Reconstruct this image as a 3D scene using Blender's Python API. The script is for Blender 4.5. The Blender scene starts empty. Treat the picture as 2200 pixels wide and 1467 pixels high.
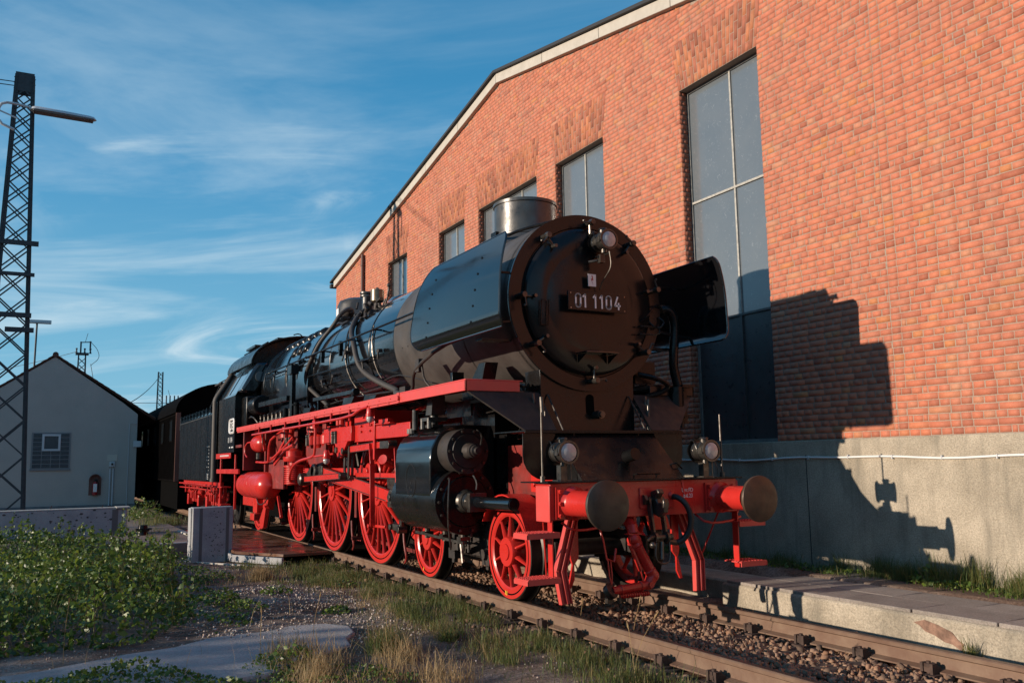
import bpy, math, random
import numpy as np
from mathutils import Vector, Matrix
random.seed(7); RNG = np.random.default_rng(11)
sc = bpy.context.scene
COL = sc.collection
# ------------------------------------------------------------------ camera
YAW, PITCH, ROLL = 0.4875328, 0.1347728, -0.0160397
f0 = Vector((-math.cos(YAW), math.sin(YAW), 0)); up = Vector((0, 0, 1)); rt = f0.cross(up)
fw = f0*math.cos(PITCH) + up*math.sin(PITCH); uu = rt.cross(fw)
r2 = rt*math.cos(ROLL) + uu*math.sin(ROLL); u2 = -rt*math.sin(ROLL) + uu*math.cos(ROLL)
cd = bpy.data.cameras.new('camera'); cam = bpy.data.objects.new('camera', cd); COL.objects.link(cam)
cd.sensor_width = 36; cd.lens = 1907.09/2200*36; cd.clip_start = .05; cd.clip_end = 3000
mm = Matrix((r2, u2, -fw)).transposed().to_4x4(); mm.translation = Vector((8.5055, -5.2593, 1.4372))
cam.matrix_world = mm; sc.camera = cam
# ------------------------------------------------------------------ light
EL = math.radians(11.7); AZ = math.radians(187.74)      # azimuth clockwise from +Y
sun_dir = Vector((math.sin(AZ)*math.cos(EL), math.cos(AZ)*math.cos(EL), math.sin(EL)))
sl = bpy.data.lights.new('sun', 'SUN'); sl.energy = 5.0; sl.angle = math.radians(.55); sl.color = (1, .84, .68)
so = bpy.data.objects.new('sun', sl); COL.objects.link(so)
so.rotation_euler = sun_dir.to_track_quat('Z', 'Y').to_euler(); so.location = (0, -30, 20)
w = bpy.data.worlds.new('World'); sc.world = w; w.use_nodes = True
nt = w.node_tree; nt.nodes.clear()
def wn(t, **k):
    n = nt.nodes.new(t)
    for a, b in k.items(): setattr(n, a, b)
    return n
wo = wn('ShaderNodeOutputWorld'); bg = wn('ShaderNodeBackground'); bg.inputs[1].default_value = .10
sky = wn('ShaderNodeTexSky', sky_type='NISHITA'); sky.sun_disc = False
sky.sun_elevation = EL; sky.sun_rotation = AZ; sky.altitude = 300; sky.air_density = 1.0; sky.dust_density = .5; sky.ozone_density = 2.2
tc = wn('ShaderNodeTexCoord'); sep = wn('ShaderNodeSeparateXYZ'); nt.links.new(tc.outputs['Generated'], sep.inputs[0])
zc = wn('ShaderNodeMath', operation='MAXIMUM'); zc.inputs[1].default_value = 0.0; nt.links.new(sep.outputs[2], zc.inputs[0])
za = wn('ShaderNodeMath', operation='ADD'); za.inputs[1].default_value = .16; nt.links.new(zc.outputs[0], za.inputs[0])
dv = wn('ShaderNodeVectorMath', operation='DIVIDE')
cmb = wn('ShaderNodeCombineXYZ')
for i in range(3): nt.links.new(za.outputs[0], cmb.inputs[i])
nt.links.new(tc.outputs['Generated'], dv.inputs[0]); nt.links.new(cmb.outputs[0], dv.inputs[1])
def cloud(rotz, scale, nscale, detail, dist, lo, hi, loc=(0, 0, 0)):
    mp = wn('ShaderNodeMapping'); mp.inputs['Scale'].default_value = scale
    mp.inputs['Location'].default_value = loc
    ro = wn('ShaderNodeMapping'); ro.inputs['Rotation'].default_value = (0, 0, rotz); nt.links.new(dv.outputs[0], ro.inputs[0])
    nt.links.new(ro.outputs[0], mp.inputs[0])
    n = wn('ShaderNodeTexNoise'); n.inputs['Scale'].default_value = nscale; n.inputs['Detail'].default_value = detail
    n.inputs['Roughness'].default_value = .58; n.inputs['Distortion'].default_value = dist
    nt.links.new(mp.outputs[0], n.inputs['Vector'])
    m = wn('ShaderNodeMapRange', interpolation_type='SMOOTHSTEP'); m.inputs['From Min'].default_value = lo; m.inputs['From Max'].default_value = hi
    nt.links.new(n.outputs['Fac'], m.inputs['Value']); return m.outputs[0]
c1 = cloud(math.radians(-52), (.75, 1.5, 1), 1.25, 11, 1.5, .485, .78, (3.1, 1.2, 0))
c2 = cloud(math.radians(-50), (.9, 1.2, 1), 0.9, 3, .6, .42, .60, (1.7, 5.2, 0))
mu = wn('ShaderNodeMath', operation='MULTIPLY'); nt.links.new(c1, mu.inputs[0]); nt.links.new(c2, mu.inputs[1])
hz = wn('ShaderNodeMapRange'); hz.inputs['From Min'].default_value = .02; hz.inputs['From Max'].default_value = .62
hz.inputs['To Min'].default_value = .95; hz.inputs['To Max'].default_value = 0; nt.links.new(sep.outputs[2], hz.inputs['Value'])
c3 = cloud(math.radians(-62), (.7, 1.8, 1), 1.0, 9, 1.0, .43, .74, (.3, 2.2, 0))
mh = wn('ShaderNodeMath', operation='MULTIPLY'); nt.links.new(hz.outputs[0], mh.inputs[0]); nt.links.new(c3, mh.inputs[1])
m9 = wn('ShaderNodeMath', operation='MULTIPLY'); m9.inputs[1].default_value = .95; nt.links.new(mu.outputs[0], m9.inputs[0])
ad = wn('ShaderNodeMath', operation='ADD', use_clamp=True); nt.links.new(m9.outputs[0], ad.inputs[0]); nt.links.new(mh.outputs[0], ad.inputs[1])
rp = wn('ShaderNodeValToRGB'); e = rp.color_ramp.elements; K = .62
ST = ((0, (.27, .54, .70)), (.12, (.17, .45, .65)), (.30, (.070, .31, .56)), (.50, (.020, .205, .43)), (1, (.008, .11, .30)))
e[0].position = 0; e[0].color = (*ST[0][1], 1); e[1].position = 1; e[1].color = (*ST[-1][1], 1)
for p_, c_ in ST[1:-1]: k_ = e.new(p_); k_.color = (*c_, 1)
nt.links.new(zc.outputs[0], rp.inputs[0])
rs = wn('ShaderNodeVectorMath', operation='SCALE'); rs.inputs['Scale'].default_value = 10.0; nt.links.new(rp.outputs[0], rs.inputs[0])
tint = wn('ShaderNodeMix', data_type='RGBA'); tint.inputs[0].default_value = .90
nt.links.new(sky.outputs[0], tint.inputs[6]); nt.links.new(rs.outputs[0], tint.inputs[7])
mx = wn('ShaderNodeMix', data_type='RGBA'); mx.inputs[7].default_value = (5.8, 7.2, 8.0, 1)
cs = wn('ShaderNodeMath', operation='MULTIPLY'); cs.inputs[1].default_value = .85; nt.links.new(ad.outputs[0], cs.inputs[0])
nt.links.new(tint.outputs[2], mx.inputs[6]); nt.links.new(cs.outputs[0], mx.inputs[0])
nt.links.new(mx.outputs[2], bg.inputs[0]); nt.links.new(bg.outputs[0], wo.inputs[0])
sc.view_settings.view_transform = 'Standard'; sc.view_settings.look = 'None'; sc.view_settings.exposure = 0.12; sc.view_settings.gamma = 1
sc.view_settings.use_curve_mapping = False
# ------------------------------------------------------------------ materials
MATS = {}
def mat(name, col, rough=.5, metal=0, spec=.5, nscale=0, namt=0, rvar=0, bump=0, bscale=40, coat=0, rnd=0, dark=None, trans=0, hue=0, tint2=None, speck=0, speckscale=60):
    """principled material with noise for colour mottling, roughness and relief; rnd = per-piece brightness variation"""
    if name in MATS: return MATS[name]
    m = bpy.data.materials.new(name); m.use_nodes = True; t = m.node_tree; b = t.nodes['Principled BSDF']; L = t.links
    N = t.nodes.new
    b.inputs['Roughness'].default_value = rough; b.inputs['Metallic'].default_value = metal
    b.inputs['Specular IOR Level'].default_value = spec; b.inputs['Coat Weight'].default_value = coat; b.inputs['Coat Roughness'].default_value = .08
    geo = N('ShaderNodeNewGeometry'); cv = geo.outputs['Position']
    c = N('ShaderNodeRGB'); c.outputs[0].default_value = (*col, 1); out = c.outputs[0]
    if nscale:
        n = N('ShaderNodeTexNoise'); n.inputs['Scale'].default_value = nscale; n.inputs['Detail'].default_value = 7; n.inputs['Roughness'].default_value = .62
        L.new(cv, n.inputs['Vector'])
        mr = N('ShaderNodeMapRange'); mr.inputs['From Min'].default_value = .35; mr.inputs['From Max'].default_value = .68; L.new(n.outputs['Fac'], mr.inputs['Value'])
        x = N('ShaderNodeMix'); x.data_type = 'RGBA'; L.new(out, x.inputs[6]); x.inputs[7].default_value = (*(tint2 or tuple(v*(1-namt) for v in col)), 1)
        if tint2:
            q = N('ShaderNodeMath'); q.operation = 'MULTIPLY'; q.inputs[1].default_value = namt; L.new(mr.outputs[0], q.inputs[0]); L.new(q.outputs[0], x.inputs[0])
        else: L.new(mr.outputs[0], x.inputs[0])
        out = x.outputs[2]
        if rvar:
            r = N('ShaderNodeMapRange'); r.inputs['From Min'].default_value = .3; r.inputs['From Max'].default_value = .7
            r.inputs['To Min'].default_value = max(.02, rough-rvar); r.inputs['To Max'].default_value = min(1, rough+rvar)
            n2 = N('ShaderNodeTexNoise'); n2.inputs['Scale'].default_value = nscale*2.3; n2.inputs['Detail'].default_value = 5; L.new(cv, n2.inputs['Vector'])
            L.new(n2.outputs['Fac'], r.inputs['Value']); L.new(r.outputs[0], b.inputs['Roughness'])
    if speck:
        n = N('ShaderNodeTexNoise'); n.inputs['Scale'].default_value = speckscale; n.inputs['Detail'].default_value = 3; n.inputs['Roughness'].default_value = .8; L.new(cv, n.inputs['Vector'])
        r = N('ShaderNodeMapRange'); r.inputs['From Min'].default_value = .32; r.inputs['From Max'].default_value = .68; r.inputs['To Min'].default_value = 1-speck; r.inputs['To Max'].default_value = 1+speck*.7; L.new(n.outputs['Fac'], r.inputs['Value'])
        x = N('ShaderNodeVectorMath'); x.operation = 'SCALE'; L.new(out, x.inputs[0]); L.new(r.outputs[0], x.inputs['Scale']); out = x.outputs[0]
    if rnd:
        at = N('ShaderNodeAttribute'); at.attribute_name = 'rnd'; oi = N('ShaderNodeObjectInfo')
        a = N('ShaderNodeMath'); a.operation = 'ADD'; L.new(at.outputs['Fac'], a.inputs[0]); L.new(oi.outputs['Random'], a.inputs[1])
        fr = N('ShaderNodeMath'); fr.operation = 'FRACT'; L.new(a.outputs[0], fr.inputs[0])
        if dark:
            cr = N('ShaderNodeValToRGB'); L.new(fr.outputs[0], cr.inputs[0]); e = cr.color_ramp.elements
            e[0].position = 0; e[0].color = (*dark[0], 1); e[1].position = 1; e[1].color = (*dark[-1], 1)
            for i in range(1, len(dark)-1):
                k = e.new(i/(len(dark)-1)); k.color = (*dark[i], 1)
            x = N('ShaderNodeMix'); x.data_type = 'RGBA'; x.blend_type = 'MULTIPLY'; x.inputs[0].default_value = 1
            L.new(out, x.inputs[6]); L.new(cr.outputs[0], x.inputs[7]); out = x.outputs[2]
        else:
            hs = N('ShaderNodeHueSaturation'); r = N('ShaderNodeMapRange'); r.inputs['To Min'].default_value = 1-rnd; r.inputs['To Max'].default_value = 1+rnd
            L.new(fr.outputs[0], r.inputs['Value']); L.new(r.outputs[0], hs.inputs['Value']); L.new(out, hs.inputs['Color']); out = hs.outputs[0]
    L.new(out, b.inputs['Base Color'])
    if bump:
        n = N('ShaderNodeTexNoise'); n.inputs['Scale'].default_value = bscale; n.inputs['Detail'].default_value = 6; n.inputs['Roughness'].default_value = .65
        L.new(cv, n.inputs['Vector'])
        bp = N('ShaderNodeBump'); bp.inputs['Strength'].default_value = 1; bp.inputs['Distance'].default_value = bump
        L.new(n.outputs['Fac'], bp.inputs['Height']); L.new(bp.outputs[0], b.inputs['Normal'])
    if trans: b.inputs['Transmission Weight'].default_value = trans
    MATS[name] = m; return m
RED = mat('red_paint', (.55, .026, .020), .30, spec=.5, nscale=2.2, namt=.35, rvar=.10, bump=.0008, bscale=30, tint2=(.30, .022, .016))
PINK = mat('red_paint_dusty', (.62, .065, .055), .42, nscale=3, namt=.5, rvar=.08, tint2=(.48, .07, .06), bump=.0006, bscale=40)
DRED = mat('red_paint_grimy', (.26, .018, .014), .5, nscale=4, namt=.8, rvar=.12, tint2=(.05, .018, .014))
BLK = mat('black_gloss', (.006, .0065, .008), .13, spec=.62, nscale=1.1, namt=.5, rvar=.07, tint2=(.011, .010, .010), bump=.0012, bscale=3.0, coat=.5)
BLK2 = mat('black_satin', (.006, .006, .0062), .26, spec=.26, nscale=3, namt=.7, rvar=.12, tint2=(.014, .012, .011))
BLKF = mat('black_front_paint', (.009, .0085, .0085), .20, spec=.34, nscale=2, namt=.6, rvar=.09, tint2=(.016, .013, .012), bump=.0008, bscale=4)
GREY = mat('graphite_grey', (.085, .074, .066), .52, spec=.3, nscale=2.2, namt=.8, rvar=.1, tint2=(.035, .030, .027), bump=.0005, bscale=20)
SOOT = mat('sooty_iron', (.018, .015, .014), .6, nscale=6, namt=.7, rvar=.15, tint2=(.05, .035, .026), bump=.001)
STEEL = mat('bare_steel', (.42, .40, .37), .32, metal=.9, nscale=9, namt=.6, rvar=.12, tint2=(.16, .13, .10))
DSTEEL = mat('oily_steel', (.11, .10, .09), .36, metal=.75, nscale=7, namt=.7, rvar=.14, tint2=(.05, .042, .035))
CHIM = mat('chimney_iron', (.10, .098, .095), .36, metal=.55, nscale=4, namt=.7, rvar=.12, tint2=(.05, .045, .04), bump=.001)
TREAD = mat('wheel_tread', (.05, .042, .036), .4, metal=.6, nscale=7, namt=.5)
BRASS = mat('dull_brass', (.24, .185, .13), .38, metal=.8, nscale=12, namt=.4)
LAG = mat('lagged_pipe', (.052, .046, .041), .6, nscale=9, namt=.6, tint2=(.035, .028, .024), bump=.002, bscale=60)
RUB = mat('rubber_hose', (.014, .014, .015), .5)
WHT = mat('white_enamel', (.75, .74, .72), .35)
GLS = mat('lamp_glass', (.50, .48, .46), .10, nscale=30, namt=.25, coat=.6)
PGL = mat('cab_glass', (.03, .04, .05), .05, coat=1)
DIM = mat('dim_print', (.34, .34, .33), .5)
TXT = mat('painted_lettering', (.85, .80, .77), .5)
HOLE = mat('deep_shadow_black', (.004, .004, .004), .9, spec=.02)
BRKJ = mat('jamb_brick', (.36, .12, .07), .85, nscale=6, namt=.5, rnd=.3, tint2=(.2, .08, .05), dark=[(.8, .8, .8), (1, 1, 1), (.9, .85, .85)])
MORT = mat('mortar', (.36, .28, .22), .9, nscale=30, namt=.3, bump=.003, bscale=60)
BRK = mat('fired_brick', (.57, .182, .100), .78, nscale=5, namt=.28, rnd=.3, bump=.0018, bscale=60, speck=.12, speckscale=45, tint2=(.42, .155, .095),
          dark=[(.66, .62, .62), (.95, .93, .93), (1, 1, 1), (.97, .95, .92), (1.03, 1.02, 1.0), (.95, .98, .98), (1.06, 1.10, 1.0), (1.0, 1.0, 1.03), (.88, .86, .88), (.98, 1.08, 1.10), (1, .98, .96), (1.03, 1, .97), (.96, .92, .90), (1, 1, 1), (.70, .66, .66), (1, 1, 1), (.98, 1.3, 1.35), (1.0, 1.12, .75), (1, 1, 1), (1.04, 1.03, 1), (.98, .97, .97)])
BRKD = mat('arch_brick', (.50, .165, .088), .8, nscale=6, namt=.6, rnd=.3, bump=.002, bscale=60, tint2=(.20, .085, .055),
          dark=[(.62, .55, .55), (.9, .9, .85), (1.1, 1.15, .95), (1, 1, 1), (.8, .75, .8), (1.2, 1.3, 1.05)])
def weather(m, amt, col, sc_=(.35, .35, .12), lo=.45, hi=.75):
    t = m.node_tree; b = t.nodes['Principled BSDF']; L = t.links; g = t.nodes.new('ShaderNodeNewGeometry'); mp = t.nodes.new('ShaderNodeMapping'); mp.inputs['Scale'].default_value = sc_; L.new(g.outputs['Position'], mp.inputs[0])
    n = t.nodes.new('ShaderNodeTexNoise'); n.inputs['Scale'].default_value = 3; n.inputs['Detail'].default_value = 8; n.inputs['Roughness'].default_value = .65; L.new(mp.outputs[0], n.inputs['Vector'])
    r = t.nodes.new('ShaderNodeMapRange'); r.inputs['From Min'].default_value = lo; r.inputs['From Max'].default_value = hi; r.inputs['To Max'].default_value = amt; L.new(n.outputs['Fac'], r.inputs['Value'])
    x = t.nodes.new('ShaderNodeMix'); x.data_type = 'RGBA'; x.inputs[7].default_value = (*col, 1); L.new(b.inputs['Base Color'].links[0].from_socket, x.inputs[6]); L.new(r.outputs[0], x.inputs[0]); L.new(x.outputs[2], b.inputs['Base Color'])
weather(BRK, .6, (.24, .12, .095), (.35, .35, .2), .5, .8); weather(BRK, .35, (.55, .36, .25), (1.2, 1.2, .25), .55, .78)
CONC = mat('rough_concrete', (.48, .415, .32), .9, nscale=1.7, namt=.85, rvar=.05, tint2=(.27, .23, .17), bump=.009, bscale=60, speck=.38, speckscale=60)
COPE = mat('coping_concrete', (.50, .46, .40), .85, nscale=5, namt=.5, tint2=(.36, .33, .28), bump=.002)
weather(CONC, .8, (.16, .145, .115), (1.6, 1.6, .22), .5, .75)
SLAB = mat('platform_slab', (.31, .27, .235), .9, nscale=4, namt=.7, tint2=(.20, .17, .145), bump=.006, bscale=45, rnd=.10, speck=.35)
WALLC = mat('white_painted_concrete', (.40, .395, .39), .8, nscale=4, namt=.7, tint2=(.24, .24, .26), bump=.006, bscale=30, speck=.18)
PLAS = mat('rendered_wall', (.46, .42, .375), .92, nscale=1.3, namt=.5, tint2=(.37, .34, .305), bump=.007, bscale=28, speck=.10, speckscale=30)
ROOFT = mat('roof_tile', (.16, .070, .048), .8, nscale=6, namt=.6, rnd=.3, tint2=(.06, .035, .028))
TAR = mat('roof_felt', (.02, .02, .022), .7)
RAILM = mat('rusty_rail', (.155, .088, .058), .6, metal=.25, nscale=5, namt=.8, rvar=.12, tint2=(.23, .155, .105), bump=.001, bscale=60)
RAILT = mat('rail_running_surface', (.15, .105, .085), .35, metal=.6, nscale=8, namt=.4)
RUST = mat('rusty_fastener', (.075, .042, .030), .75, nscale=20, namt=.5, rnd=.25)
WOOD = mat('old_sleeper', (.085, .062, .048), .9, nscale=9, namt=.6, bump=.006, bscale=30, rnd=.15)
STONE = mat('ballast_stone', (.34, .225, .155), .85, nscale=10, namt=.3, rnd=.45, dark=[(.35, .33, .32), (.7, .66, .62), (1, .9, .8), (1.15, .95, .8), (.55, .5, .47), (1.2, 1.15, 1.1), (.8, .62, .5)])
PEB = mat('pebble', (.38, .33, .29), .85, rnd=.5, dark=[(.5, .45, .4), (1, 1, 1), (1.6, 1.5, 1.45), (.7, .55, .45), (.9, .9, 1)])
PAVE = mat('worn_asphalt', (.27, .20, .16), .85, nscale=1.2, namt=.8, tint2=(.15, .11, .085), bump=.006, bscale=60, speck=.3)
FLOOR = mat('wet_steel_floor', (.17, .082, .048), .30, nscale=1.3, namt=.9, rvar=.26, tint2=(.085, .042, .028), bump=.0015, bscale=5)
CHEQ = mat('checker_steel', (.05, .042, .036), .45, metal=.4, nscale=4, namt=.4)
GRASS = mat('grass_blade', (.115, .145, .045), .6, rnd=.5, dark=[(.55, .75, .6), (.8, 1, .7), (1, 1, 1), (1.6, 1.15, 1.1), (1.25, 1.1, 1), (2.2, 1.35, 1.8)])
DRY = mat('dry_grass', (.40, .29, .15), .7, rnd=.4, dark=[(.6, .6, .6), (1, 1, 1), (1.25, 1.2, 1.1)])
LEAF = mat('bramble_leaf', (.115, .165, .036), .42, rnd=.5, dark=[(.35, .5, .5), (.6, .75, .7), (.9, .95, .9), (1.35, 1.35, .9), (.8, 1.0, .8), (2.0, 1.7, 1)])
TREEL = mat('tree_leaf', (.035, .055, .020), .6, rnd=.4)
STEM = mat('plant_stem', (.16, .13, .07), .8)
PYL = mat('galvanised_mast', (.055, .062, .070), .6, metal=.2, nscale=9, namt=.4)
ALU = mat('lamp_housing', (.50, .52, .54), .45)
LDIF = mat('lamp_diffuser', (.12, .10, .09), .4)
WAG = mat('wagon_paint', (.004, .0035, .0035), .9, spec=.03, nscale=3, namt=.5)
WROOF = mat('wagon_roof', (.20, .22, .23), .6, nscale=3, namt=.4)
GBLK = mat('glass_block', (.06, .07, .085), .18, nscale=25, namt=.4, coat=.4)
PLAST = mat('white_plastic', (.55, .56, .57), .45)
EXT = mat('extinguisher_red', (.38, .02, .02), .35)
for lm in (GRASS, DRY, LEAF, TREEL):
    t = lm.node_tree; b = t.nodes['Principled BSDF']; o_ = t.nodes['Material Output']; tr = t.nodes.new('ShaderNodeBsdfTranslucent'); mxs = t.nodes.new('ShaderNodeMixShader'); mxs.inputs[0].default_value = .38
    t.links.new(b.inputs['Base Color'].links[0].from_socket, tr.inputs[0]); t.links.new(b.outputs[0], mxs.inputs[1]); t.links.new(tr.outputs[0], mxs.inputs[2]); t.links.new(mxs.outputs[0], o_.inputs[0])
def pane_mat():
    m = mat('dusty_wired_glass', (.12, .14, .158), .20, spec=.9, coat=.6, nscale=1.8, namt=.6, tint2=(.15, .165, .175), bump=.0012, bscale=9)
    t = m.node_tree; b = t.nodes['Principled BSDF']; L = t.links
    geo = t.nodes.new('ShaderNodeNewGeometry'); v = t.nodes.new('ShaderNodeTexNoise'); v.inputs['Scale'].default_value = 17; v.inputs['Detail'].default_value = 8; v.inputs['Distortion'].default_value = 1.6
    L.new(geo.outputs['Position'], v.inputs['Vector'])
    mr = t.nodes.new('ShaderNodeMapRange'); mr.inputs['From Min'].default_value = .60; mr.inputs['From Max'].default_value = .72; L.new(v.outputs['Fac'], mr.inputs['Value'])
    src = b.inputs['Base Color'].links[0].from_socket
    x = t.nodes.new('ShaderNodeMix'); x.data_type = 'RGBA'; x.inputs[7].default_value = (.19, .21, .225, 1); L.new(src, x.inputs[6]); L.new(mr.outputs[0], x.inputs[0]); L.new(x.outputs[2], b.inputs['Base Color'])
    return m
PANE = pane_mat()
DOORM = mat('door_sheet_metal', (.060, .064, .066), .34, nscale=4, namt=.6, rvar=.1, tint2=(.035, .035, .035), bump=.002, bscale=30)
# ------------------------------------------------------------------ mesh builder
class M:
    def __init__(s): s.v = []; s.f = []
    def add(s, vs, fs):
        o = len(s.v); s.v += [tuple(v) for v in vs]; s.f += [tuple(i+o for i in f) for f in fs]; return s
    def box(s, a, b, R=None, c=None):
        (x0, y0, z0), (x1, y1, z1) = a, b
        vs = [Vector(p) for p in ((x0, y0, z0), (x1, y0, z0), (x1, y1, z0), (x0, y1, z0), (x0, y0, z1), (x1, y0, z1), (x1, y1, z1), (x0, y1, z1))]
        if R is not None:
            c = Vector(c) if c is not None else sum(vs, Vector())/8
            vs = [c + R@(v-c) for v in vs]
        return s.add(vs, [(3, 2, 1, 0), (4, 5, 6, 7), (0, 1, 5, 4), (1, 2, 6, 5), (2, 3, 7, 6), (3, 0, 4, 7)])
    def bc(s, c, d, R=None): return s.box([c[i]-d[i]/2 for i in range(3)], [c[i]+d[i]/2 for i in range(3)], R)
    def beam(s, p, q, wd, h, upv=(0, 0, 1)):
        p, q = Vector(p), Vector(q); x = (q-p).normalized(); y = Vector(upv).cross(x)
        if y.length < 1e-4: y = Vector((0, 1, 0))
        y.normalize(); z = x.cross(y); vs = []
        for e in (p, q):
            for a, b in ((-1, -1), (1, -1), (1, 1), (-1, 1)): vs.append(e + y*a*wd/2 + z*b*h/2)
        return s.add(vs, [(3, 2, 1, 0), (4, 5, 6, 7), (0, 1, 5, 4), (1, 2, 6, 5), (2, 3, 7, 6), (3, 0, 4, 7)])
    def cyl(s, p, q, r, r1=None, n=16, caps=True):
        return s.lathe(p, q, [(0, r), (1, r if r1 is None else r1)], n, caps)
    def lathe(s, p, q, prof, n=24, caps=True, norm=True):
        """prof: (t, radius) with t along p->q (0..1 if norm, metres otherwise)"""
        p, q = Vector(p), Vector(q); ax = q-p; L = ax.length if norm else 1.0; x = ax.normalized()
        a = Vector((0, 0, 1)) if abs(x.z) < .9 else Vector((1, 0, 0)); y = x.cross(a).normalized(); z = x.cross(y)
        o = len(s.v); k = len(prof)
        for t, r in prof:
            for i in range(n):
                th = 2*math.pi*i/n; s.v.append(tuple(p + x*t*L + (y*math.cos(th)+z*math.sin(th))*max(r, 1e-4)))
        for j in range(k-1):
            for i in range(n):
                i2 = (i+1) % n; s.f.append((o+j*n+i, o+j*n+i2, o+(j+1)*n+i2, o+(j+1)*n+i))
        if caps:
            s.f.append(tuple(o+i for i in range(n-1, -1, -1))); s.f.append(tuple(o+(k-1)*n+i for i in range(n)))
        return s
    def tube(s, pts, r, n=8, sm=0):
        pts = [Vector(p) for p in pts]
        for _ in range(sm):   # corner cutting
            q = [pts[0]]
            for a, b in zip(pts, pts[1:]): q += [a*.75+b*.25, a*.25+b*.75]
            pts = q + [pts[-1]]
        o = len(s.v); prev = None
        for i, p in enumerate(pts):
            d = (pts[min(i+1, len(pts)-1)] - pts[max(i-1, 0)]).normalized()
            if prev is None: a = Vector((0, 0, 1)) if abs(d.z) < .9 else Vector((1, 0, 0)); y = d.cross(a).normalized()
            else: y = (prev - d*prev.dot(d)).normalized()
            prev = y; z = d.cross(y)
            for k in range(n):
                th = 2*math.pi*k/n; s.v.append(tuple(p + (y*math.cos(th)+z*math.sin(th))*r))
        m = len(pts)
        for j in range(m-1):
            for i in range(n):
                i2 = (i+1) % n; s.f.append((o+j*n+i, o+j*n+i2, o+(j+1)*n+i2, o+(j+1)*n+i))
        s.f.append(tuple(o+i for i in range(n-1, -1, -1))); s.f.append(tuple(o+(m-1)*n+i for i in range(n)))
        return s
    def prism(s, poly, a0, a1, ax='y'):
        """polygon in the plane normal to ax, extruded a0..a1; y:(x,z)  x:(y,z)  z:(x,y)"""
        def P(u, v, t): return {'y': (u, t, v), 'x': (t, u, v), 'z': (u, v, t)}[ax]
        n = len(poly); A = sum(poly[i][0]*poly[(i+1) % n][1]-poly[(i+1) % n][0]*poly[i][1] for i in range(n))
        if (A < 0) != (ax == 'y'): poly = poly[::-1]
        if a1 < a0: a0, a1 = a1, a0
        vs = [P(u, v, a0) for u, v in poly] + [P(u, v, a1) for u, v in poly]
        return s.add(vs, [tuple(range(n-1, -1, -1)), tuple(range(n, 2*n))] + [(i, (i+1) % n, n+(i+1) % n, n+i) for i in range(n)])
    def bolt(s, p, d, r=.018, h=.022, n=6):
        p = Vector(p); return s.cyl(p, p+Vector(d).normalized()*h, r, r*.85, n)
    def sphere(s, c, r, n=14, m=8, sx=(1, 1, 1)):
        o = len(s.v); c = Vector(c)
        for j in range(m+1):
            ph = math.pi*j/m
            for i in range(n):
                th = 2*math.pi*i/n; s.v.append(tuple(c+Vector((r*math.sin(ph)*math.cos(th)*sx[0], r*math.sin(ph)*math.sin(th)*sx[1], r*math.cos(ph)*sx[2]))))
        for j in range(m):
            for i in range(n):
                i2 = (i+1) % n; s.f.append((o+j*n+i, o+(j+1)*n+i, o+(j+1)*n+i2, o+j*n+i2))
        return s
    def mesh(s, name, mt, ang=32):
        me = bpy.data.meshes.new(name); me.from_pydata(s.v, [], s.f); me.materials.append(mt)
        if ang:
            me.polygons.foreach_set('use_smooth', [True]*len(me.polygons)); me.set_sharp_from_angle(angle=math.radians(ang))
        return me
def link(name, me, parent=None, loc=None, bev=0):
    o = bpy.data.objects.new(name, me); COL.objects.link(o)
    if parent is not None: o.parent = parent
    if loc is not None: o.location = loc
    if bev:
        b = o.modifiers.new('bevel', 'BEVEL'); b.width = bev; b.segments = 2; b.limit_method = 'ANGLE'; b.angle_limit = math.radians(50)
    return o
def clusters(m):
    """connected pieces of a mesh, those whose boxes touch merged, as vertex-index labels"""
    n = len(m.v); p = list(range(n))
    def fd(a):
        while p[a] != a: p[a] = p[p[a]]; a = p[a]
        return a
    for f in m.f:
        a = fd(f[0])
        for q in f[1:]: p[fd(q)] = a
    V = np.array(m.v); lab = np.array([fd(i) for i in range(n)]); _, lab = np.unique(lab, return_inverse=True); k = lab.max()+1
    if k > 400: return None
    lo = np.full((k, 3), 1e9); hi = -lo; np.minimum.at(lo, lab, V); np.maximum.at(hi, lab, V); g = list(range(k)); e = .006
    ov = ((lo[:, None] < hi[None]+e) & (lo[None] < hi[:, None]+e)).all(2)
    for i in range(k):
        for j_ in np.nonzero(ov[i])[0]:
            a, b = g[i], g[j_]
            if a != b: g = [a if x == b else x for x in g]
    _, g = np.unique(g, return_inverse=True); return g[lab], g.max()+1
SPLIT = {'on': False}
def part(name, m, mt, parent, bev=0, ang=32, label=None, stuff=False):
    if SPLIT['on'] and len(m.v) < 9000:
        c = clusters(m)
        if c and 1 < c[1] <= 16:
            lab, k = c; first = None
            for i in range(k):
                idx = {int(v): q for q, v in enumerate(np.nonzero(lab == i)[0])}; mm_ = M(); mm_.v = [m.v[v] for v in idx]; mm_.f = [tuple(idx[v] for v in f) for f in m.f if f[0] in idx]
                o = link(name, mm_.mesh(name, mt, ang), parent, bev=bev); first = first or o
            return first
    o = link(name, m.mesh(name, mt, ang), parent, bev=bev)
    if label: o['label'] = label
    if stuff: o['kind'] = 'stuff'
    return o
def thing(name, label, cat, group=None, loc=(0, 0, 0)):
    o = bpy.data.objects.new(name, None); COL.objects.link(o); o.location = loc; o['label'] = label; o['category'] = cat
    if group: o['group'] = group
    return o
def tag(o, label, cat, group=None, kind=None):
    if label: o['label'] = label
    if cat: o['category'] = cat
    if group: o['group'] = group
    if kind: o['kind'] = kind
    return o
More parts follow.
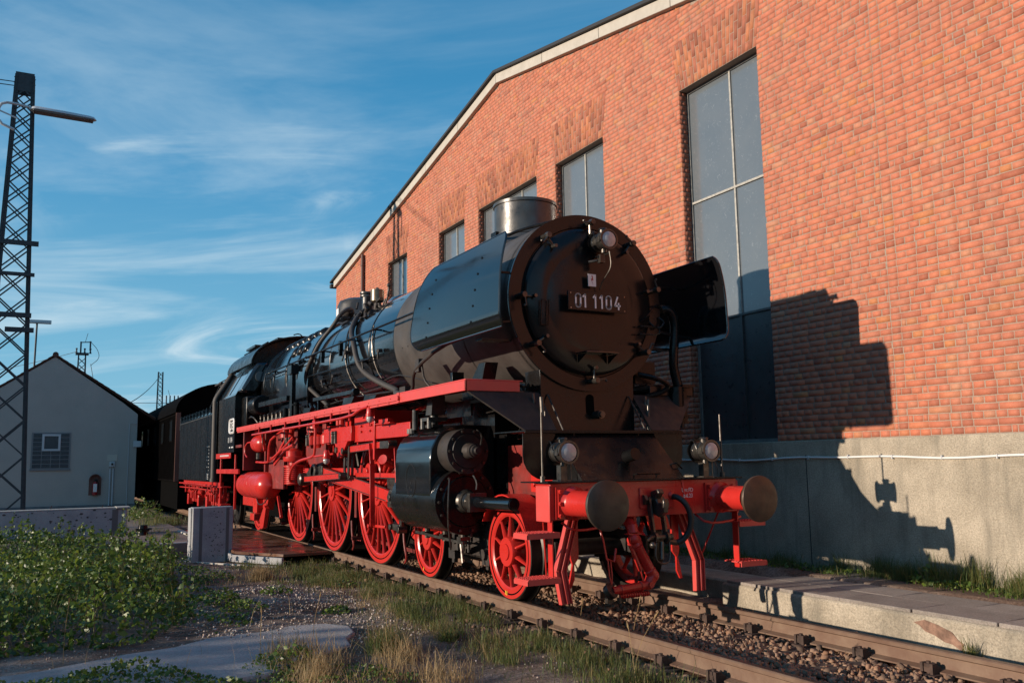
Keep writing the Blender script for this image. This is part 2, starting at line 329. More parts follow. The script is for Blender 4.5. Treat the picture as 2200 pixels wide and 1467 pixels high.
def np_mesh(name, V, F, mt, rnd=None, smooth=False):
    """V (n,3); F (m,k) equal-size faces; rnd per vertex"""
    me = bpy.data.meshes.new(name); n, k = F.shape
    me.vertices.add(len(V)); me.vertices.foreach_set('co', np.ascontiguousarray(V, dtype=np.float32).ravel())
    me.loops.add(n*k); me.loops.foreach_set('vertex_index', np.ascontiguousarray(F, dtype=np.int32).ravel())
    me.polygons.add(n); me.polygons.foreach_set('loop_start', np.arange(0, n*k, k, dtype=np.int32))
    if smooth: me.polygons.foreach_set('use_smooth', np.ones(n, dtype=bool))
    me.update(calc_edges=True); me.materials.append(mt)
    if rnd is not None:
        a = me.attributes.new('rnd', 'FLOAT', 'POINT'); a.data.foreach_set('value', np.ascontiguousarray(rnd, dtype=np.float32))
    return me
def text(name, body, size, loc, xdir, updir, mt, parent, depth=.002, sx=1.0, align='CENTER'):
    cu = bpy.data.curves.new(name, 'FONT'); cu.body = body; cu.size = size; cu.extrude = depth; cu.align_x = align; cu.align_y = 'CENTER'
    tmp = bpy.data.objects.new('t', cu); COL.objects.link(tmp); bpy.context.view_layer.update()
    me = bpy.data.meshes.new_from_object(tmp.evaluated_get(bpy.context.evaluated_depsgraph_get()))
    bpy.data.objects.remove(tmp); me.materials.clear(); me.materials.append(mt)
    o = bpy.data.objects.new(name, me); COL.objects.link(o); o.parent = parent
    x = Vector(xdir).normalized(); u = Vector(updir).normalized(); n = x.cross(u)
    mw = Matrix((x*sx, u, n)).transposed().to_4x4(); mw.translation = Vector(loc); o.matrix_local = mw
    return o
def stroke(m, pts, wd, x0, side='x', t=.004):
    """flat ribbon lettering stroke; pts in (y,z) at plane x0"""
    for a, b in zip(pts, pts[1:]):
        a = Vector((x0, a[0], a[1])); b = Vector((x0, b[0], b[1])); d = (b-a).normalized()*wd*.2
        m.beam(a-d, b+d, wd, t, (0, -d.z, d.y) if False else (1, 0, 0))
    return m
def snoise(x, y, s=1.0, seed=0):
    """cheap smooth value noise on arrays"""
    r = np.random.default_rng(seed); tab = r.random((64, 64))
    u = np.asarray(x)/s; v = np.asarray(y)/s; i = np.floor(u).astype(int); j = np.floor(v).astype(int); a = u-i; b = v-j
    a = a*a*(3-2*a); b = b*b*(3-2*b)
    T = lambda p, q: tab[p % 64, q % 64]
    return (T(i, j)*(1-a)+T(i+1, j)*a)*(1-b) + (T(i, j+1)*(1-a)+T(i+1, j+1)*a)*b
# ------------------------------------------------------------------ ground
W = 3.212                                   # brick face plane
def sstep(a, b, x): t = np.clip((x-a)/(b-a), 0, 1); return t*t*(3-2*t)
def gz(x, y):
    x = np.asarray(x, float); y = np.asarray(y, float)
    n = (snoise(x+50, y+50, .9, 1)-.5)*.06 + (snoise(x+50, y+50, .28, 2)-.5)*.025
    h = np.full(np.broadcast(x, y).shape, -.215) + n
    h = h + .10*np.exp(-((x+2.9)/1.0)**2-((y+2.9)/.55)**2)
    pth = sstep(-1.1, -.5, x)*sstep(-2.2, -2.6, y)*(1-sstep(1.2, 1.6, x)); h = h*(1-pth*.8)+(-.215+n*.5)*pth*.8             # low gravel hump
    yard = sstep(-9.3, -10.2, x)
    h = h*(1-yard) + (-.055 + .05*sstep(-14, -27, x)*(y < -1.6))*yard
    fl = ((x < -6.4) & (x > -14) & (y > -2.6) & (y < 1.5)); h = np.where(fl, -.21, h)
    tr = np.abs(y) < 1.45; h = np.where(tr, -.205+n*.3, h)
    h = np.where((y > 1.64) & (x > .6) | (y > 2.05), .02, h)
    h = np.where(y > 2.5, .115+n*.4, h)
    return h
def axis_pts(lo, hi, a, b, st):
    L = list(np.arange(a, b, st)); s = st; p = a; A = []
    while p > lo: s *= 1.35; p -= s; A.append(max(p, lo))
    s = st; p = L[-1]; B = []
    while p < hi: s *= 1.35; p += s; B.append(min(p, hi))
    return np.array(A[::-1]+L+B)
gx = axis_pts(-900, 900, -14, 9, .11); gy = axis_pts(-900, 900, -7.5, 3.6, .09)
GX, GY = np.meshgrid(gx, gy, indexing='ij'); GZ = gz(GX, GY)
nx, ny = GX.shape; I = np.arange(nx*ny).reshape(nx, ny)
F = np.stack([I[:-1, :-1].ravel(), I[1:, :-1].ravel(), I[1:, 1:].ravel(), I[:-1, 1:].ravel()], 1)
def ground_mat():
    m = bpy.data.materials.new('yard_soil'); m.use_nodes = True; t = m.node_tree; b = t.nodes['Principled BSDF']; L = t.links; N = t.nodes.new
    g = N('ShaderNodeNewGeometry'); b.inputs['Roughness'].default_value = .95; b.inputs['Specular IOR Level'].default_value = .15
    def noise(s, d=8, r=.65):
        n = N('ShaderNodeTexNoise'); n.inputs['Scale'].default_value = s; n.inputs['Detail'].default_value = d; n.inputs['Roughness'].default_value = r; L.new(g.outputs['Position'], n.inputs['Vector']); return n.outputs['Fac']
    def ramp(f, st):
        c = N('ShaderNodeValToRGB'); L.new(f, c.inputs[0]); e = c.color_ramp.elements; e[0].position, e[1].position = st[0][0], st[-1][0]
        e[0].color = (*st[0][1], 1); e[1].color = (*st[-1][1], 1)
        for p, q in st[1:-1]: k = e.new(p); k.color = (*q, 1)
        return c.outputs[0]
    base = ramp(noise(1.1), [(.32, (.11, .072, .052)), (.46, (.20, .135, .10)), (.56, (.28, .21, .16)), (.68, (.36, .315, .28))])
    fine = ramp(noise(38, 4, .8), [(.35, (.45, .43, .40)), (.55, (1, 1, 1)), (.72, (1.7, 1.6, 1.5))])
    x = N('ShaderNodeMix'); x.data_type = 'RGBA'; x.blend_type = 'MULTIPLY'; x.inputs[0].default_value = 1; L.new(base, x.inputs[6]); L.new(fine, x.inputs[7])
    L.new(x.outputs[2], b.inputs['Base Color'])
    bp = N('ShaderNodeBump'); bp.inputs['Distance'].default_value = .016; bp.inputs['Strength'].default_value = 1; L.new(noise(30, 6, .8), bp.inputs['Height']); L.new(bp.outputs[0], b.inputs['Normal'])
    return m
gro = link('ground', np_mesh('ground', np.stack([GX, GY, GZ], 2).reshape(-1, 3), F, ground_mat(), smooth=True)); gro['kind'] = 'structure'
# paved yard beside the house and the steel floor under the tender
def struct(name, m, mt, parent=None, bev=0, ang=32):
    o = link(name, m.mesh(name, mt, ang), parent, bev=bev); 
    if parent is None: o['kind'] = 'structure'
    return o
pv = M(); pv.prism([(-60, -9), (-9.9, -9), (-9.7, -2.55), (-13.2, -2.25), (-60, -2.3)], -.25, .004, 'z'); struct('paved_yard', pv, PAVE)
for a, b in (((-60, -2.3), (-13.2, -2.25)), ((-60, -5.2), (-20, -5.2))):
    pass
k = M(); k.box((-13.2, -2.42, -.25), (-9.9, -2.30, .03)); k.box((-9.86, -3.3, -.25), (-9.72, -2.42, .02)); struct('yard_kerb', k, COPE, bev=.01)
fl = M(); fl.prism([(-13.6, -2.2), (-7.6, -2.2), (-6.55, -1.62), (-6.55, -.80), (-13.6, -.80)], -.06, -.012, 'z'); struct('steel_floor', fl, FLOOR, bev=.006)
fl = M(); fl.box((-13.6, -.64, -.06), (-6.9, .64, -.03)); fl.box((-13.6, .80, -.06), (-6.9, 1.5, -.03))
for i in range(60): fl.box((-13.5+i*.11, -.62, -.03), (-13.46+i*.11, .62, -.022))
struct('checker_floor', fl, CHEQ, ang=0)
fl = M(); fl.beam((-13.6, -2.225, -.13), (-7.62, -2.225, -.13), .05, .12); fl.beam((-7.62, -2.225, -.13), (-6.53, -1.63, -.13), .05, .12); struct('floor_edge_beam', fl, WALLC, bev=.008)
fl = M(); fl.beam((-8.75, -3.25, -.21), (-6.4, -1.75, -.21), .05, .05); struct('pit_edge_strip', fl, COPE, bev=.008)
# flat concrete path in the foreground
sb = M()
sb.prism([(-.82, -2.55), (-.55, -2.38), (-.2, -2.44), (.05, -2.6), (.38, -2.66), (.55, -2.95), (.92, -3.35), (1.15, -3.6), (1.25, -4.5), (1.2, -6.5), (.2, -6.5), (.05, -5.2), (-.3, -4.5), (-.38, -4.1), (-.7, -3.7), (-.72, -3.2), (-.9, -2.9)], -.3, -.186, 'z'); struct('concrete_path', sb, mat('path_concrete', (.46, .42, .385), .9, nscale=2.5, namt=.7, tint2=(.27, .24, .215), bump=.008, bscale=40, speck=.3), bev=.02)
# platform edge
pf = M()
pf.box((.55, 1.56, -.3), (14, 2.55, .07)); pf.box((-19, 1.95, -.3), (.55, 2.55, .03)); struct('platform_edge', pf, CONC, bev=.03)
for i in range(17):
    x0 = .62+i*.80; 
    for j, (ya, yb) in enumerate(((1.585, 2.06), (2.068, 2.53))):
        xo = x0 + (.22 if j else 0) + random.uniform(-.01, .01)
        s = M(); s.box((xo, ya, .065), (xo+.788, yb, .10+random.uniform(-.003, .004)))
        link('paving_slab', s.mesh('paving_slab', SLAB), bpy.data.objects['platform_edge'], bev=.008)
s = M()      # broken facing with exposed brick
s.prism([(3.05, .0), (3.16, .035), (3.28, .012), (3.42, -.03), (3.47, -.085), (3.52, -.11), (3.5, -.17), (3.42, -.13), (3.34, -.12), (3.25, -.08), (3.16, -.06), (3.11, -.02)], 1.553, 1.57, 'y')
link('exposed_brick_patch', s.mesh('exposed_brick_patch', mat('patch_brick', (.34, .20, .14), .9, nscale=14, namt=.6, bump=.006, bscale=50)), bpy.data.objects['platform_edge'])
# ------------------------------------------------------------------ rails, sleepers, ballast
def rail(y, sgn, label):
    prof = [(-.068, -.157), (.068, -.157), (.068, -.146), (.012, -.128), (.009, -.046), (.034, -.034), (.036, -.008), (.028, 0), (-.028, 0), (-.036, -.008), (-.034, -.034), (-.009, -.046), (-.012, -.128), (-.068, -.146)]
    m = M(); m.prism([(y+a, b) for a, b in prof], -60, 16, 'x')
    t = link('rail', m.mesh('rail', RAILM, 40)); tag(t, label, 'rail', 'rails of the track')
    s = M(); s.box((-60, y-.022, -.002), (16, y+.022, .0015)); part('running_surface', s, RAILT, t)
rail(-.753, -1, 'nearer rusty steel rail running past the grass tufts'); rail(.753, 1, 'farther rusty steel rail beside the concrete platform edge')
spl = None
def sleeper(x, i):
    m = M(); m.box((x-.13, -1.3, -.31), (x+.13, 1.3, -.178))
    t = link('railway_sleeper', m.mesh('railway_sleeper', WOOD), bev=.012)
    tag(t, 'old sleeper half buried in ballast under the two rails', 'sleeper', 'sleepers of the track')
    for y in (-.753, .753):
        c = M(); c.box((x-.09, y-.17, -.178), (x+.09, y+.17, -.160))
        for s in (-1, 1):
            yy = y+s*.105; r = .017
            c.cyl((x, yy, -.16), (x, yy, -.072), r, n=8); c.cyl((x, yy, -.112), (x, yy, -.088), .034, n=6)
            c.box((x-.055, yy-.045*(s > 0)-.02, -.150), (x+.055, yy+.045*(s < 0)+.02, -.112))
            for dx in (-.042, .042): c.box((x+dx-.012, yy-.03, -.16), (x+dx+.012, yy+.03, -.085))
        part('rail_fastener', c, RUST, t, ang=30)
for i in range(28): sleeper(-6.2+i*.63, i)
def stones(n, xr, yr, size, zoff, seed, mask=None):
    g = np.random.default_rng(seed); P = (1+5**.5)/2
    ico = np.array([(-1, -1, -1), (1, -1, -1), (1, 1, -1), (-1, 1, -1), (-.75, -.8, 1), (.8, -.7, 1), (.7, .8, 1), (-.8, .75, 1)])*.72
    fc = np.array([(3, 2, 1), (3, 1, 0), (4, 5, 6), (4, 6, 7), (0, 1, 5), (0, 5, 4), (1, 2, 6), (1, 6, 5), (2, 3, 7), (2, 7, 6), (3, 0, 4), (3, 4, 7)])
    x = g.uniform(*xr, n); y = g.uniform(*yr, n)
    if mask is not None: kp = mask(x, y); x, y = x[kp], y[kp]; n = len(x)
    sc_ = g.uniform(size[0], size[1], n)**1 * g.choice([1, 1, .7, 1.25], n)
    V = ico[None]*g.uniform(.45, 1.3, (n, 8, 3)) * (sc_[:, None, None]*g.uniform(.45, 1.3, (n, 1, 3)))
    a = g.uniform(0, 6.28, n); b = g.uniform(-1.4, 1.4, n); ca, sa, cb, sb_ = np.cos(a), np.sin(a), np.cos(b), np.sin(b)
    X = V[..., 0]*cb[:, None]+V[..., 2]*sb_[:, None]; Z = -V[..., 0]*sb_[:, None]+V[..., 2]*cb[:, None]; Y = V[..., 1]
    X, Y = X*ca[:, None]-Y*sa[:, None], X*sa[:, None]+Y*ca[:, None]
    V = np.stack([X+x[:, None], Y+y[:, None], Z+(gz(x, y)+zoff+g.uniform(-.3, .75, n)*sc_)[:, None]], 2).reshape(-1, 3)
    Fq = (fc[None]+8*np.arange(n)[:, None, None]).reshape(-1, 3)
    return V, Fq, np.repeat(g.random(n), 8)
bal = lambda x, y: (np.abs(np.abs(y)-.753) > .075) & ((x+6.2+.315) % .63 > .0)
V, Fq, r = stones(12500, (-6.6, 9), (-.70, .70), (.017, .034), .020, 3, bal)
tag(link('ballast_stones', np_mesh('ballast_stones', V, Fq, STONE, r)), 'brown broken ballast stones lying between the two rails', 'ballast', kind='stuff')
V, Fq, r = stones(3000, (-6.6, 9), (-1.35, -.80), (.014, .032), .0, 4, lambda x, y: np.random.default_rng(1).random(len(x)) < (1.45+y)*1.4)
V2, F2, r_2 = stones(3400, (-6.6, 9), (.80, 1.54), (.016, .032), .005, 5)
tag(link('shoulder_stones', np_mesh('shoulder_stones', np.vstack([V, V2]), np.vstack([Fq, F2+len(V)]), STONE, np.concatenate([r, r_2]))), 'ballast and dirt stones on the outer sides of the rails', 'ballast', kind='stuff')
V, Fq, r = stones(9000, (-9, 6.5), (-6.2, -1.1), (.004, .013), .0, 6)
V2, F2, r_2 = stones(2600, (-4.2, .2), (-3.8, -1.7), (.006, .017), .0, 8)
tag(link('gravel', np_mesh('gravel', np.vstack([V, V2]), np.vstack([Fq, F2+len(V)]), PEB, np.concatenate([r, r_2]))), 'fine grey gravel and grit strewn over the brown soil', 'gravel', kind='stuff')
# ------------------------------------------------------------------ locomotive shed (brick gable wall)
shed = thing('brick_engine_shed', 'tall red brick engine shed with shallow gable and high windows', 'building', loc=(-8, W, 0))
def rel(o): o.location = (8, -W, 0); return o
def sp(name, m, mt, **k): return rel(part(name, m, mt, shed, **k))
ZP = 1.645; XE = 14.0; CH = .0765
RIDGE = [(-19.9, 7.30), (-7.85, 9.62), (4.2, 7.30), (14.5, 9.28)]
def roofz(x):
    x = np.asarray(x, float); return np.interp(x, [p[0] for p in RIDGE], [p[1] for p in RIDGE])
WINS = [(-1.835, -.13, ZP, 7.07), (-5.60, -3.94, 2.6, 7.07), (-9.0, -6.31, 2.6, 7.07), (-11.27, -9.73, 2.6, 7.07), (-14.93, -13.40, 2.6, 7.07)]
AT = .80      # arch height
def backing(x0, x1, zb, zt=None):
    m = M(); pts = [(x0, zb)]
    if zt is None:
        xs = [x for x, _ in RIDGE if x0 < x < x1]
        pts += [(x1, zb), (x1, float(roofz(x1)))] + [(x, float(roofz(x))) for x in xs[::-1]] + [(x0, float(roofz(x0)))]
    else: pts += [(x1, zb), (x1, zt), (x0, zt)]
    m.prism(pts, W+.003, W+.40, 'y'); return m
edges = sorted([-19.9]+[e for w_ in WINS for e in w_[:2]]+[XE])
bk = M()
for a, b in zip(edges, edges[1:]):
    win = [w_ for w_ in WINS if abs(w_[0]-a) < 1e-6]
    if win:
        bk2 = backing(a, b, win[0][3]); bk.add(bk2.v, bk2.f)
        if win[0][2] > ZP: bk2 = backing(a, b, ZP, win[0][2]); bk.add(bk2.v, bk2.f)
    else: bk2 = backing(a, b, ZP); bk.add(bk2.v, bk2.f)
wallo = sp('brick_wall', bk, MORT, ang=0)
# bricks
def arch_sk(w_, z): return (z-w_[3])/AT*.14
bricks = []      # x0,x1,z0,z1
k = 0; z = ZP+.004; g = np.random.default_rng(5)
while z < 9.7:
    head = k % 2 == 0; pitch = .1312 if head else .2625; off = (0 if head else .0656) + (.131 if (k % 4 == 3) else 0)
    for lo, hi in ((-19.9, 1.72), (1.72, XE)):
        x = lo - off if lo < 0 else lo-(0 if head else .1312)
        while x < hi:
            pt = pitch*(1 if g.random() > .06 else .5)*g.uniform(.955, 1.045)
            a, b = max(x, lo), min(x+pt, hi); x += pt
            if b-a < .018: continue
            segs = [(a, b)]
            for w_ in WINS:
                wa, wb = w_[0], w_[1]
                if z+CH*.5 > w_[2] and z+CH*.5 < w_[3]: pass
                elif w_[3] <= z+CH*.5 < w_[3]+AT: s_ = arch_sk(w_, z+CH*.5); wa -= s_; wb += s_
                else: continue
                ns = []
                for p, q in segs:
                    if q <= wa or p >= wb: ns.append((p, q))
                    else:
                        if p < wa: ns.append((p, wa+.0115))
                        if q > wb: ns.append((wb-.0115, q))
                segs = ns
            for p, q in segs:
                if q-p > .018 and z+CH*.6 < float(roofz((p+q)/2))-.02: bricks.append((p, q, z, z+CH))
    z += CH; k += 1
B = np.array(bricks); n = len(B)
j = .0055
def brick_arrays(B, g):
    n = len(B); jt = lambda s: g.uniform(-s, s, n)
    x0 = B[:, 0]+j+jt(.0022); x1 = B[:, 1]-j+jt(.0022); z0 = B[:, 2]+j*.8+jt(.0022); z1 = B[:, 3]-j*.75+jt(.0018)
    yf = W-.003+g.normal(0, .0014, n); yb = np.full(n, W+.012); c = .0018
    til = g.normal(0, .0012, n)
    P = lambda x, y, zz: np.stack([x, y, zz], 1)
    V = np.stack([P(x0, yb, z0), P(x1, yb, z0+til), P(x1, yb, z1+til), P(x0, yb, z1), P(x0+c, yf, z0+c), P(x1-c, yf, z0+c+til), P(x1-c, yf, z1-c+til), P(x0+c, yf, z1-c)], 1)
    return V
BF = np.array([(4, 5, 6, 7), (0, 1, 5, 4), (1, 2, 6, 5), (2, 3, 7, 6), (3, 0, 4, 7)])
V = brick_arrays(B, g)
cx = (B[:, 0]+B[:, 1])/2; cz = (B[:, 2]+B[:, 3])/2
dist = np.sqrt((cx-8.5)**2+(W+5.26)**2+(cz-1.44)**2); inview = (cx < 3.3) & (cz < 1.75+.98*(dist*.62)) & (B[:, 1]-B[:, 0] > .1)
area = (B[:, 1]-B[:, 0])/dist**3; area[~inview] = 0
top = np.argsort(-area)[:292]; rest = np.setdiff1d(np.arange(n), top)
shr = {}
for i in top:      # nearest bricks: single pieces sharing four meshes
    ln = round(float(B[i, 1]-B[i, 0])/.0656)*.0656; kk = (ln, int(i) % 3)
    if kk not in shr:
        v = brick_arrays(np.array([[-ln/2, ln/2, -CH/2, CH/2]]), g)[0]-np.array([0, W, 0])
        shr[kk] = np_mesh('brick', v, BF, BRK)
    o = link('brick', shr[kk], wallo, ((B[i, 0]+B[i, 1])/2, W, (B[i, 2]+B[i, 3])/2))
o = link('brick_courses', np_mesh('brick_courses', V[rest].reshape(-1, 3), (BF[None]+8*np.arange(len(rest))[:, None, None]).reshape(-1, 4), BRK, np.repeat(g.random(len(rest)), 8)), wallo); o['kind'] = 'stuff'
# flat arches of leaning soldier bricks
AV = []; 
for w_ in WINS:
    wd = w_[1]-w_[0]; nb = int(round(wd/.078))
    for i in range(nb):
        u0, u1 = i/nb, (i+1)/nb
        hs = [0, .27, .54, .80] if i % 2 == 0 else [0, .135, .40, .67, .80]
        for a, b in zip(hs, hs[1:]):
            q = []
            for uu_, hh, sg in ((u0, a, 1), (u1, a, -1), (u1, b, -1), (u0, b, 1)):
                ex = hh/AT*.14; X = w_[0]-ex+(wd+2*ex)*uu_; q.append((X+sg*.005, w_[3]+hh+(.004 if hh == a else -.004)))
            yf = W-.004+g.normal(0, .002)
            AV.append([(x, W+.012, z) for x, z in q]+[(x+(.003 if kk in (0, 3) else -.003), yf, z+(.003 if kk < 2 else -.003)) for kk, (x, z) in enumerate(q)])
AV = np.array(AV); na = len(AV)
o = link('arch_bricks', np_mesh('arch_bricks', AV.reshape(-1, 3), (BF[None]+8*np.arange(na)[:, None, None]).reshape(-1, 4), BRKD, np.repeat(g.random(na), 8)), wallo); o['kind'] = 'stuff'
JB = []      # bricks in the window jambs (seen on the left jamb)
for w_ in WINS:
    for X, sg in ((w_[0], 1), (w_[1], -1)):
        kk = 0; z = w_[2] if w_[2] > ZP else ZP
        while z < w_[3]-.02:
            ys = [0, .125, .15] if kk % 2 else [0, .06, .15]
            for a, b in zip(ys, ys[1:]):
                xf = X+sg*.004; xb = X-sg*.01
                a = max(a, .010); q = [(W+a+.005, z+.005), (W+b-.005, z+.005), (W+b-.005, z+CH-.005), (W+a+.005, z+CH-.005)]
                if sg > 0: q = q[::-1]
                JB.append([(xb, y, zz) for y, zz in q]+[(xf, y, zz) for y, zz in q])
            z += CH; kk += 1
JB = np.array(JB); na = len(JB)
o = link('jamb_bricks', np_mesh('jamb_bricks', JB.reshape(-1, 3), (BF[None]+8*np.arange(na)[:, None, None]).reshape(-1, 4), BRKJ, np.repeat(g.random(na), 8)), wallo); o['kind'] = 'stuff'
# plinth, cable conduit
m = M(); m.box((-19.92, W-.03, -.4), (XE, W+.40, ZP)); sp('concrete_plinth', m, CONC, bev=.012)
for x in (-14.6, -9.2, -3.9, .35, 5.6): m = M(); m.box((x-.006, W-.0325, .05), (x+.006, W-.029, ZP-.18)); sp('plinth_joint', m, SOOT, ang=0)
pts = [(x, W-.045, 1.425+.012*math.sin(x*1.9)+.008*math.sin(x*4.3+1)) for x in np.arange(-6, 13, .25)]
m = M(); m.tube(pts, .0125, 8); cdt = sp('cable_conduit', m, WHT)
m = M()
for x in np.arange(-5.8, 12, .62): m.box((x, W-.062, 1.405+.012*math.sin(x*1.9)), (x+.012, W-.028, 1.448+.012*math.sin(x*1.9)))
part('conduit_clip', m, PLAST, cdt, ang=0)
m = M()
for x, y_, z_ in ((-16.95, W-.07, 0),): m.cyl((x, y_, .2), (x, y_, 7.75), .055, n=12)
for z_ in (2, 4, 6, 7.4): m.cyl((-16.95, W-.07, z_), (-16.95, W-.07, z_+.05), .068, n=12)
sp('downpipe', m, mat('downpipe_brown', (.10, .045, .032), .6))
# windows
for wi, w_ in enumerate(WINS):
    x0, x1, z0, z1 = w_; y = W+.15
    fr = M(); fr.box((x0, y, z0), (x0+.035, y+.06, z1)); fr.box((x1-.035, y, z0), (x1, y+.06, z1)); fr.box((x0+.035, y, z1-.035), (x1-.035, y+.06, z1)); fr.box((x0+.035, y, z0), (x1-.035, y+.06, z0+.05))
    win = sp('window', fr, mat('window_frame_grey', (.24, .235, .22), .6, nscale=9, namt=.4), ang=0)
    nc = 3 if x1-x0 > 2 else 2; xs = [x0+(x1-x0)*i/nc for i in range(nc+1)]
    if wi == 0: xs[1] = -.87
    zs = [z0, 3.44, 5.29, z1] if wi == 0 else [z0, 3.45, 5.28, z1]
    for i in range(nc):
        for k2 in range(3):
            p = M(); p.box((xs[i]+.014, y+.024, zs[k2]+.014), (xs[i+1]-.014, y+.034, zs[k2+1]-.014))
            R = Matrix.Rotation(random.uniform(-.004, .004), 3, 'X')
            part('pane' if not (wi == 0 and k2 == 0) else 'door_panel', p, PANE if not (wi == 0 and k2 == 0) else DOORM, win, ang=0)
    gb = mat('glazing_bar', (.46, .44, .39), .6, nscale=20, namt=.4)
    for i in range(1, nc): p = M(); p.box((xs[i]-.016, y+.002, zs[0 if wi else 1]), (xs[i]+.016, y+.05, z1-.035)); part('glazing_bar', p, gb, win, ang=0)
    for k2 in (1, 2): p = M(); p.box((x0+.035, y-.003, zs[k2]-.016), (x1-.035, y+.045, zs[k2]+.016)); part('glazing_bar', p, gb if k2 == 2 else DOORM, win, ang=0)
    if wi == 0: p = M(); p.box((xs[1]-.02, y-.004, z0+.05), (xs[1]+.02, y+.045, 3.42)); part('door_stile', p, DOORM, win, ang=0)
# verge coping and roof
for (xa, za), (xb, zb) in zip(RIDGE, RIDGE[1:]):
    nseg = 6
    for i in range(nseg):
        a0, a1 = i/nseg, (i+1)/nseg; X0, X1 = xa+(xb-xa)*a0, xa+(xb-xa)*a1-.012; Z0, Z1 = za+(zb-za)*a0, za+(zb-za)*a1
        c = M(); c.prism([(X0, Z0-.02), (X1, Z1-.02), (X1, Z1+.185), (X0, Z0+.185)], W-.10, W+.38, 'y'); sp('coping_stone', c, COPE, bev=.008)
    c = M(); ex = .22 if xa < -19 else 0
    dz = (zb-za)/(xb-xa)
    c.prism([(xa-ex, za+.19-ex*dz), (xb, zb+.19), (xb, zb+.25), (xa-ex, za+.25-ex*dz)], W-.17, W+34, 'y'); sp('roof', c, TAR, ang=0)
m = M(); m.box((-20.12, W-.17, 7.28), (-19.93, W+34, 7.40)); sp('gutter', m, TAR)
m = M(); m.box((-19.9, W+.41, -.2), (-19.6, W+33, 7.29)); sp('side_wall', m, mat('side_wall_brick', (.36, .14, .09), .85, nscale=8, namt=.4))
SPLIT['on'] = True
# ------------------------------------------------------------------ steam locomotive
loco = thing('steam_locomotive', 'big black steam locomotive with red wheels and red running board', 'locomotive')
def lp(name, m, mt, par=None, **k): return part(name, m, mt, par or loco, **k)
BZ = 3.166
# --- smokebox and boiler
m = M(); m.lathe((-3.12, 0, BZ), (.36, 0, BZ), [(0, .955), (.002, .968), (.60, .968), (.604, .974), (.99, .974), (1, .968)], 96); sbx = lp('smokebox', m, GREY)
m = M(); R_ = [(0, .972), (.03, .982), (.055, .982), (.055, .84), (.045, .83), (.045, .80)]
m.lathe((.33, 0, BZ), (1.33, 0, BZ), R_, 96, caps=False); sf = lp('smokebox_ring', m, BLKF)
m = M(); m.lathe((.33, 0, BZ), (1.33, 0, BZ), [(.03, .815), (.085, .815), (.10, .80), (.115, .775), (.117, .575), (.122, .545), (.140, .44), (.152, .30), (.159, .15), (.161, 0)], 96, caps=False); door = lp('smokebox_door', m, BLKF)
m = M()
for a in (90, 52, 130, 12, 180, 215, 322, 270):
    t = math.radians(a); c, s = math.cos(t), math.sin(t); Y = lambda r: -r*c if False else r*c
    P = lambda r, x: (x, r*c, BZ+r*s)
    m.cyl(P(.875, .38), P(.875, .50), .030, n=12); m.cyl(P(.875, .50), P(.875, .545), .038, .030, 10)
    m.cyl(P(.875, .47), P(.74, .47), .016, .012, 8); m.cyl(P(.74, .44), P(.735, .53), .020, n=8)
    q = Vector(P(.875, .53)); tt = Vector((0, -s, c)); m.cyl(q-tt*.02, q+tt*.115+Vector((0, -c, -s))*.02, .011, .009, 8); m.sphere(q+tt*.115, .015, 8, 6)
clp = lp('door_clamp', m, DSTEEL)
m = M(); y0, y1, z0, z1 = -.66, -.57, BZ-.30, BZ-.03
m.tube([(.485, y0, z0), (.485, y0+.015, z1), (.485, y1+.015, z1), (.485, y1, z0), (.485, y0, z0)], .008, 6); lp('door_handle', m, BLK2, door)
m = M(); m.tube([(.47, .60, BZ-.34), (.52, .60, BZ-.34), (.52, .86, BZ-.34), (.52, .86, BZ-.25), (.52, .62, BZ-.25), (.47, .6, BZ-.25)], .009, 6, 1); lp('door_handle', m, BLK2, door)
m = M(); m.box((.45, -.21, 2.575), (.66, .21, 2.59)); m.prism([(.46, 2.57), (.64, 2.57), (.46, 2.48)], -.20, -.19); m.prism([(.46, 2.57), (.64, 2.57), (.46, 2.48)], .19, .20); lp('door_step', m, BLK, door, bev=.003)
# number plate
m = M(); m.box((.575, -.385, 3.03), (.60, .365, 3.235)); m.box((.53, -.30, 3.06), (.575, -.26, 3.20)); m.box((.53, .24, 3.06), (.575, .28, 3.20)); npl = lp('number_plate', m, BLKF, bev=.003)
def digit(m, ch, y, z, h, wd, X):
    w_ = h*.43; t = wd
    def arc(cy, cz, rr, rz, a0, a1, n=9): return [(cy+rr*math.cos(math.radians(a0+(a1-a0)*i/n)), cz+rz*math.sin(math.radians(a0+(a1-a0)*i/n))) for i in range(n+1)]
    if ch == '0':
        r = w_/2; p = arc(y, z+h-r, r, r, 0, 180)+arc(y, z+r, r, r, 180, 360); stroke(m, p+[p[0]], t, X)
    elif ch == '1': stroke(m, [(y-w_*.38, z+h*.80), (y+w_*.08, z+h), (y+w_*.08, z)], t, X)
    elif ch == '4': stroke(m, [(y+w_*.05, z+h), (y-w_*.55, z+h*.30), (y+w_*.60, z+h*.30)], t, X); stroke(m, [(y+w_*.24, z+h*.52), (y+w_*.24, z)], t, X)
m = M(); yy = [-.235, -.158, -.035, .038, .115, .215]
for ch, y in zip('011104', [-.262, -.178, -.048, .036, .128, .242]): digit(m, ch, y, 3.063, .140, .0185, .603)
lp('plate_digits', m, TXT, npl, ang=0)
m = M()
for y in (-.355, .335):
    for z in (3.05, 3.21): m.bolt((.60, y, z), (1, 0, 0), .008, .006)
lp('plate_screw', m, STEEL, npl)
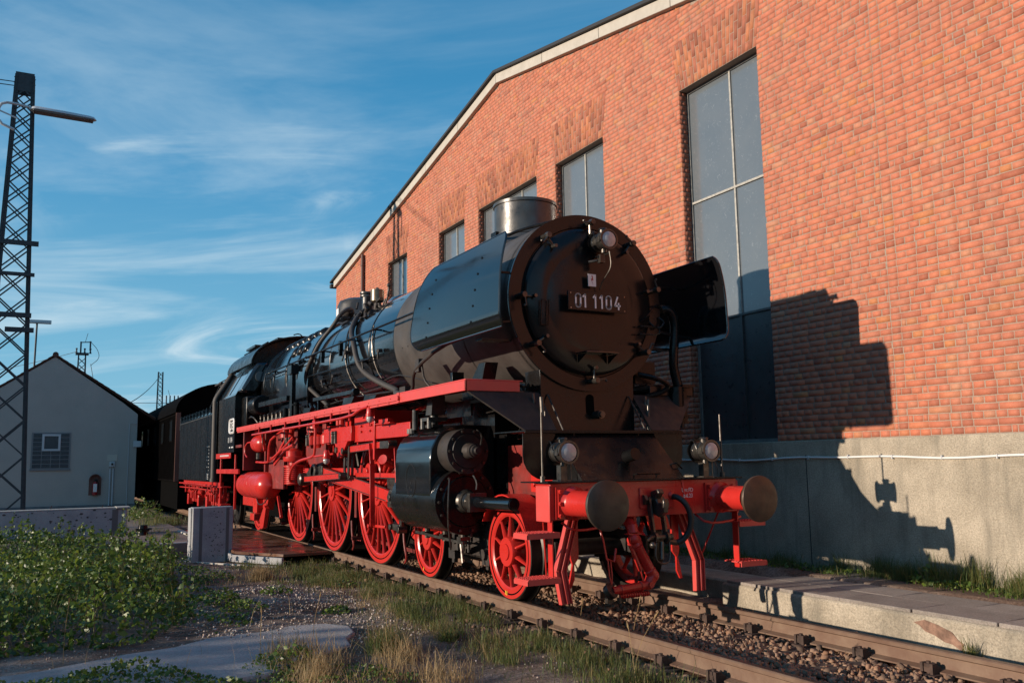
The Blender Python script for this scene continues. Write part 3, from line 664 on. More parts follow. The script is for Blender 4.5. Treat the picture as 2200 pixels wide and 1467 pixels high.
# warning sign
m = M(); m.box((.545, -.095, 3.31), (.552, .005, 3.445)); ws = lp('warning_sign', m, WHT)
m = M(); m.prism([(-.040, 3.43), (-.030, 3.375), (-.050, 3.38), (-.035, 3.325), (-.062, 3.395), (-.045, 3.392), (-.052, 3.432)], .5525, .554, 'x'); lp('lightning_bolt', m, EXT, ws, ang=0)
def lantern(c, par, post=None):
    cx, cy, cz = c
    m = M(); m.lathe((cx-.13, cy, cz), (cx+.10, cy, cz), [(0, .085), (.05, .098), (.10, .100), (.12, .092), (.42, .092), (.45, .104), (.52, .104), (.55, .096), (.86, .100), (.92, .112), (1, .112), (1, .092), (.93, .090)], 28)
    m.cyl((cx-.02, cy, cz+.085), (cx-.02, cy, cz+.125), .042, n=14); m.cyl((cx-.02, cy, cz+.125), (cx-.02, cy, cz+.14), .055, .045, 14)
    m.cyl((cx-.01, cy, cz-.13), (cx-.01, cy, cz-.09), .03, n=10)
    for s in (-1, 1): m.box((cx+.0, cy+s*.095-.01, cz-.03), (cx+.06, cy+s*.095+.012, cz+.03))
    m.cyl((cx+.085, cy-.095, cz-.02), (cx+.085, cy-.125, cz-.02), .012, n=6)
    lt = part('headlamp', m, DSTEEL, par)
    m = M(); m.lathe((cx-.16, cy, cz), (cx-.13, cy, cz), [(0, .11), (1, .125), (1, .11)], 24); m.tube([(cx-.14, cy-.10, cz+.08), (cx-.05, cy-.118, cz+.12), (cx+.0, cy-.115, cz+.02)], .006, 6, 1); part('lamp_bracket', m, BLK2, lt)
    m = M(); m.lathe((cx+.085, cy, cz), (cx+.115, cy, cz), [(0, .088), (.35, .085), (.75, .06), (1, .0)], 24); part('lens', m, GLS, lt)
    return lt
L1 = lantern((.66, .055, 3.80), loco)
m = M(); m.tube([(.46, .05, 3.66), (.60, .03, 3.63), (.70, .10, 3.67)], .012, 6); m.box((.60, .0, 3.56), (.66, .06, 3.65)); m.tube([(.70, .09, 3.68), (.715, .10, 3.56), (.70, .095, 3.48), (.58, .07, 3.37), (.53, .06, 3.28)], .006, 6, 2); m.cyl((.52, -.06, 3.585), (.60, .0, 3.59), .014, n=8); part('lamp_cable', m, DSTEEL, L1)
# chimney
m = M(); m.lathe((-1, 0, 4.00), (-1, 0, 4.63), [(0, .52), (.12, .44), (.22, .405), (.30, .395), (.31, .402), (.345, .402), (.355, .393), (.93, .390), (.94, .405), (1, .405), (1, .365), (.3, .35)], 64, caps=False); ch = lp('chimney', m, CHIM)
m = M(); m.lathe((-1, 0, 4.2), (-1, 0, 4.3), [(0, .36), (1, .36)], 32); lp('chimney_throat', m, HOLE, ch)
m = M()
for y, x in ((-.40, -1.05), (.40, -1)): m.box((x-.07, y-.03, 4.19), (x+.07, y+.04, 4.25))
m.tube([(-1.32, -.36, 4.2), (-.9, -.44, 4.12), (-.55, -.36, 4.16), (-.2, -.2, 4.18), (.2, -.05, 4.17)], .02, 8, 2); lp('chimney_fittings', m, BLK2, ch)
# saddle plate, front apron
m = M(); m.prism([(-.60, 1.74), (.60, 1.74), (.60, 2.30), (.62, 2.62), (-.62, 2.62), (-.60, 2.30)], .02, .345, 'x'); sad = lp('smokebox_saddle', m, BLKF, bev=.004)
m = M(); m.prism([(.015+.055*math.cos(a*math.pi/8), (2.10 if math.sin(a*math.pi/8) > 0 else 1.98)+.055*math.sin(a*math.pi/8)) for a in range(16)], .33, .3475, 'x'); lp('saddle_opening', m, HOLE, sad, ang=0)
m = M(); m.cyl((.35, .08, 1.93), (.47, .08, 1.93), .045, n=12); m.cyl((.47, .08, 1.93), (.50, .08, 1.93), .035, n=6); lp('drain_cock', m, DSTEEL, sad)
m = M(); m.box((.0, -.99, 1.735), (.70, .99, 1.75)); m.box((.690, -.99, 1.72), (.70, .99, 1.735)); pl = lp('front_platform', m, BLK2, bev=.002)
m = M()
for s in (-1, 1): m.prism([(.68, 1.73)]+[(1.02-.0*i, 1.73) for i in range(0)]+[(.68, 1.25), (.30, 1.25), (.30, 1.73)], s*.40, s*.41)
lp('apron_web', m, BLK2)
m = M()      # sloping centre apron
m.prism([(.62, 1.73), (.64, 1.73), (1.16, 1.245), (1.14, 1.245)], -.62, .62); m.prism([(.62, 1.73), (1.14, 1.245), (.62, 1.245)], -.62, -.61); m.prism([(.62, 1.73), (1.14, 1.245), (.62, 1.245)], .61, .62)
lp('front_apron', m, BLK2, bev=.002)
for s in (-1, 1):
    pts = [(s*.62, 1.72), (s*1.0, 1.72), (s*1.0, 1.50)]+[(s*(1.0-.26*(1-math.cos(a))), 1.50-.25*math.sin(a)) for a in (.3, .6, .9, 1.2, 1.45)]+[(s*.62, 1.25)]
    m = M(); m.prism(pts, .655, .668, 'x'); lp('apron_wing', m, BLK2, bev=.002)
m = M(); m.cyl((.98, .03, 1.47), (1.14, .03, 1.50), .062, n=20); lp('apron_pipe_stub', m, BLK2)
m = M(); m.tube([(1.10, .02, 1.29), (1.17, .02, 1.30), (1.17, .30, 1.30), (1.10, .30, 1.29)], .009, 6); m.tube([(1.0, .55, 1.38), (1.06, .60, 1.40), (1.05, .68, 1.34)], .009, 6); lp('apron_handle', m, BLK2)
# --- frame and buffer beam
m = M(); m.box((1.35, -1.11, .90), (1.38, 1.11, 1.235)); m.box((1.10, -1.11, 1.215), (1.35, 1.11, 1.235)); m.box((1.15, -1.11, .90), (1.35, -1.095, 1.215)); m.box((1.15, 1.095, .90), (1.35, 1.11, 1.215)); m.box((1.38, -.12, .97), (1.395, .30, 1.17)); m.box((1.0, -.6, .95), (1.35, -.56, 1.2)); m.box((1.0, .56, .95), (1.35, .6, 1.2)); beam = lp('buffer_beam', m, RED, bev=.006)
m = M(); m.box((1.13, -1.125, .885), (1.385, -1.11, 1.215)); m.box((1.13, 1.11, .885), (1.385, 1.125, 1.215)); lp('beam_end_plate', m, PINK, beam, bev=.006)
m = M(); m.box((.90, -1.16, 1.237), (1.42, 1.16, 1.250)); lp('beam_tread_plate', m, BLK2, beam, bev=.002)
m = M(); m.box((1.301, .40, .985), (1.3045, .40, .985)) if False else None
text('beam_lettering', 'Unt.FD\n 8.6.23', .056, (1.383, .47, 1.105), (0, 1, 0), (0, 0, 1), TXT, beam, .0008, .85)
m = M(); m.prism([(.395, 1.235), (.42, 1.235), (.44, 1.09), (.425, 1.09)], 1.383, 1.386, 'x'); lp('chalk_mark', m, PINK, beam, ang=0)
for s in (-1, 1):
    y = s*.875
    m = M(); m.box((1.38, y-.19, .91), (1.40, y+.19, 1.20)); m.box((1.40, y-.17, .93), (1.415, y+.17, 1.18))
    m.lathe((1.415, y, 1.05), (1.82, y, 1.05), [(0, .155), (.06, .128), (.12, .118), (.92, .118), (.95, .124), (1, .124)], 32)
    for dy in (-.15, .15):
        for dz in (-.11, 0, .11): m.bolt((1.415, y+dy, 1.05+dz), (1, 0, 0), .022, .024)
    bf = lp('buffer', m, RED)
    m = M(); m.lathe((1.82, y, 1.05), (1.945, y, 1.05), [(0, .098), (.7, .098), (.85, .12), (1, .16)], 28); part('buffer_plunger', m, DSTEEL, bf)
    m = M(); m.lathe((1.93, y, 1.05), (2.0, y, 1.05), [(0, .16), (.18, .218), (.45, .222), (.62, .218), (.80, .18), (.93, .10), (1, 0)], 48)
    part('buffer_head', m, mat('greasy_buffer_black', (.022, .019, .015), .42, nscale=6, namt=.7, rvar=.15, tint2=(.075, .055, .04), bump=.002, bscale=9) if s < 0 else mat('worn_buffer_brown', (.10, .058, .036), .5, metal=.3, nscale=6, namt=.7, rvar=.12, tint2=(.035, .026, .022), bump=.002, bscale=9), bf)
# hook and screw coupling
m = M(); m.prism([(1.30, 1.11), (1.42, 1.14), (1.50, 1.16), (1.53, 1.12), (1.50, 1.10), (1.47, 1.06), (1.50, 1.02), (1.55, 1.03), (1.585, 1.07), (1.60, 1.02), (1.58, .94), (1.50, .89), (1.42, .92), (1.30, .99)], .01, .075); hook = lp('draw_hook', m, DSTEEL, bev=.010)
m = M(); m.cyl((1.40, -.07, 1.055), (1.40, .15, 1.055), .028, n=12); m.cyl((1.40, -.09, 1.055), (1.40, -.06, 1.055), .052, n=6)
for s in (-1, 1):
    yy = .043+s*.07; m.prism([(1.37, 1.08), (1.43, 1.08), (1.50, .70), (1.45, .69)], yy-.011, yy+.011)
    m.lathe((1.48, yy-.014, .70), (1.48, yy+.014, .70), [(0, .055), (1, .055)], 16)
m.cyl((1.48, -.09, .70), (1.48, .18, .70), .030, n=12); m.tube([(1.49, .0, .70), (1.54, -.10, .72), (1.56, -.16, .69)], .012, 8, 1); m.cyl((1.50, .04, .66), (1.52, .02, .50), .022, n=10); m.tube([(1.50, -.02, .68), (1.52, -.06, .50), (1.52, .02, .45), (1.52, .12, .47), (1.50, .13, .66)], .010, 8, 2); m.sphere((1.56, -.11, .64), .032, 10, 8)
lp('screw_coupling', m, DSTEEL, bev=0)
m = M(); m.tube([(1.35, .26, 1.07), (1.45, .28, 1.08), (1.52, .33, 1.02), (1.55, .37, .90), (1.54, .36, .76), (1.50, .30, .66), (1.48, .24, .64)], .029, 12, 2); hb = lp('brake_hose', m, RUB)
m = M(); m.cyl((1.30, .25, 1.08), (1.40, .265, 1.08), .035, n=12); m.sphere((1.37, .26, 1.09), .05, 12, 8); m.cyl((1.37, .20, 1.12), (1.37, .30, 1.14), .015, n=8); part('hose_cock', m, RED, hb)
m = M(); m.cyl((1.47, .24, .64), (1.46, .12, .66), .03, n=10); part('hose_end', m, DSTEEL, hb)
# steam heating pipe (red)
m = M(); m.cyl((1.28, -.20, .86), (1.40, -.215, .80), .05, n=14); m.cyl((1.38, -.215, .82), (1.40, -.215, .745), .055, n=14); m.cyl((1.40, -.28, .745), (1.40, -.15, .745), .016, n=8)
m.box((1.36, -.29, .735), (1.44, -.14, .745)); m.sphere((1.41, -.215, .69), .062, 16, 10); m.cyl((1.41, -.28, .685), (1.41, -.15, .685), .028, n=10)
m.lathe((1.41, -.205, .66), (1.44, -.045, .36), [(0, .058), (.08, .064), (.12, .052), (.14, .060), (.2, .052), (.85, .052), (.88, .060), (.92, .056), (1, .06)], 20)
m.sphere((1.44, -.035, .345), .062, 14, 9); m.cyl((1.44, -.04, .345), (1.44, -.08, .275), .058, .052, 14); m.cyl((1.44, -.09, .27), (1.50, -.09, .27), .03, n=8)
m.lathe((1.44, -.07, .265), (1.44, -.50, .235), [(0, .045), (.06, .052), (.16, .040), (.22, .040), (.23, .048), (.27, .048), (.28, .040), (.74, .040), (.75, .048), (.80, .048), (.82, .04), (1, .038)], 18)
for i in range(12): m.cyl((1.44, -.10-.026*i, .185), (1.44, -.112-.026*i, .185), .026, n=10)
m.cyl((1.44, -.09, .185), (1.44, -.42, .185), .018, n=8)
m.cyl((1.40, -.265, .66), (1.43, -.165, .40), .022, n=10); m.cyl((1.43, -.165, .40), (1.44, -.14, .29), .008, n=6)
shp = lp('steam_heating_pipe', m, RED)
m = M(); m.lathe((1.42, -.535, .22), (1.46, -.515, .25), [(0, .07), (1, .075), (1, .045)], 14); m.box((1.40, -.56, .13), (1.45, -.50, .20)); m.box((1.42, -.44, .12), (1.46, -.42, .17)); part('pipe_coupling_head', m, DSTEEL, shp)
m = M(); m.tube([(1.32, -.57, .87), (1.40, -.56, .70), (1.43, -.545, .52)], .010, 6); m.tube([(1.43, -.545, .53), (1.44, -.47, .50), (1.43, -.44, .62)], .010, 6); m.tube([(1.43, -.535, .52), (1.44, -.53, .38), (1.44, -.51, .30)], .008, 6); m.tube([(1.43, -.505, .52), (1.44, -.50, .38), (1.44, -.505, .30)], .008, 6); lp('pipe_hanger', m, RED, shp)
m = M(); m.tube([(1.30, -.95, .875), (1.38, -.90, .81), (1.40, -.78, .80), (1.40, -.62, .815)], .012, 8, 1); m.tube([(1.30, .62, .89), (1.40, .68, .80), (1.38, .98, .80), (1.32, 1.2, .84)], .012, 8, 1); lp('shunter_handrail', m, RED)
# rail guards, marker rods, steps
for s in (-1, 1):
    m = M(); y = s*.79
    A, Bp, Cp = (1.02, s*.66, .90), (1.06, s*.835, .40), (1.10, s*.80, .10)
    for dx in (0, ):
        m.beam(A, Bp, .11, .016, (1, 0, 0)); m.beam(Bp, Cp, .11, .016, (1, 0, 0))
        m.beam((A[0]+.0, A[1], A[2]), (Bp[0], Bp[1], Bp[2]), .012, .08, (1, 0, 0)); m.beam(Bp, Cp, .012, .08, (1, 0, 0))
        for u in (-.055, .055): m.beam((A[0], A[1]+u, A[2]), (Bp[0], Bp[1]+u, Bp[2]), .012, .06, (1, 0, 0)); m.beam((Bp[0], Bp[1]+u, Bp[2]), (Cp[0], Cp[1]+u, Cp[2]), .012, .06, (1, 0, 0))
    lp('rail_guard', m, PINK, bev=.003)
    m = M(); m.prism([(s*.66, .90), (s*.57, .90), (s*.57, .50), (s*.62, .44), (s*.62, .30), (s*.66, .22), (s*.69, .22), (s*.64, .44), (s*.66, .5)], .95, .975, 'x'); lp('guard_bracket', m, RED, bev=.002)
    m = M(); m.cyl((1.20, s*1.085, 1.25), (1.20, s*1.085, 1.90), .010, n=8); m.cyl((1.20, s*1.085, 1.25), (1.20, s*1.085, 1.30), .024, n=8); lp('marker_rod', m, DSTEEL)
    lt = lantern((1.22, s*.86, 1.52), loco)
    m = M(); m.box((1.14, s*.86-.035, 1.25), (1.22, s*.86+.035, 1.40)); m.cyl((1.24, s*.86+.06, 1.25), (1.24, s*.86+.06, 1.42), .008, n=6); m.tube([(1.22, s*.86+.1, 1.44), (1.24, s*.86+.13, 1.34), (1.2, s*.86+.16, 1.26)], .004, 5); m.box((1.1, s*.86-.06, 1.25), (1.25, s*.86+.06, 1.262)); part('lamp_post', m, DSTEEL, lt)
    for z, x0 in ((.80, 1.20), (.40, 1.20)):
        m = M(); m.box((x0, s*1.40 if s < 0 else 1.06, z-.012), (x0+.26, -1.06 if s < 0 else 1.40, z)); m.box((x0+.248, s*1.40 if s < 0 else 1.06, z-.05), (x0+.26, -1.06 if s < 0 else 1.40, z-.012)); m.box((x0, s*1.40-.006, z-.05), (x0+.26, s*1.40+.006, z-.012))
        for i in range(6):
            for j_ in range(8): m.box((x0+.015+i*.040, min(s*1.07, s*1.39)+.006+j_*.039, z), (x0+.040+i*.040, min(s*1.07, s*1.39)+.024+j_*.039, z+.005))
        st = lp('footstep', m, PINK, bev=.0)
        m = M(); m.box((x0+.11, s*1.10-.006, .38 if z > .5 else .34), (x0+.19, s*1.10+.006, .90 if z > .5 else .385)); lp('step_strap', m, RED, st)
    m = M(); m.cyl((1.15, s*1.06, .9), (.95, s*.92, .35), .010, n=6); lp('step_stay', m, RED)
# main frame plates, stretchers
m = M()
for s in (-1, 1):
    y0, y1 = (s*.56, s*.50)
    m.prism([(1.27, .90), (1.27, 1.23), (.95, 1.24), (.55, 1.62), (-.6, 1.62), (-1, 1.35), (-11.6, 1.35), (-11.6, .75), (-3.4, .62), (-2.9, 1.0), (.6, 1.02), (1.0, .90)], y0, y1)
fr = lp('main_frame', m, DRED)
m = M()      # front extension seen ahead of the cylinders: bright red with bolts
for s in (-1, 1):
    m.prism([(1.10, 1.22), (.78, 1.235), (.60, 1.50), (.57, 1.62), (.10, 1.62), (.10, 1.12), (.62, 1.10)], s*.600, s*.565)
    for x, z in ((.2, 1.20), (.31, 1.20), (.42, 1.20), (.6, 1.20), (.72, 1.20), (.47, 1.52), (.52, 1.38), (.2, 1.55), (.3, 1.55)): m.bolt((x, s*.600, z), (0, s, 0), .034, .035)
lp('frame_extension', m, RED, bev=.003)
m = M()
for x0, x1, z0, z1 in ((.25, .42, 1.32, 1.45),):
    m.box((x0, -.604, z0), (x1, -.6005, z1))
lp('frame_opening', m, HOLE)
m = M(); m.box((-2.9, -.5, 1.02), (1.25, .5, 1.06)); m.box((-11.6, -.5, 1.30), (-2.9, .5, 1.34))
for x in (-3.2, -5.2, -7.5, -9.8, -11): m.box((x-.03, -.5, .75), (x+.03, .5, 1.34))
m.box((-3.0, -.5, .55), (-2.9, .5, 1.34)); lp('frame_stretcher', m, BLK2)
# leading wheel splasher
m = M(); n = 14; outer = [(.56*math.cos(math.radians(a)), .50+.60*math.sin(math.radians(a))) for a in np.linspace(18, 150, n)]; inner = [(.55*math.cos(math.radians(a)), .50+.585*math.sin(math.radians(a))) for a in np.linspace(150, 18, n)]
m.prism(outer+inner, -.90, -.62); m.prism(outer+inner, .62, .90); lp('wheel_splasher', m, RED)
# --- wheels
def wheel(x, s, R, nsp, hubr, wt=None, pin=None, hubz=.06, tag_='driving_wheel', mt=RED):
    y = s*.76; ho = s*hubz
    m = M(); Rt = R*.925 if R > .7 else R*.88
    m.lathe((x, y-s*.065, R), (x, y+s*.068, R), [(.25, Rt-.075), (0.15, Rt), (.9, Rt), (1, Rt-.012), (1, Rt-.055), (.9, Rt-.075), (.25, Rt-.075)], 64, caps=False)
    m.lathe((x, y-s*.08, R), (x, y+s*(.068+hubz), R), [(0, hubr), (.80, hubr), (.92, hubr*.93), (.93, hubr*.55), (1, hubr*.52), (1, .001)], 32)
    for i in range(nsp):
        t = 2*math.pi*(i+.5)/nsp; c, q = math.cos(t), math.sin(t)
        p = Vector((x+hubr*.8*c, y+s*(.02+hubz*.3), R+hubr*.8*q)); e = Vector((x+(Rt-.06)*c, y+s*.03, R+(Rt-.06)*q))
        tang = Vector((-q, 0, c)); n2 = Vector((0, 1, 0)); r0, r1 = (.036, .023) if R > .7 else (.032, .021); k = 10; o = len(m.v)
        for P_, rr, ry in ((p, r0*1.35, r0*1.5), (p.lerp(e, .25), r0, r0*1.3), (p.lerp(e, .85), r1, r1*1.2), (e, r1*1.8, r1*1.5)):
            for a in range(k): th = 2*math.pi*a/k; m.v.append(tuple(P_+tang*math.cos(th)*rr*.62+n2*math.sin(th)*ry))
        for a_ in range(3):
            for a in range(k): b_ = (a+1) % k; m.f.append((o+a_*k+a, o+a_*k+b_, o+(a_+1)*k+b_, o+(a_+1)*k+a))
    if pin is not None:
        px, pz = pin; d = Vector((px-x, 0, pz-R)); 
        m.lathe((px, y-s*.02, pz), (px, y+s*(.07+hubz), pz), [(0, .15), (.9, .15), (1, .13)], 24)
        t = math.atan2(d.z, d.x); dn = Vector((-math.sin(t), 0, math.cos(t)))
        m.prism([(x+dn.x*hubr*.9, R+dn.z*hubr*.9), (px+dn.x*.15, pz+dn.z*.15), (px-dn.x*.15, pz-dn.z*.15), (x-dn.x*hubr*.9, R-dn.z*hubr*.9)], y, y+s*(.055+hubz))
    if wt is not None:
        a0, a1 = wt; pts = [((Rt-.05)*math.cos(a), (Rt-.05)*math.sin(a)) for a in np.linspace(a0, a1, 14)]; 
        m.prism([(x+a, R+b) for a, b in pts], y-s*.02, y+s*.062)
    wh = lp(tag_, m, mt)
    m = M(); m.lathe((x, y-s*.09, R), (x, y+s*.07, R), [(0, Rt-.002), (0, R+.028), (.18, R+.028), (.26, R), (.98, R-.006), (1, R-.018), (1, Rt+.002)], 72, caps=False); part('tyre', m, TREAD, wh)
    m = M(); m.lathe((x, y+s*.0701, R), (x, y+s*.0715, R), [(0, Rt-.0), (0, R-.018), (1, R-.02), (1, Rt-.0)], 72, caps=False); part('tyre_face', m, mt, wh)
    m = M(); m.lathe((x, y+s*.0715, R), (x, y+s*.0722, R), [(0, Rt+.004), (1, Rt+.001), (1, Rt-.010), (0, Rt-.012)], 72, caps=False); part('tyre_groove', m, HOLE, wh)
    return wh
CR = .33; PINS = [(-4.08+.02, 1.0+CR), (-6.38+.02, 1.0+CR), (-8.68+.02, 1.0+CR)]
for s in (-1, 1):
    for x in (0, -2.2): wheel(x, s, .5, 10, .160, tag_='leading_wheel', hubz=.05)
    for i, x in enumerate((-4.08, -6.38, -8.68)): wheel(x, s, 1.0, 20, .17, pin=PINS[i])
    wheel(-12.2, s, .625, 12, .15, tag_='trailing_wheel')
m = M()
for x, r in ((0, .09), (-2.2, .09), (-4.08, .11), (-6.38, .12), (-8.68, .11), (-12.2, .09)): m.cyl((x, -.7, 1.0 if r > .1 else (.5 if x > -5 else .625)), (x, .7, 1.0 if r > .1 else (.5 if x > -5 else .625)), r, n=12)
lp('axle', m, SOOT)
# yellow paint ticks on the leading tyres
for x, a in ((0, -100), (0, -96), (-2.2, -112)):
    m = M(); t = math.radians(a); c, q = math.cos(t), math.sin(t); m.beam((x+.41*c, -.834, .5+.41*q), (x+.455*c, -.834, .5+.455*q), .014, .002, (0, 1, 0)); lp('paint_tick', m, mat('yellow_paint', (.75, .45, .03), .6), ang=0)
# bogie frame, brake gear
m = M()
for s in (-1, 1):
    m.prism([(.55, .62), (.55, .42), (-.6, .34), (-1.6, .34), (-2.8, .42), (-2.8, .62), (-1.7, .72), (-.5, .72)], s*.58, s*.55)
    for x in (-.62, -1.55): m.prism([(x-.05, .85), (x+.05, .85), (x+.03, .25), (x-.03, .25)], s*.78, s*.73); m.box((x-.09, s*.75-.05, .30), (x+.09, s*.75+.05, .42))
    m.beam((-.75, s*.80, .60), (-1.5, s*.80, .42), .03, .07); m.lathe((-.62, s*.84, .42), (-.62, s*.77, .42), [(0, .06), (1, .06)], 12)
    for x in (-.95, -1.1, -1.25): m.cyl((x, s*.85, .68), (x, s*.85, .42), .018, n=8); m.box((x-.03, s*.88-.02, .56), (x+.03, s*.88+.02, .66))
    m.beam((-1.6, s*.98, .66), (-.6, s*.98, .64), .03, .035)
m.cyl((-1.1, -.55, .5), (-1.1, .55, .5), .15, n=16); lp('bogie_frame', m, SOOT)
m = M()
for s in (-1, 1):
    for x, R in ((-4.08, 1), (-6.38, 1), (-8.68, 1)):
        xx = x-1.10 if x != -4.08 else x-1.10
        for dx in (0, .0): m.beam((xx, s*.78, 1.25), (xx+.03, s*.78, .28), .05, .045)
        m.box((xx+.00, s*.80-.05, .62), (xx+.10, s*.80+.05, 1.05)); m.cyl((xx+.03, s*.90, .30), (xx+.03, s*.6, .30), .03, n=8)
        m.beam((xx+.03, s*.70, .30), (xx+2.2, s*.70, .26), .02, .05)
        m.tube([(x+.92, s*.80, .55), (x+1.0, s*.82, .35), (x+1.05, s*.80, .16), (x+.92, s*.78, .10)], .018, 8, 2)
lp('brake_rigging', m, DRED)
# --- cylinders
for s in (-1, 1):
    yo, yi = s*1.39, s*.58
    pts = [(yi, 1.86), (s*.98, 1.875), (s*1.16, 1.84), (s*1.30, 1.74), (s*1.375, 1.60), (yo, 1.45), (yo, 1.12), (s*1.385, .98), (s*1.33, .84), (s*1.22, .72), (s*1.05, .655), (s*.9, .66), (yi, .80)]
    m = M(); m.prism(pts, -1.90, -.80, 'x'); cy = lp('cylinder_casing', m, BLK, bev=.012, ang=40)
    m = M(); n = 20   # inset oval maker's plate outline
    m.tube([(-1.38+.15*math.cos(2*math.pi*i/24), yo+s*.002, 1.24+.19*math.sin(2*math.pi*i/24)) for i in range(25)], .0035, 5)
    for (dx, dz) in ((0, -.04), (-.03, -.09), (.03, -.12)): m.box((-1.39+dx, yo-.004, 1.24+dz), (-1.37+dx, yo+.004, 1.26+dz))
    lp('casing_oval', m, DSTEEL, cy)
    for (yc, zc, R1, xf, nm) in ((s*1.06, 1.565, .245, -.50, 'valve_chest'), (s*1.04, 1.01, .355, -.62, 'cylinder')):
        m = M(); m.lathe((-2.10, yc, zc), (xf, yc, zc), [(0, R1*.8), (.02, R1*.98), (.12, R1), (.965, R1), (.97, R1*1.03), (1, R1*1.03), (1, R1*.80), (1.01, R1*.76), (1.012, R1*.40)], 56, caps=True)
        c1_ = lp(nm, m, BLK2 if nm == 'cylinder' else SOOT)
        m = M()
        for i in range(14 if nm == 'cylinder' else 10):
            t = 2*math.pi*i/(14 if nm == 'cylinder' else 10); m.bolt((xf, yc+R1*.915*math.cos(t), zc+R1*.915*math.sin(t)), (1, 0, 0), .017, .028)
        part('cover_bolts', m, DSTEEL, c1_)
        m = M()
        if nm == 'valve_chest': m.lathe((xf, yc, zc), (xf+.27, yc, zc), [(0, .095), (.3, .085), (.45, .07), (.5, .078), (.7, .078), (.72, .062), (.85, .062), (.88, .04), (1, .036)], 22)
        else: m.lathe((xf, yc, zc), (xf+.32, yc, zc), [(0, .14), (.12, .135), (.2, .115), (.45, .11), (.5, .09), (.8, .088), (.83, .10), (.95, .10), (1, .085)], 26); m.box((xf+.26, yc-.10, zc-.10), (xf+.33, yc+.10, zc+.10))
        part('gland_cover', m, DSTEEL if nm == 'cylinder' else SOOT, c1_)
    m = M(); m.cyl((-.30, s*1.04, 1.01), (.53, s*1.04, 1.015), .066, n=24); m.cyl((.52, s*1.04, 1.015), (.545, s*1.04, 1.015), .056, n=24); lp('piston_rod_tube', m, BLK, cy)
    m = M(); m.box((-1.6, s*1.12-.07, 1.86), (-1.2, s*1.12+.07, 1.89)); m.cyl((-1.25, s*1.15, 1.86), (-1.25, s*1.15, 2.0), .05, n=12); m.box((-1.38, s*1.15-.12, 1.93), (-1.12, s*1.15+.12, 1.97))
    for dx in (-.1, .1): m.cyl((-1.25+dx, s*1.25, 1.84), (-1.25+dx, s*1.25, 1.96), .03, n=8)
    m.prism([(-1.34, 2.0), (-1.16, 2.0), (-1.12, 2.22), (-1.26, 2.24)], s*1.22, s*1.06); m.cyl((-1.60, s*1.25, 1.84), (-1.60, s*1.25, 2.08), .035, n=10); m.cyl((-1.85, s*1.2, 1.80), (-1.85, s*1.2, 1.86), .06, n=8); m.cyl((-1.75, s*1.22, 1.80), (-1.75, s*1.22, 1.86), .04, n=8)
    lp('snifting_valve', m, CHIM, cy)
    m = M()      # drain cocks under the cylinder
    for x in (-1.75, -1.2, -.70): m.cyl((x, s*1.03, .68), (x, s*1.03, .54), .035, n=8); m.box((x-.05, s*1.03-.06, .58), (x+.05, s*1.03+.06, .62))
    m.beam((-2.0, s*1.08, .60), (-.6, s*1.08, .56), .018, .03); m.cyl((-.72, s*1.06, .60), (-.66, s*1.06, .34), .014, n=6)
    m.tube([(-.58, s*1.25, 1.26), (-.50, s*1.30, 1.10), (-.52, s*1.30, .8), (-.58, s*1.24, .5)], .010, 6, 2)
    m.tube([(-.50, s*1.0, 1.30), (-.44, s*.98, 1.22), (-.42, s*1.0, 1.14)], .012, 6, 1); m.tube([(-.60, s*.9, 1.80), (-.42, s*.92, 1.74), (-.34, s*.98, 1.62)], .010, 6, 1)
    lp('drain_pipes', m, DSTEEL, cy)
# inside cylinder / frame block
m = M(); m.box((-1.9, -.57, .75), (-.5, .57, 1.75)); m.lathe((-2.0, 0, 1.25), (-.25, 0, 1.20), [(0, .33), (1, .33)], 24); m.lathe((-1.0, -.1, 1.72), (.0, -.1, 1.72), [(0, .22), (1, .22)], 20); m.box((-1.6, -.62, 1.7), (-.7, .62, 2.30)); lp('inside_cylinder', m, BLK2)
m = M()
for s in (-1, 1):
    m.tube([(-.1, s*.55, 1.95), (.05, s*.72, 1.75), (.08, s*.75, 1.66), (.1, s*.6, 1.75)], .007, 5, 2); m.tube([(-.35, s*.9, 1.98), (-.1, s*.72, 2.04), (-.02, s*.66, 2.0)], .008, 5, 2)
    m.cyl((.45, s*.70, 1.72), (.40, s*.72, 2.14), .014, n=6); m.cyl((.52, s*.66, 1.45), (.50, s*.68, 2.10), .022, n=8); m.cyl((.53, s*.66, 1.7), (.53, s*.66, 1.95), .007, n=6)
    m.cyl((.62, s*.62, 1.75), (.30, s*.60, 2.12), .010, n=6); m.cyl((.66, s*.52, 1.75), (.36, s*.52, 2.14), .010, n=6)
    m.tube([(.5, s*.66, 1.75), (.52, s*.66, 1.5), (.5, s*.6, 1.42)], .03, 8, 1)
lp('front_pipes', m, DSTEEL)
m = M(); m.box((-.55, -1.0, 2.10), (-.1, -.62, 2.13)); m.box((-.5, -.98, 2.16), (.15, -.6, 2.19)); 
for i in range(7): m.cyl((-.5+i*.1, -.9, 2.19), (-.5+i*.1, -.9, 2.26), .02, n=6)
for i in range(5): m.sphere((-.2+.09*i, -.70, 2.25+.02*(i % 2)), .035, 8, 6)
m.tube([(-.4, -.75, 2.2), (-.1, -.7, 2.28), (.15, -.68, 2.24), (.2, -.66, 1.9)], .015, 6, 2); lp('valve_manifold', m, DSTEEL)
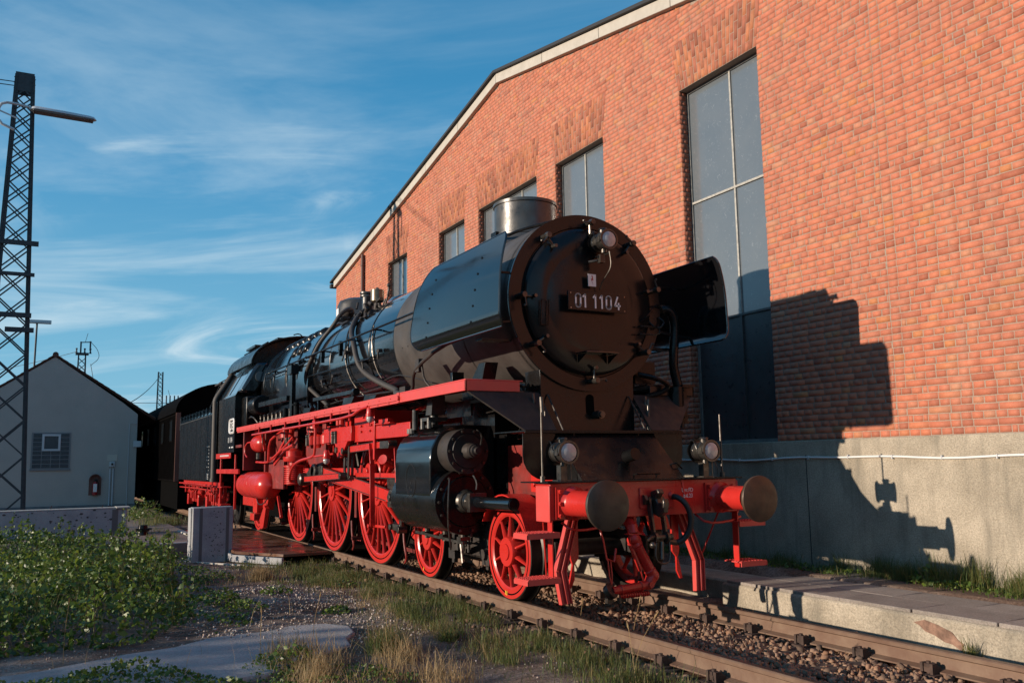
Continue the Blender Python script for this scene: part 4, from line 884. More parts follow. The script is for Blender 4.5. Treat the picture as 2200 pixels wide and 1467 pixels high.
# --- rods and valve gear
for s in (-1, 1):
    yc = s*.965
    m = M()
    for a, b in zip(PINS, PINS[1:]): m.beam((a[0]-.1, yc, a[1]), (b[0]+.1, yc, b[1]), .055, .11)
    for x, z in PINS: m.lathe((x, yc-s*.045, z), (x, yc+s*.055, z), [(0, .125), (.9, .125), (1, .11)], 24); m.lathe((x, yc+s*.05, z), (x, yc+s*.085, z), [(0, .07), (1, .06)], 16)
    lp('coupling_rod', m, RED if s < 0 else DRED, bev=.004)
    ym = s*1.09; XW = (-2.78, 1.0); bp_ = PINS[1]
    m = M(); A = Vector((XW[0], ym, XW[1])); Bq = Vector((bp_[0], ym, bp_[1])); d = (Bq-A).normalized()
    o = len(m.v); hh = [.085, .095, .12, .14]; 
    m.prism([(A.x, A.z+.06), (A.x-.3, A.z+.075+.03), (Bq.x+.35, Bq.z+.085-.02), (Bq.x+.35, Bq.z-.10-.03), (A.x-.3, A.z-.075+.01), (A.x, A.z-.06)], ym-.032, ym+.032); mr_ = lp('connecting_rod', m, RED, bev=.006)
    m = M(); m.lathe((A.x, ym-s*.045, A.z), (A.x, ym+s*.05, A.z), [(0, .105), (.9, .105), (1, .09)], 24); m.lathe((A.x, ym+s*.05, A.z), (A.x, ym+s*.075, A.z), [(0, .06), (1, .05)], 6)
    m.prism([(Bq.x+.36, Bq.z+.09), (Bq.x+.1, Bq.z+.17), (Bq.x-.17, Bq.z+.15), (Bq.x-.22, Bq.z), (Bq.x-.17, Bq.z-.16), (Bq.x+.1, Bq.z-.18), (Bq.x+.36, Bq.z-.14)], ym-.055, ym+.055)
    m.lathe((Bq.x, ym+s*.05, Bq.z), (Bq.x, ym+s*.12, Bq.z), [(0, .14), (.8, .13), (1, .09)], 22)
    for z0_ in (-1, 1): m.beam((A.x-.2, ym+s*.0335, A.z+z0_*.082+.03), (Bq.x+.4, ym+s*.0335, Bq.z+z0_*.085-.03), .004, .014)
    part('rod_bearing', m, DSTEEL, mr_, bev=.004)
    # return crank and eccentric rod
    ye = s*1.24; E0 = Vector((-6.78, ye, 1.20)); E1 = Vector((-4.53, ye, 1.27))
    m = M(); m.prism([(Bq.x+.11, Bq.z+.06), (Bq.x-.02, Bq.z+.12), (E0.x-.06, E0.z+.05), (E0.x-.05, E0.z-.07), (Bq.x+.02, Bq.z-.11)], s*1.16, s*1.21); m.lathe((E0.x, s*1.14, E0.z), (E0.x, s*1.33, E0.z), [(0, .10), (.5, .11), (.9, .10), (1, .07)], 20); m.lathe((E1.x, s*1.19, E1.z), (E1.x, s*1.30, E1.z), [(0, .06), (1, .05)], 16); m.beam(E0+Vector((.05, 0, .045)), E1+Vector((-.05, 0, .045)), .044, .012); m.beam(E0+Vector((.05, 0, -.045)), E1+Vector((-.05, 0, -.040)), .044, .012); lp('return_crank', m, DSTEEL, bev=.004)
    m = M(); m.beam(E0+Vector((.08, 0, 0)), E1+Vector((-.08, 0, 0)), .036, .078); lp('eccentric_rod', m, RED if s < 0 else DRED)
    # expansion link with its suspension
    m = M()
    for yy in (s*1.13, s*1.19): m.prism([(-4.66, 2.02), (-4.60, 2.02), (-4.57, 1.62), (-4.58, 1.25), (-4.64, 1.25), (-4.65, 1.62)], yy-.012, yy+.012); m.prism([(-4.46, 2.0), (-4.40, 2.0), (-4.37, 1.62), (-4.40, 1.25), (-4.46, 1.25), (-4.43, 1.62)], yy-.012, yy+.012)
    m.lathe((-4.52, s*1.05, 1.64), (-4.52, s*1.27, 1.64), [(0, .05), (1, .05)], 14); m.box((-4.66, s*1.16-.03, 1.22), (-4.38, s*1.16+.03, 1.27)); m.box((-4.9, s*1.05-.05, 1.42), (-4.70, s*1.05+.05, 1.66)); lp('expansion_link', m, DSTEEL, bev=.003)
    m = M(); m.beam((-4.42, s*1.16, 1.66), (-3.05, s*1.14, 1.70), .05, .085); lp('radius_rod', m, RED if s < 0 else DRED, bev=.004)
    m = M()
    for zz in (-.048, .048): m.beam((-4.42, s*1.16, 1.66+zz), (-3.2, s*1.14, 1.70+zz), .054, .010)
    m.box((-3.1, s*1.14-.035, 1.645), (-2.66, s*1.14+.035, 1.745)); m.lathe((-2.66, s*1.10, 1.69), (-2.66, s*1.22, 1.69), [(0, .06), (1, .05)], 14); m.cyl((-2.66, s*1.08, 1.60), (-2.1, s*1.06, 1.565), .03, n=10); lp('valve_spindle', m, DSTEEL, bev=.003)
    # crosshead, slide bar, combination lever
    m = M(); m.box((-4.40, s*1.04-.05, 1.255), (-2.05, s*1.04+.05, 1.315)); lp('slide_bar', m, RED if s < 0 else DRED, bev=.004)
    m = M(); m.box((-4.4, s*1.04-.055, 1.24), (-2.05, s*1.04+.055, 1.256)); m.box((-3.05, s*1.04-.045, 1.16), (-2.55, s*1.04+.045, 1.24)); m.box((-3.10, s*1.02-.04, .86), (-2.6, s*1.02-.0, 1.2)); m.cyl((-2.7, s*1.04, 1.01), (-2.0, s*1.04, 1.01), .042, n=14); m.box((-2.72, s*1.1-.03, .58), (-2.45, s*1.1+.03, .66)); m.cyl((-2.75, s*1.16, .62), (-2.75, s*1.04, .62), .04, n=10); m.cyl((-2.45, s*1.16, .60), (-2.45, s*1.04, .60), .05, n=10); m.prism([(-2.5, .62), (-2.42, .62), (-2.36, .95), (-2.42, .95)], s*1.12, s*1.08); lp('crosshead', m, DSTEEL, bev=.004)
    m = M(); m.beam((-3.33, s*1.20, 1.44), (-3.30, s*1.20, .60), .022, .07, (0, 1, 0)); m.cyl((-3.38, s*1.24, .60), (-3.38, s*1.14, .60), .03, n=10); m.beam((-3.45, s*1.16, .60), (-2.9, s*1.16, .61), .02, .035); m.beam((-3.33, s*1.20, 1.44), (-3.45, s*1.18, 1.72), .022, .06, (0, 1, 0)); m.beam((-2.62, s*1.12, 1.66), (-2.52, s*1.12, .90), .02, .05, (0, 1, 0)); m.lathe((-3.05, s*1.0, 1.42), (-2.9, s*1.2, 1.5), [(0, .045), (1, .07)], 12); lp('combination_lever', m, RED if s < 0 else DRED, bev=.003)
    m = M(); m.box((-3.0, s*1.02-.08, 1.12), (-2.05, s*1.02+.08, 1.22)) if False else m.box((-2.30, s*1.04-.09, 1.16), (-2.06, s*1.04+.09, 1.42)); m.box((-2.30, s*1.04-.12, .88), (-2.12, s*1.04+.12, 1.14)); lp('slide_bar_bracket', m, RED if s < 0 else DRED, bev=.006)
    # motion bracket
    m = M(); yb = s*1.20
    m.box((-5.55, yb-.05, 1.78), (-4.12, yb+.05, 2.00)); m.prism([(-4.15, 1.76), (-4.15, 2.12), (-4.02, 2.20), (-3.25, 2.20), (-3.25, 1.76)], yb-.012-s*.02, yb+.012-s*.02)
    m.prism([(-4.95, 1.78), (-4.30, 1.78), (-4.62, 1.54), (-4.80, 1.54)], yb-.05, yb+.05); m.box((-5.55, s*.55, 1.76), (-5.40, yb, 2.05)); m.box((-3.30, s*.55, 1.50), (-3.24, yb, 2.18)); m.box((-4.13, s*.55, 1.66), (-4.08, yb-s*.04, 2.16)); m.box((-3.24, yb-.03-s*.05, 1.78), (-1.95, yb+.03-s*.05, 1.96)); m.box((-3.0, yb-.07, 1.96), (-2.45, yb+.05, 1.98)); m.box((-2.9, yb-.06, 1.98), (-2.55, yb+.03, 2.03))
    for x, z in ((-3.8, 1.98), (-3.8, 1.90), (-3.42, 1.98), (-3.42, 1.90), (-3.36, 1.98), (-3.7, 2.1)): m.bolt((x, yb+s*.0-s*.01, z), (0, s, 0), .02, .03)
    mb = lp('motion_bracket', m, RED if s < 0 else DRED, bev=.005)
    m = M(); m.lathe((-4.82, yb+s*.045, 1.66), (-4.82, yb+s*.075, 1.66), [(0, .05), (1, .045)], 14); part('pivot_cap', m, BRASS, mb)
# --- running board
for s in (-1, 1):
    m = M(); yo = s*1.47
    m.box((-1.60, min(yo, s*.80), 2.27), (.33, max(yo, s*.80), 2.285)); m.box((-1.60, min(yo, yo-s*.02), 2.165), (.33, max(yo, yo-s*.02), 2.27)); m.box((.31, min(yo, s*.84), 2.165), (.33, max(yo, s*.84), 2.27)); rb = lp('running_board_front', m, PINK if s < 0 else BLKF, bev=.004)
    m = M(); m.box((-11.60, min(yo, s*.86), 2.255), (-1.60, max(yo, s*.86), 2.27)); m.box((-11.60, min(yo, yo-s*.014), 2.195), (-1.60, max(yo, yo-s*.014), 2.255)); m.box((-11.60, min(yo-s*.016, yo-s*.03), 2.165), (-1.62, max(yo-s*.016, yo-s*.03), 2.21)); m.box((-11.6, min(yo, yo-s*.05), 2.27), (-1.6, max(yo, yo-s*.05), 2.276))
    for i in range(24): m.box((-11.4+i*.41, min(yo+s*.003, yo), 2.172), (-11.38+i*.41, max(yo+s*.003, yo), 2.20)); m.bolt((-11.3+i*.41, yo, 2.23), (0, s, 0), .009, .008)
    rb2 = lp('running_board', m, PINK if s < 0 else RED, bev=.0)
    m = M(); m.box((-1.63, min(yo+s*.008, yo-s*.02), 2.17), (-1.55, max(yo+s*.008, yo-s*.02), 2.285)); m.cyl((-1.56, yo, 2.22), (-1.56, yo+s*.03, 2.22), .03, n=10); part('board_joint', m, PINK, rb)
    m = M(); m.box((-1.6, s*.82-.01, 1.98), (-.9, s*.82+.01, 2.165)); part('board_gusset', m, BLK2, rb); m = M(); q = [(.315, s*1.44, 2.163), (.315, s*.60, 2.163), (.66, s*.60, 1.755), (.66, s*.97, 1.755)]; m.add(q+[(a-.012, b, c_-.012) for a, b, c_ in q], [(0, 1, 2, 3), (7, 6, 5, 4), (0, 4, 5, 1), (1, 5, 6, 2), (2, 6, 7, 3), (3, 7, 4, 0)]); part('inclined_plate', m, SOOT, rb)
    m = M()
    m.tube([(-9.8, yo+s*.03, 2.06), (-7.5, yo+s*.03, 2.07), (-5.2, yo+s*.03, 2.08), (-3.35, yo+s*.03, 2.09), (-3.0, yo+s*.02, 2.17), (-2.72, yo, 2.19)], .019, 8, 1)
    for x in (-9.3, -8.3, -7.2, -6.2, -5.3, -4.4, -3.5): m.box((x-.02, yo-.012, 2.04), (x+.02, yo+.012, 2.20))
    m.box((-5.32, yo-.03, 2.02), (-5.18, yo+.04, 2.13))
    m.tube([(-5.25, yo, 2.05), (-5.25, yo, 1.62), (-5.35, yo+s*.01, 1.56), (-6.2, yo, 1.52), (-6.75, yo-s*.02, 1.42), (-6.95, yo-s*.02, 1.22), (-7.15, yo-s*.1, 1.16)], .021, 8, 2)
    m.tube([(-5.3, yo, 1.57), (-4.9, yo, 1.58), (-4.6, yo-s*.1, 1.60)], .016, 8, 1)
    lp('air_pipe', m, RED if s < 0 else DRED, rb2)
    for bx, bz in ((-2.72, 2.19), (-4.72, 1.66)):
        m = M(); m.lathe((bx, s*1.44, bz-.0), (bx, s*1.44, bz-.13), [(0, .03), (.2, .045), (.7, .05), (.72, .058), (1, .058)], 16); bl = lp('inspection_lamp', m, RED)
        m = M(); m.sphere((bx, s*1.44, bz-.155), .05, 14, 9, (1, 1, 1.2)); part('glass_globe', m, GLS, bl)
# oil boxes / small pump group under board (near side)
m = M()
m.prism([(-6.95, 2.16), (-6.95, 1.62), (-6.75, 1.45), (-5.9, 1.45), (-5.75, 1.62), (-5.75, 2.16), (-5.95, 2.16), (-5.95, 1.80), (-6.05, 1.72), (-6.65, 1.72), (-6.72, 1.8), (-6.72, 2.16)], -1.16, -1.12)
m.box((-8.85, -1.15, 1.5), (-8.78, -.6, 2.16)); m.box((-9.9, -1.0, 1.1), (-8.2, -.97, 2.1)); m.box((-10.05, -1.2, 1.2), (-9.95, -.6, 2.16)); m.box((-11.1, -1.42, 1.35), (-11.02, -.6, 2.18)); m.box((-11.9, -1.46, 1.84), (-11.1, -1.42, 1.90)); m.box((-9.6, -1.2, 1.0), (-8.4, -1.16, 1.55))
m.prism([(-9.9, 1.62), (-8.4, 1.62), (-8.25, 1.3), (-8.5, 1.0), (-9.6, .98), (-9.95, 1.25)], -1.13, -1.10)
lp('equipment_bracket', m, DRED, bev=.004)
m = M(); m.beam((-8.0, -1.2, 2.02), (-9.15, -1.2, 1.52), .05, .05); m.beam((-7.6, -1.2, 1.92), (-9.1, -1.2, 1.46), .05, .05); m.beam((-10.2, -1.25, 2.15), (-9.75, -1.25, 1.75), .05, .05); m.tube([(-10.3, -1.3, 1.52), (-9.4, -1.3, 1.50), (-9.0, -1.3, 1.55), (-7.8, -1.3, 1.80), (-7.5, -1.25, 1.95)], .022, 8, 1); m.tube([(-8.1, -1.28, 1.72), (-7.35, -1.28, 1.80)], .03, 8); m.tube([(-9.0, -1.35, 1.52), (-8.95, -1.35, 1.9), (-8.7, -1.3, 2.0), (-8.5, -1.2, 2.1)], .022, 8, 1); m.tube([(-10.75, -1.4, 1.62), (-11.0, -1.4, 1.70), (-10.95, -1.4, 1.92), (-10.6, -1.3, 1.95)], .016, 6, 1); lp('brake_pipes', m, RED)
m = M(); m.lathe((-11.75, -1.22, 1.05), (-9.25, -1.22, 1.05), [(0, 0), (.02, .12), (.05, .20), (.10, .255), (.16, .27), (.45, .27), (.452, .276), (.56, .276), (.562, .27), (.86, .27), (.92, .25), (.965, .19), (.99, .10), (1, 0)], 40, caps=False); lp('air_reservoir', m, RED)
m = M(); m.lathe((-10.8, -1.2, 1.90), (-9.95, -1.2, 1.90), [(0, 0), (.05, .10), (.15, .16), (.3, .18), (.7, .18), (.85, .16), (.95, .10), (1, 0)], 28, caps=False); m.tube([(-10.4, -1.2, 2.05), (-10.45, -1.25, 2.16), (-10.7, -1.25, 2.17)], .03, 8, 1); lp('small_air_reservoir', m, RED)
m = M(); X, Y_ = -7.25, -1.28
m.lathe((X, Y_, 1.10), (X, Y_, 1.74), [(0, .13), (.03, .15), (.48, .15), (.50, .19), (.53, .19), (.55, .10), (.62, .10), (.64, .19), (.70, .20), (.76, .20), (.78, .15), (.92, .15), (.94, .12), (1, .05)], 24)
for i in range(9): m.lathe((X, Y_, 1.12+i*.035), (X, Y_, 1.135+i*.035), [(0, .18), (1, .18)], 20)
lp('feed_pump', m, RED)
m = M()
for bx in (-6.35, -5.9, -6.8): m.lathe((bx, -1.08, 1.72), (bx, -1.08, 2.05), [(0, .06), (.2, .12), (.6, .12), (.8, .06), (1, .04)], 14)
m.lathe((-8.05, -1.25, 1.95), (-8.05, -1.25, 2.15), [(0, .10), (.5, .10), (.6, .07), (1, .07)], 14); m.lathe((-6.35, -1.1, 1.98), (-6.35, -1.1, 2.08), [(0, .2), (1, .2)], 18); m.cyl((-7.9, -1.2, 1.85), (-7.8, -1.2, 2.1), .05, n=10); m.box((-5.1, -1.1, 2.0), (-4.6, -.9, 2.14)); m.cyl((-4.95, -1.18, 2.0), (-4.95, -1.18, 2.14), .05, n=8); m.cyl((-4.75, -1.2, 2.0), (-4.75, -1.2, 2.18), .04, n=8); lp('oil_pumps', m, RED)
m = M(); 
for x in (-7.9, -7.7, -6.5, -5.0, -4.85): m.cyl((x, -1.26, 1.76), (x, -1.26, 1.90), .03, n=8); m.sphere((x, -1.26, 1.92), .035, 8, 6)
for x in (-7.95, -6.3, -9.8): m.tube([(x, -1.3, 2.1), (x+.1, -1.32, 1.9), (x+.05, -1.3, 1.75)], .008, 5, 1)
m.cyl((-10.1, -1.3, 1.58), (-10.1, -1.3, 1.70), .05, n=8); m.tube([(-10.2, -1.3, .78), (-9.9, -1.32, .66), (-9.5, -1.3, .70), (-9.3, -1.28, .82)], .012, 6, 2); lp('small_valves', m, DSTEEL)
# rear truck, sanders
m = M(); m.box((-13.2, -.98, .55), (-10.9, -.92, .95)); m.box((-11.5, -1.1, .45), (-11.1, -.9, .8)); m.prism([(-10.3, .72), (-9.95, .95), (-9.75, .85), (-10.0, .55)], -1.15, -1.0); m.prism([(-10.1, .35), (-9.7, .66), (-9.55, .60), (-9.75, .22), (-9.95, .18)], -1.26, -1.18); m.box((-11.3, -1.2, .3), (-10.9, -1.0, .44)); m.beam((-9.2, -1.1, .85), (-8.9, -1.1, .45), .05, .05); lp('trailing_truck', m, RED, bev=.004)
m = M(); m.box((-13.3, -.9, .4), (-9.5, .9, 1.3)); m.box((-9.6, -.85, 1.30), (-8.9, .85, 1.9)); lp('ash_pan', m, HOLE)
# --- boiler barrel and firebox
m = M(); m.lathe((-7.4, 0, BZ), (-3.12, 0, BZ), [(0, .955), (1, .945)], 96); br = lp('boiler_barrel', m, BLK)
m = M()
for x in (-4.25, -5.35, -6.3, -7.3, -3.16): m.lathe((x-.025, 0, BZ), (x+.025, 0, BZ), [(0, .951), (.15, .956), (.85, .956), (1, .951)], 96, caps=False)
part('boiler_band', m, BLK2, br)
m = M()
for x in (-3.35, -3.5): pass
for i in range(26):
    for a in (198, 212):
        t = math.radians(a); x = -3.3-i*.16; m.bolt((x, .952*math.cos(t), BZ+.952*math.sin(t)), (0, math.cos(t), math.sin(t)), .008, .007, 5)
for i in range(14): t = math.radians(190); m.bolt((-.2-i*.2, .97*math.cos(t), BZ+.97*math.sin(t)), (0, math.cos(t), math.sin(t)), .008, .006, 5)
part('cladding_screws', m, BLK2, br)
prof = [(1.02*math.cos(t)*1.0, BZ-.02+1.0*math.sin(t)) for t in np.linspace(0, math.pi, 40)] + [(-1.04, 2.75), (-1.02, 2.45), (-.95, 2.25), (.95, 2.25), (1.02, 2.45), (1.04, 2.75)]
m = M(); m.prism(prof, -11.75, -7.4, 'x'); fb = lp('firebox', m, BLK, ang=25)
m = M()
for x in (-8.2, -9.1, -10.1, -11.0):
    pts = [(x, 1.028*math.cos(t), BZ-.02+1.008*math.sin(t)) for t in np.linspace(-.1, math.pi+.1, 36)]; m.tube(pts, .012, 6)
for i in range(34): m.bolt((-7.6-i*.12, -1.035, 2.52), (0, -1, 0), .011, .010, 6)
for i in range(30): t = math.radians(142); m.bolt((-7.9-i*.12, 1.02*math.cos(t), BZ-.02+1.0*math.sin(t)), (0, math.cos(t), math.sin(t)), .009, .008, 5)
part('firebox_bands', m, BLK, fb)
m = M()
for i in range(7):
    for a, dx in ((128, 0), (150, .0)):
        if a == 150 and i > 2: continue
        t = math.radians(a); x = -7.85-i*.42-(.2 if a == 150 else 0); c = Vector((x, 1.0*math.cos(t), BZ-.02+.985*math.sin(t))); nn = Vector((0, math.cos(t), math.sin(t))); m.lathe(c, c+nn*.075, [(0, .13), (.5, .115), (.85, .08), (1, 0)], 18)
part('washout_cover', m, BLK2, fb)
# dome, sandbox, top fittings
m = M(); m.lathe((-7.65, 0, 4.02), (-7.65, 0, 4.58), [(0, .52), (.2, .44), (.3, .41), (.72, .40), (.88, .36), (.97, .24), (1, 0)], 48, caps=False); dm = lp('steam_dome', m, CHIM)
wsn = M(); wsn.box((-7.74, -.412, 4.16), (-7.60, -.402, 4.36)); ws2 = part('warning_sign', wsn, WHT, dm)
m = M(); m.lathe((-5.0, 0, 4.02), (-5.0, 0, 4.2), [(0, .40), (.6, .30), (1, .1)], 32, caps=False); lp('sand_dome', m, BLK)
m = M(); m.lathe((-5.62, -.52, 3.86), (-5.62, -.52, 4.30), [(0, .10), (.2, .085), (.25, .10), (.35, .08), (.8, .08), (.82, .115), (.88, .115), (.89, .10), (.94, .12), (1, .12)], 20); m.cyl((-5.62, -.52, 3.4), (-5.62, -.60, 3.9), .07, n=12); lp('check_valve', m, CHIM)
m = M(); m.lathe((-5.15, -.50, 4.03), (-5.15, -.50, 4.30), [(0, .03), (.08, .07), (.14, .105), (.16, .11), (.84, .11), (.86, .10), (.9, .03), (1, .02)], 24); wsl = lp('compressor_cup', m, BRASS)
m = M()
m.lathe((-5.15, -.52, 3.70), (-5.15, -.50, 4.04), [(0, .08), (.3, .13), (.5, .12), (.6, .06), (1, .05)], 16); m.lathe((-5.4, -.62, 3.80), (-5.0, -.62, 3.84), [(0, .07), (1, .07)], 12)
rr = random.Random(3)
for i in range(26):
    c = Vector((-5.25+rr.uniform(-.38, .38), -.62+rr.uniform(-.12, .10), 3.72+rr.uniform(-.18, .34))); q = c+Vector((rr.uniform(-.14, .14), rr.uniform(-.04, .04), rr.uniform(-.14, .14))); m.cyl(c, q, rr.uniform(.012, .035), n=8)
m.tube([(-4.8, -.60, 3.5), (-4.7, -.60, 3.8), (-4.62, -.52, 4.0), (-4.6, -.5, 4.22)], .016, 6, 1); m.sphere((-4.6, -.5, 4.24), .035, 8, 6); m.tube([(-4.95, -.65, 3.5), (-4.85, -.6, 3.75), (-4.75, -.5, 4.05)], .012, 6); m.box((-5.5, -.6, 3.92), (-5.42, -.5, 4.2))
part('valve_cluster', m, SOOT, wsl)
# handrails, pipes along boiler side
for s in (-1, 1):
    m = M(); yh = s*1.06
    m.cyl((-10.6, yh, 3.38), (-.62, yh, 3.375), .017, n=8); m.cyl((-10.6, yh, 3.28), (-7.5, yh, 3.28), .012, n=6); m.cyl((-7.55, s*1.03, 3.03), (-3.95, s*1.03, 2.98), .010, n=6)
    for x in (-3.7, -4.9, -6.4, -7.4, -8.6, -10.0): m.cyl((x, s*.93, 3.37), (x, yh, 3.378), .014, n=8); m.sphere((x, yh, 3.378), .028, 8, 6)
    for x in (-3.95, -5.05, -6.7): m.cyl((x, s*.93, 3.0), (x, s*1.03, 3.0), .010, n=6)
    for x in (-5.4, -6.45, -8.0): m.box((x-.04, s*1.03-.03, 3.27), (x+.04, s*1.03+.03, 3.42)); m.box((x-.02, s*1.0, 3.18) if s > 0 else (x-.02, -1.06, 3.18), (x+.02, s*1.06, 3.28) if s > 0 else (x+.02, -1.0, 3.28))
    lp('handrail', m, BLK2)
    def ang(a, r, x): t = math.radians(a); return (x, s*r*-math.cos(t)*-1 if False else s*r*math.cos(t), BZ+r*math.sin(t))
    def sd(a, r, x): t = math.radians(a); return (x, s*r*math.cos(t), BZ+r*math.sin(t))
    m = M(); m.tube([sd(58, 1.0, -5.62), sd(42, 1.01, -5.45), sd(22, 1.02, -5.15), sd(8, 1.02, -4.78), sd(-8, 1.03, -4.60), sd(-20, 1.05, -4.35), sd(-32, 1.08, -3.75), sd(-40, 1.12, -3.2), (-2.85, s*1.05, 2.38), (-2.3, s*1.0, 2.30), (-2.05, s*.95, 2.2)], .043, 14, 2); lp('steam_pipe', m, LAG)
    m = M(); m.tube([(-6.95, s*.35, 4.22), (-6.8, s*.45, 4.22), (-6.78, s*.62, 4.12), sd(45, 1.03, -6.85), sd(28, 1.02, -7.05), sd(12, 1.03, -7.15), sd(4, 1.04, -7.3), sd(-6, 1.04, -7.55), sd(-16, 1.05, -7.55), sd(-28, 1.06, -7.1), sd(-40, 1.1, -6.7), (-6.5, s*.95, 2.42)], .036, 12, 2); lp('injector_pipe', m, LAG)
    m = M(); m.lathe((-7.3, s*.35, 4.16), (-6.85, s*.42, 4.20), [(0, .07), (.2, .10), (.4, .085), (.6, .11), (.8, .09), (1, .05)], 14); m.box((-7.2, s*.45, 4.03) if s > 0 else (-7.2, -.6, 4.03), (-6.75, s*.6, 4.07) if s > 0 else (-6.75, -.45, 4.07)); lp('steam_valve', m, SOOT)
    m = M(); m.tube([sd(48, .97, -5.75), sd(30, .98, -5.55), sd(10, .985, -5.35), sd(-10, .985, -5.3), sd(-28, .99, -5.2), sd(-40, 1.0, -5.0)], .014, 8, 1); m.tube([sd(20, .975, -4.1), sd(0, .975, -4.05), sd(-20, .975, -4.0), sd(-34, .98, -3.9)], .011, 6, 1); m.tube([sd(-32, 1.0, -3.9), sd(-29, .99, -3.3), sd(-34, 1.0, -2.8), sd(-42, 1.03, -2.2)], .008, 6, 1); m.tube([sd(-36, 1.02, -8.5), sd(-35, 1.01, -6.8), sd(-38, 1.0, -5.0), sd(-36, 1.0, -3.8)], .009, 6, 1); m.tube([sd(-40, 1.06, -6.9), sd(-38, 1.06, -5.2), sd(-42, 1.05, -3.2)], .012, 6, 1); lp('thin_pipe', m, DSTEEL)
    m = M(); m.tube([(-.15, s*1.18, 2.82), (-.95, s*1.20, 2.78), (-1.75, s*1.17, 2.62), (-1.93, s*1.15, 2.52), (-1.97, s*1.13, 2.38), (-2.15, s*1.10, 2.33)], .024, 10, 1); m.tube([(-1.62, s*1.15, 2.62), (-1.60, s*1.13, 2.45), (-1.45, s*1.1, 2.34)], .014, 8, 1); m.box((-1.78, s*1.15-.03, 2.56), (-1.66, s*1.15+.03, 2.72)); m.box((-2.35, s*1.12-.05, 2.3), (-2.15, s*1.12+.05, 2.42)); lp('blower_pipe', m, SOOT)
    m = M(); m.prism([(-.55, 2.285), (-.22, 2.285), (-.12, 2.52), (-.28, 2.52)], s*1.02, s*.86); m.box((-1.1, min(s*.85, s*1.0), 2.33), (-1.04, max(s*.85, s*1.0), 2.50)); m.box((-1.03, min(s*.85, s*1.0), 2.33), (-.88, max(s*.85, s*1.0), 2.36)); lp('board_support', m, BLK2, bev=.004)
    # lower boxes on the running board: oil trays, blow-down
    m = M()
    m.beam((-6.3, s*1.18, 2.53), (-4.15, s*1.18, 2.50), .10, .055); m.cyl((-4.20, s*1.18, 2.50), (-4.10, s*1.18, 2.50), .055, n=14)
    m.beam((-10.1, s*1.28, 2.68), (-7.75, s*1.28, 2.66), .09, .09)
    for x in (-4.25, -6.1, -7.9, -8.4): m.box((x-.02, s*1.18-.02, 2.27), (x+.02, s*1.18+.02, 2.52))
    m.box((-7.75, s*1.25-.07, 3.08), (-7.45, s*1.25+.07, 3.24)); m.box((-7.68, s*1.25-.035, 2.27), (-7.52, s*1.25+.035, 3.08)); m.lathe((-7.6, s*1.2, 3.24), (-7.6, s*1.2, 3.28), [(0, .04), (1, .04)], 8)
    for x, z in ((-6.9, 2.5), (-6.6, 2.46), (-6.4, 2.52), (-4.9, 2.44), (-3.9, 2.42), (-3.6, 2.38)): m.cyl((x, s*1.12, z), (x+.25, s*1.15, z-.10), .02, n=8); m.sphere((x+.25, s*1.15, z-.10), .035, 8, 6)
    m.prism([(-6.9, 2.285), (-6.5, 2.285), (-6.35, 2.40), (-6.8, 2.42)], s*1.25, s*1.06); m.prism([(-4.6, 2.285), (-4.2, 2.285), (-4.0, 2.42), (-4.5, 2.43)], s*1.25, s*1.05); m.prism([(-3.7, 2.285), (-3.3, 2.285), (-3.1, 2.38), (-3.6, 2.40)], s*1.22, s*1.02)
    m.cyl((-7.3, s*1.25, 2.27), (-7.3, s*1.25, 2.55), .05, n=10); m.cyl((-7.3, s*1.25, 2.5), (-7.3, s*1.25, 2.52), .09, n=10); m.cyl((-7.9, s*1.3, 2.27), (-7.9, s*1.3, 2.48), .05, n=10)
    lp('lubricator', m, BLK2)
    rq = random.Random(17+s)
    for kx in range(9):
        m = M(); x = -3.6-kx*.78+rq.uniform(-.1, .1); a = rq.uniform(-34, 24); c0 = Vector(sd(a, .96, x)); nn = Vector((0, c0.y, c0.z-BZ)).normalized()
        m.cyl(c0, c0+nn*.07, .028, n=8); m.box(tuple(c0+nn*.05-Vector((.05, .02, .02))), tuple(c0+nn*.05+Vector((.05, .02, .02)))); m.cyl(c0+nn*.06, c0+nn*.06+Vector((rq.uniform(-.15, .15), 0, -.12)), .012, n=6); lp('boiler_fitting', m, SOOT)
    m = M(); m.tube([sd(-22, .975, -6.9), sd(-20, .975, -6.0), sd(-24, .975, -5.2)], .010, 6, 1); m.tube([sd(-30, .98, -7.4), sd(-26, .98, -6.6), sd(-27, .98, -4.6), sd(-33, .99, -3.8)], .014, 6, 1); m.tube([sd(-12, .97, -6.7), sd(-30, .98, -6.65), sd(-42, 1.0, -6.4)], .012, 6, 1); m.tube([sd(-26, 1.03, -10.8), sd(-24, 1.03, -9.4), sd(-30, 1.03, -8.2)], .016, 6, 1); m.tube([sd(10, 1.035, -9.0), sd(-10, 1.045, -9.0), sd(-24, 1.05, -8.9)], .014, 6, 1); m.tube([sd(5, 1.03, -10.4), sd(-18, 1.05, -10.4)], .012, 6); lp('thin_pipe', m, BLK2)
    m = M()
    for i in range(9): m.cyl((-10.8+i*.36, s*1.12, 2.34), (-10.8+i*.36, s*1.12, 2.46), .022, n=6); m.sphere((-10.8+i*.36, s*1.12, 2.48), .032, 8, 6)
    m.tube([(-11.2, s*1.12, 2.36), (-9.5, s*1.12, 2.37), (-7.8, s*1.12, 2.36)], .02, 6); m.tube([(-11.4, s*1.28, 2.45), (-10.9, s*1.28, 2.5), (-10.7, s*1.2, 2.34)], .018, 6, 1); lp('valve_row', m, DSTEEL)
    # smoke deflector
    X0, X1 = -1.38, 1.02
    def dY(z):
        if z < 2.88: return 1.43-.055*((2.88-z)/.14)**2
        u = (z-2.88)/.80; return 1.43-.03*u-.20*max(0, u-.35)**2
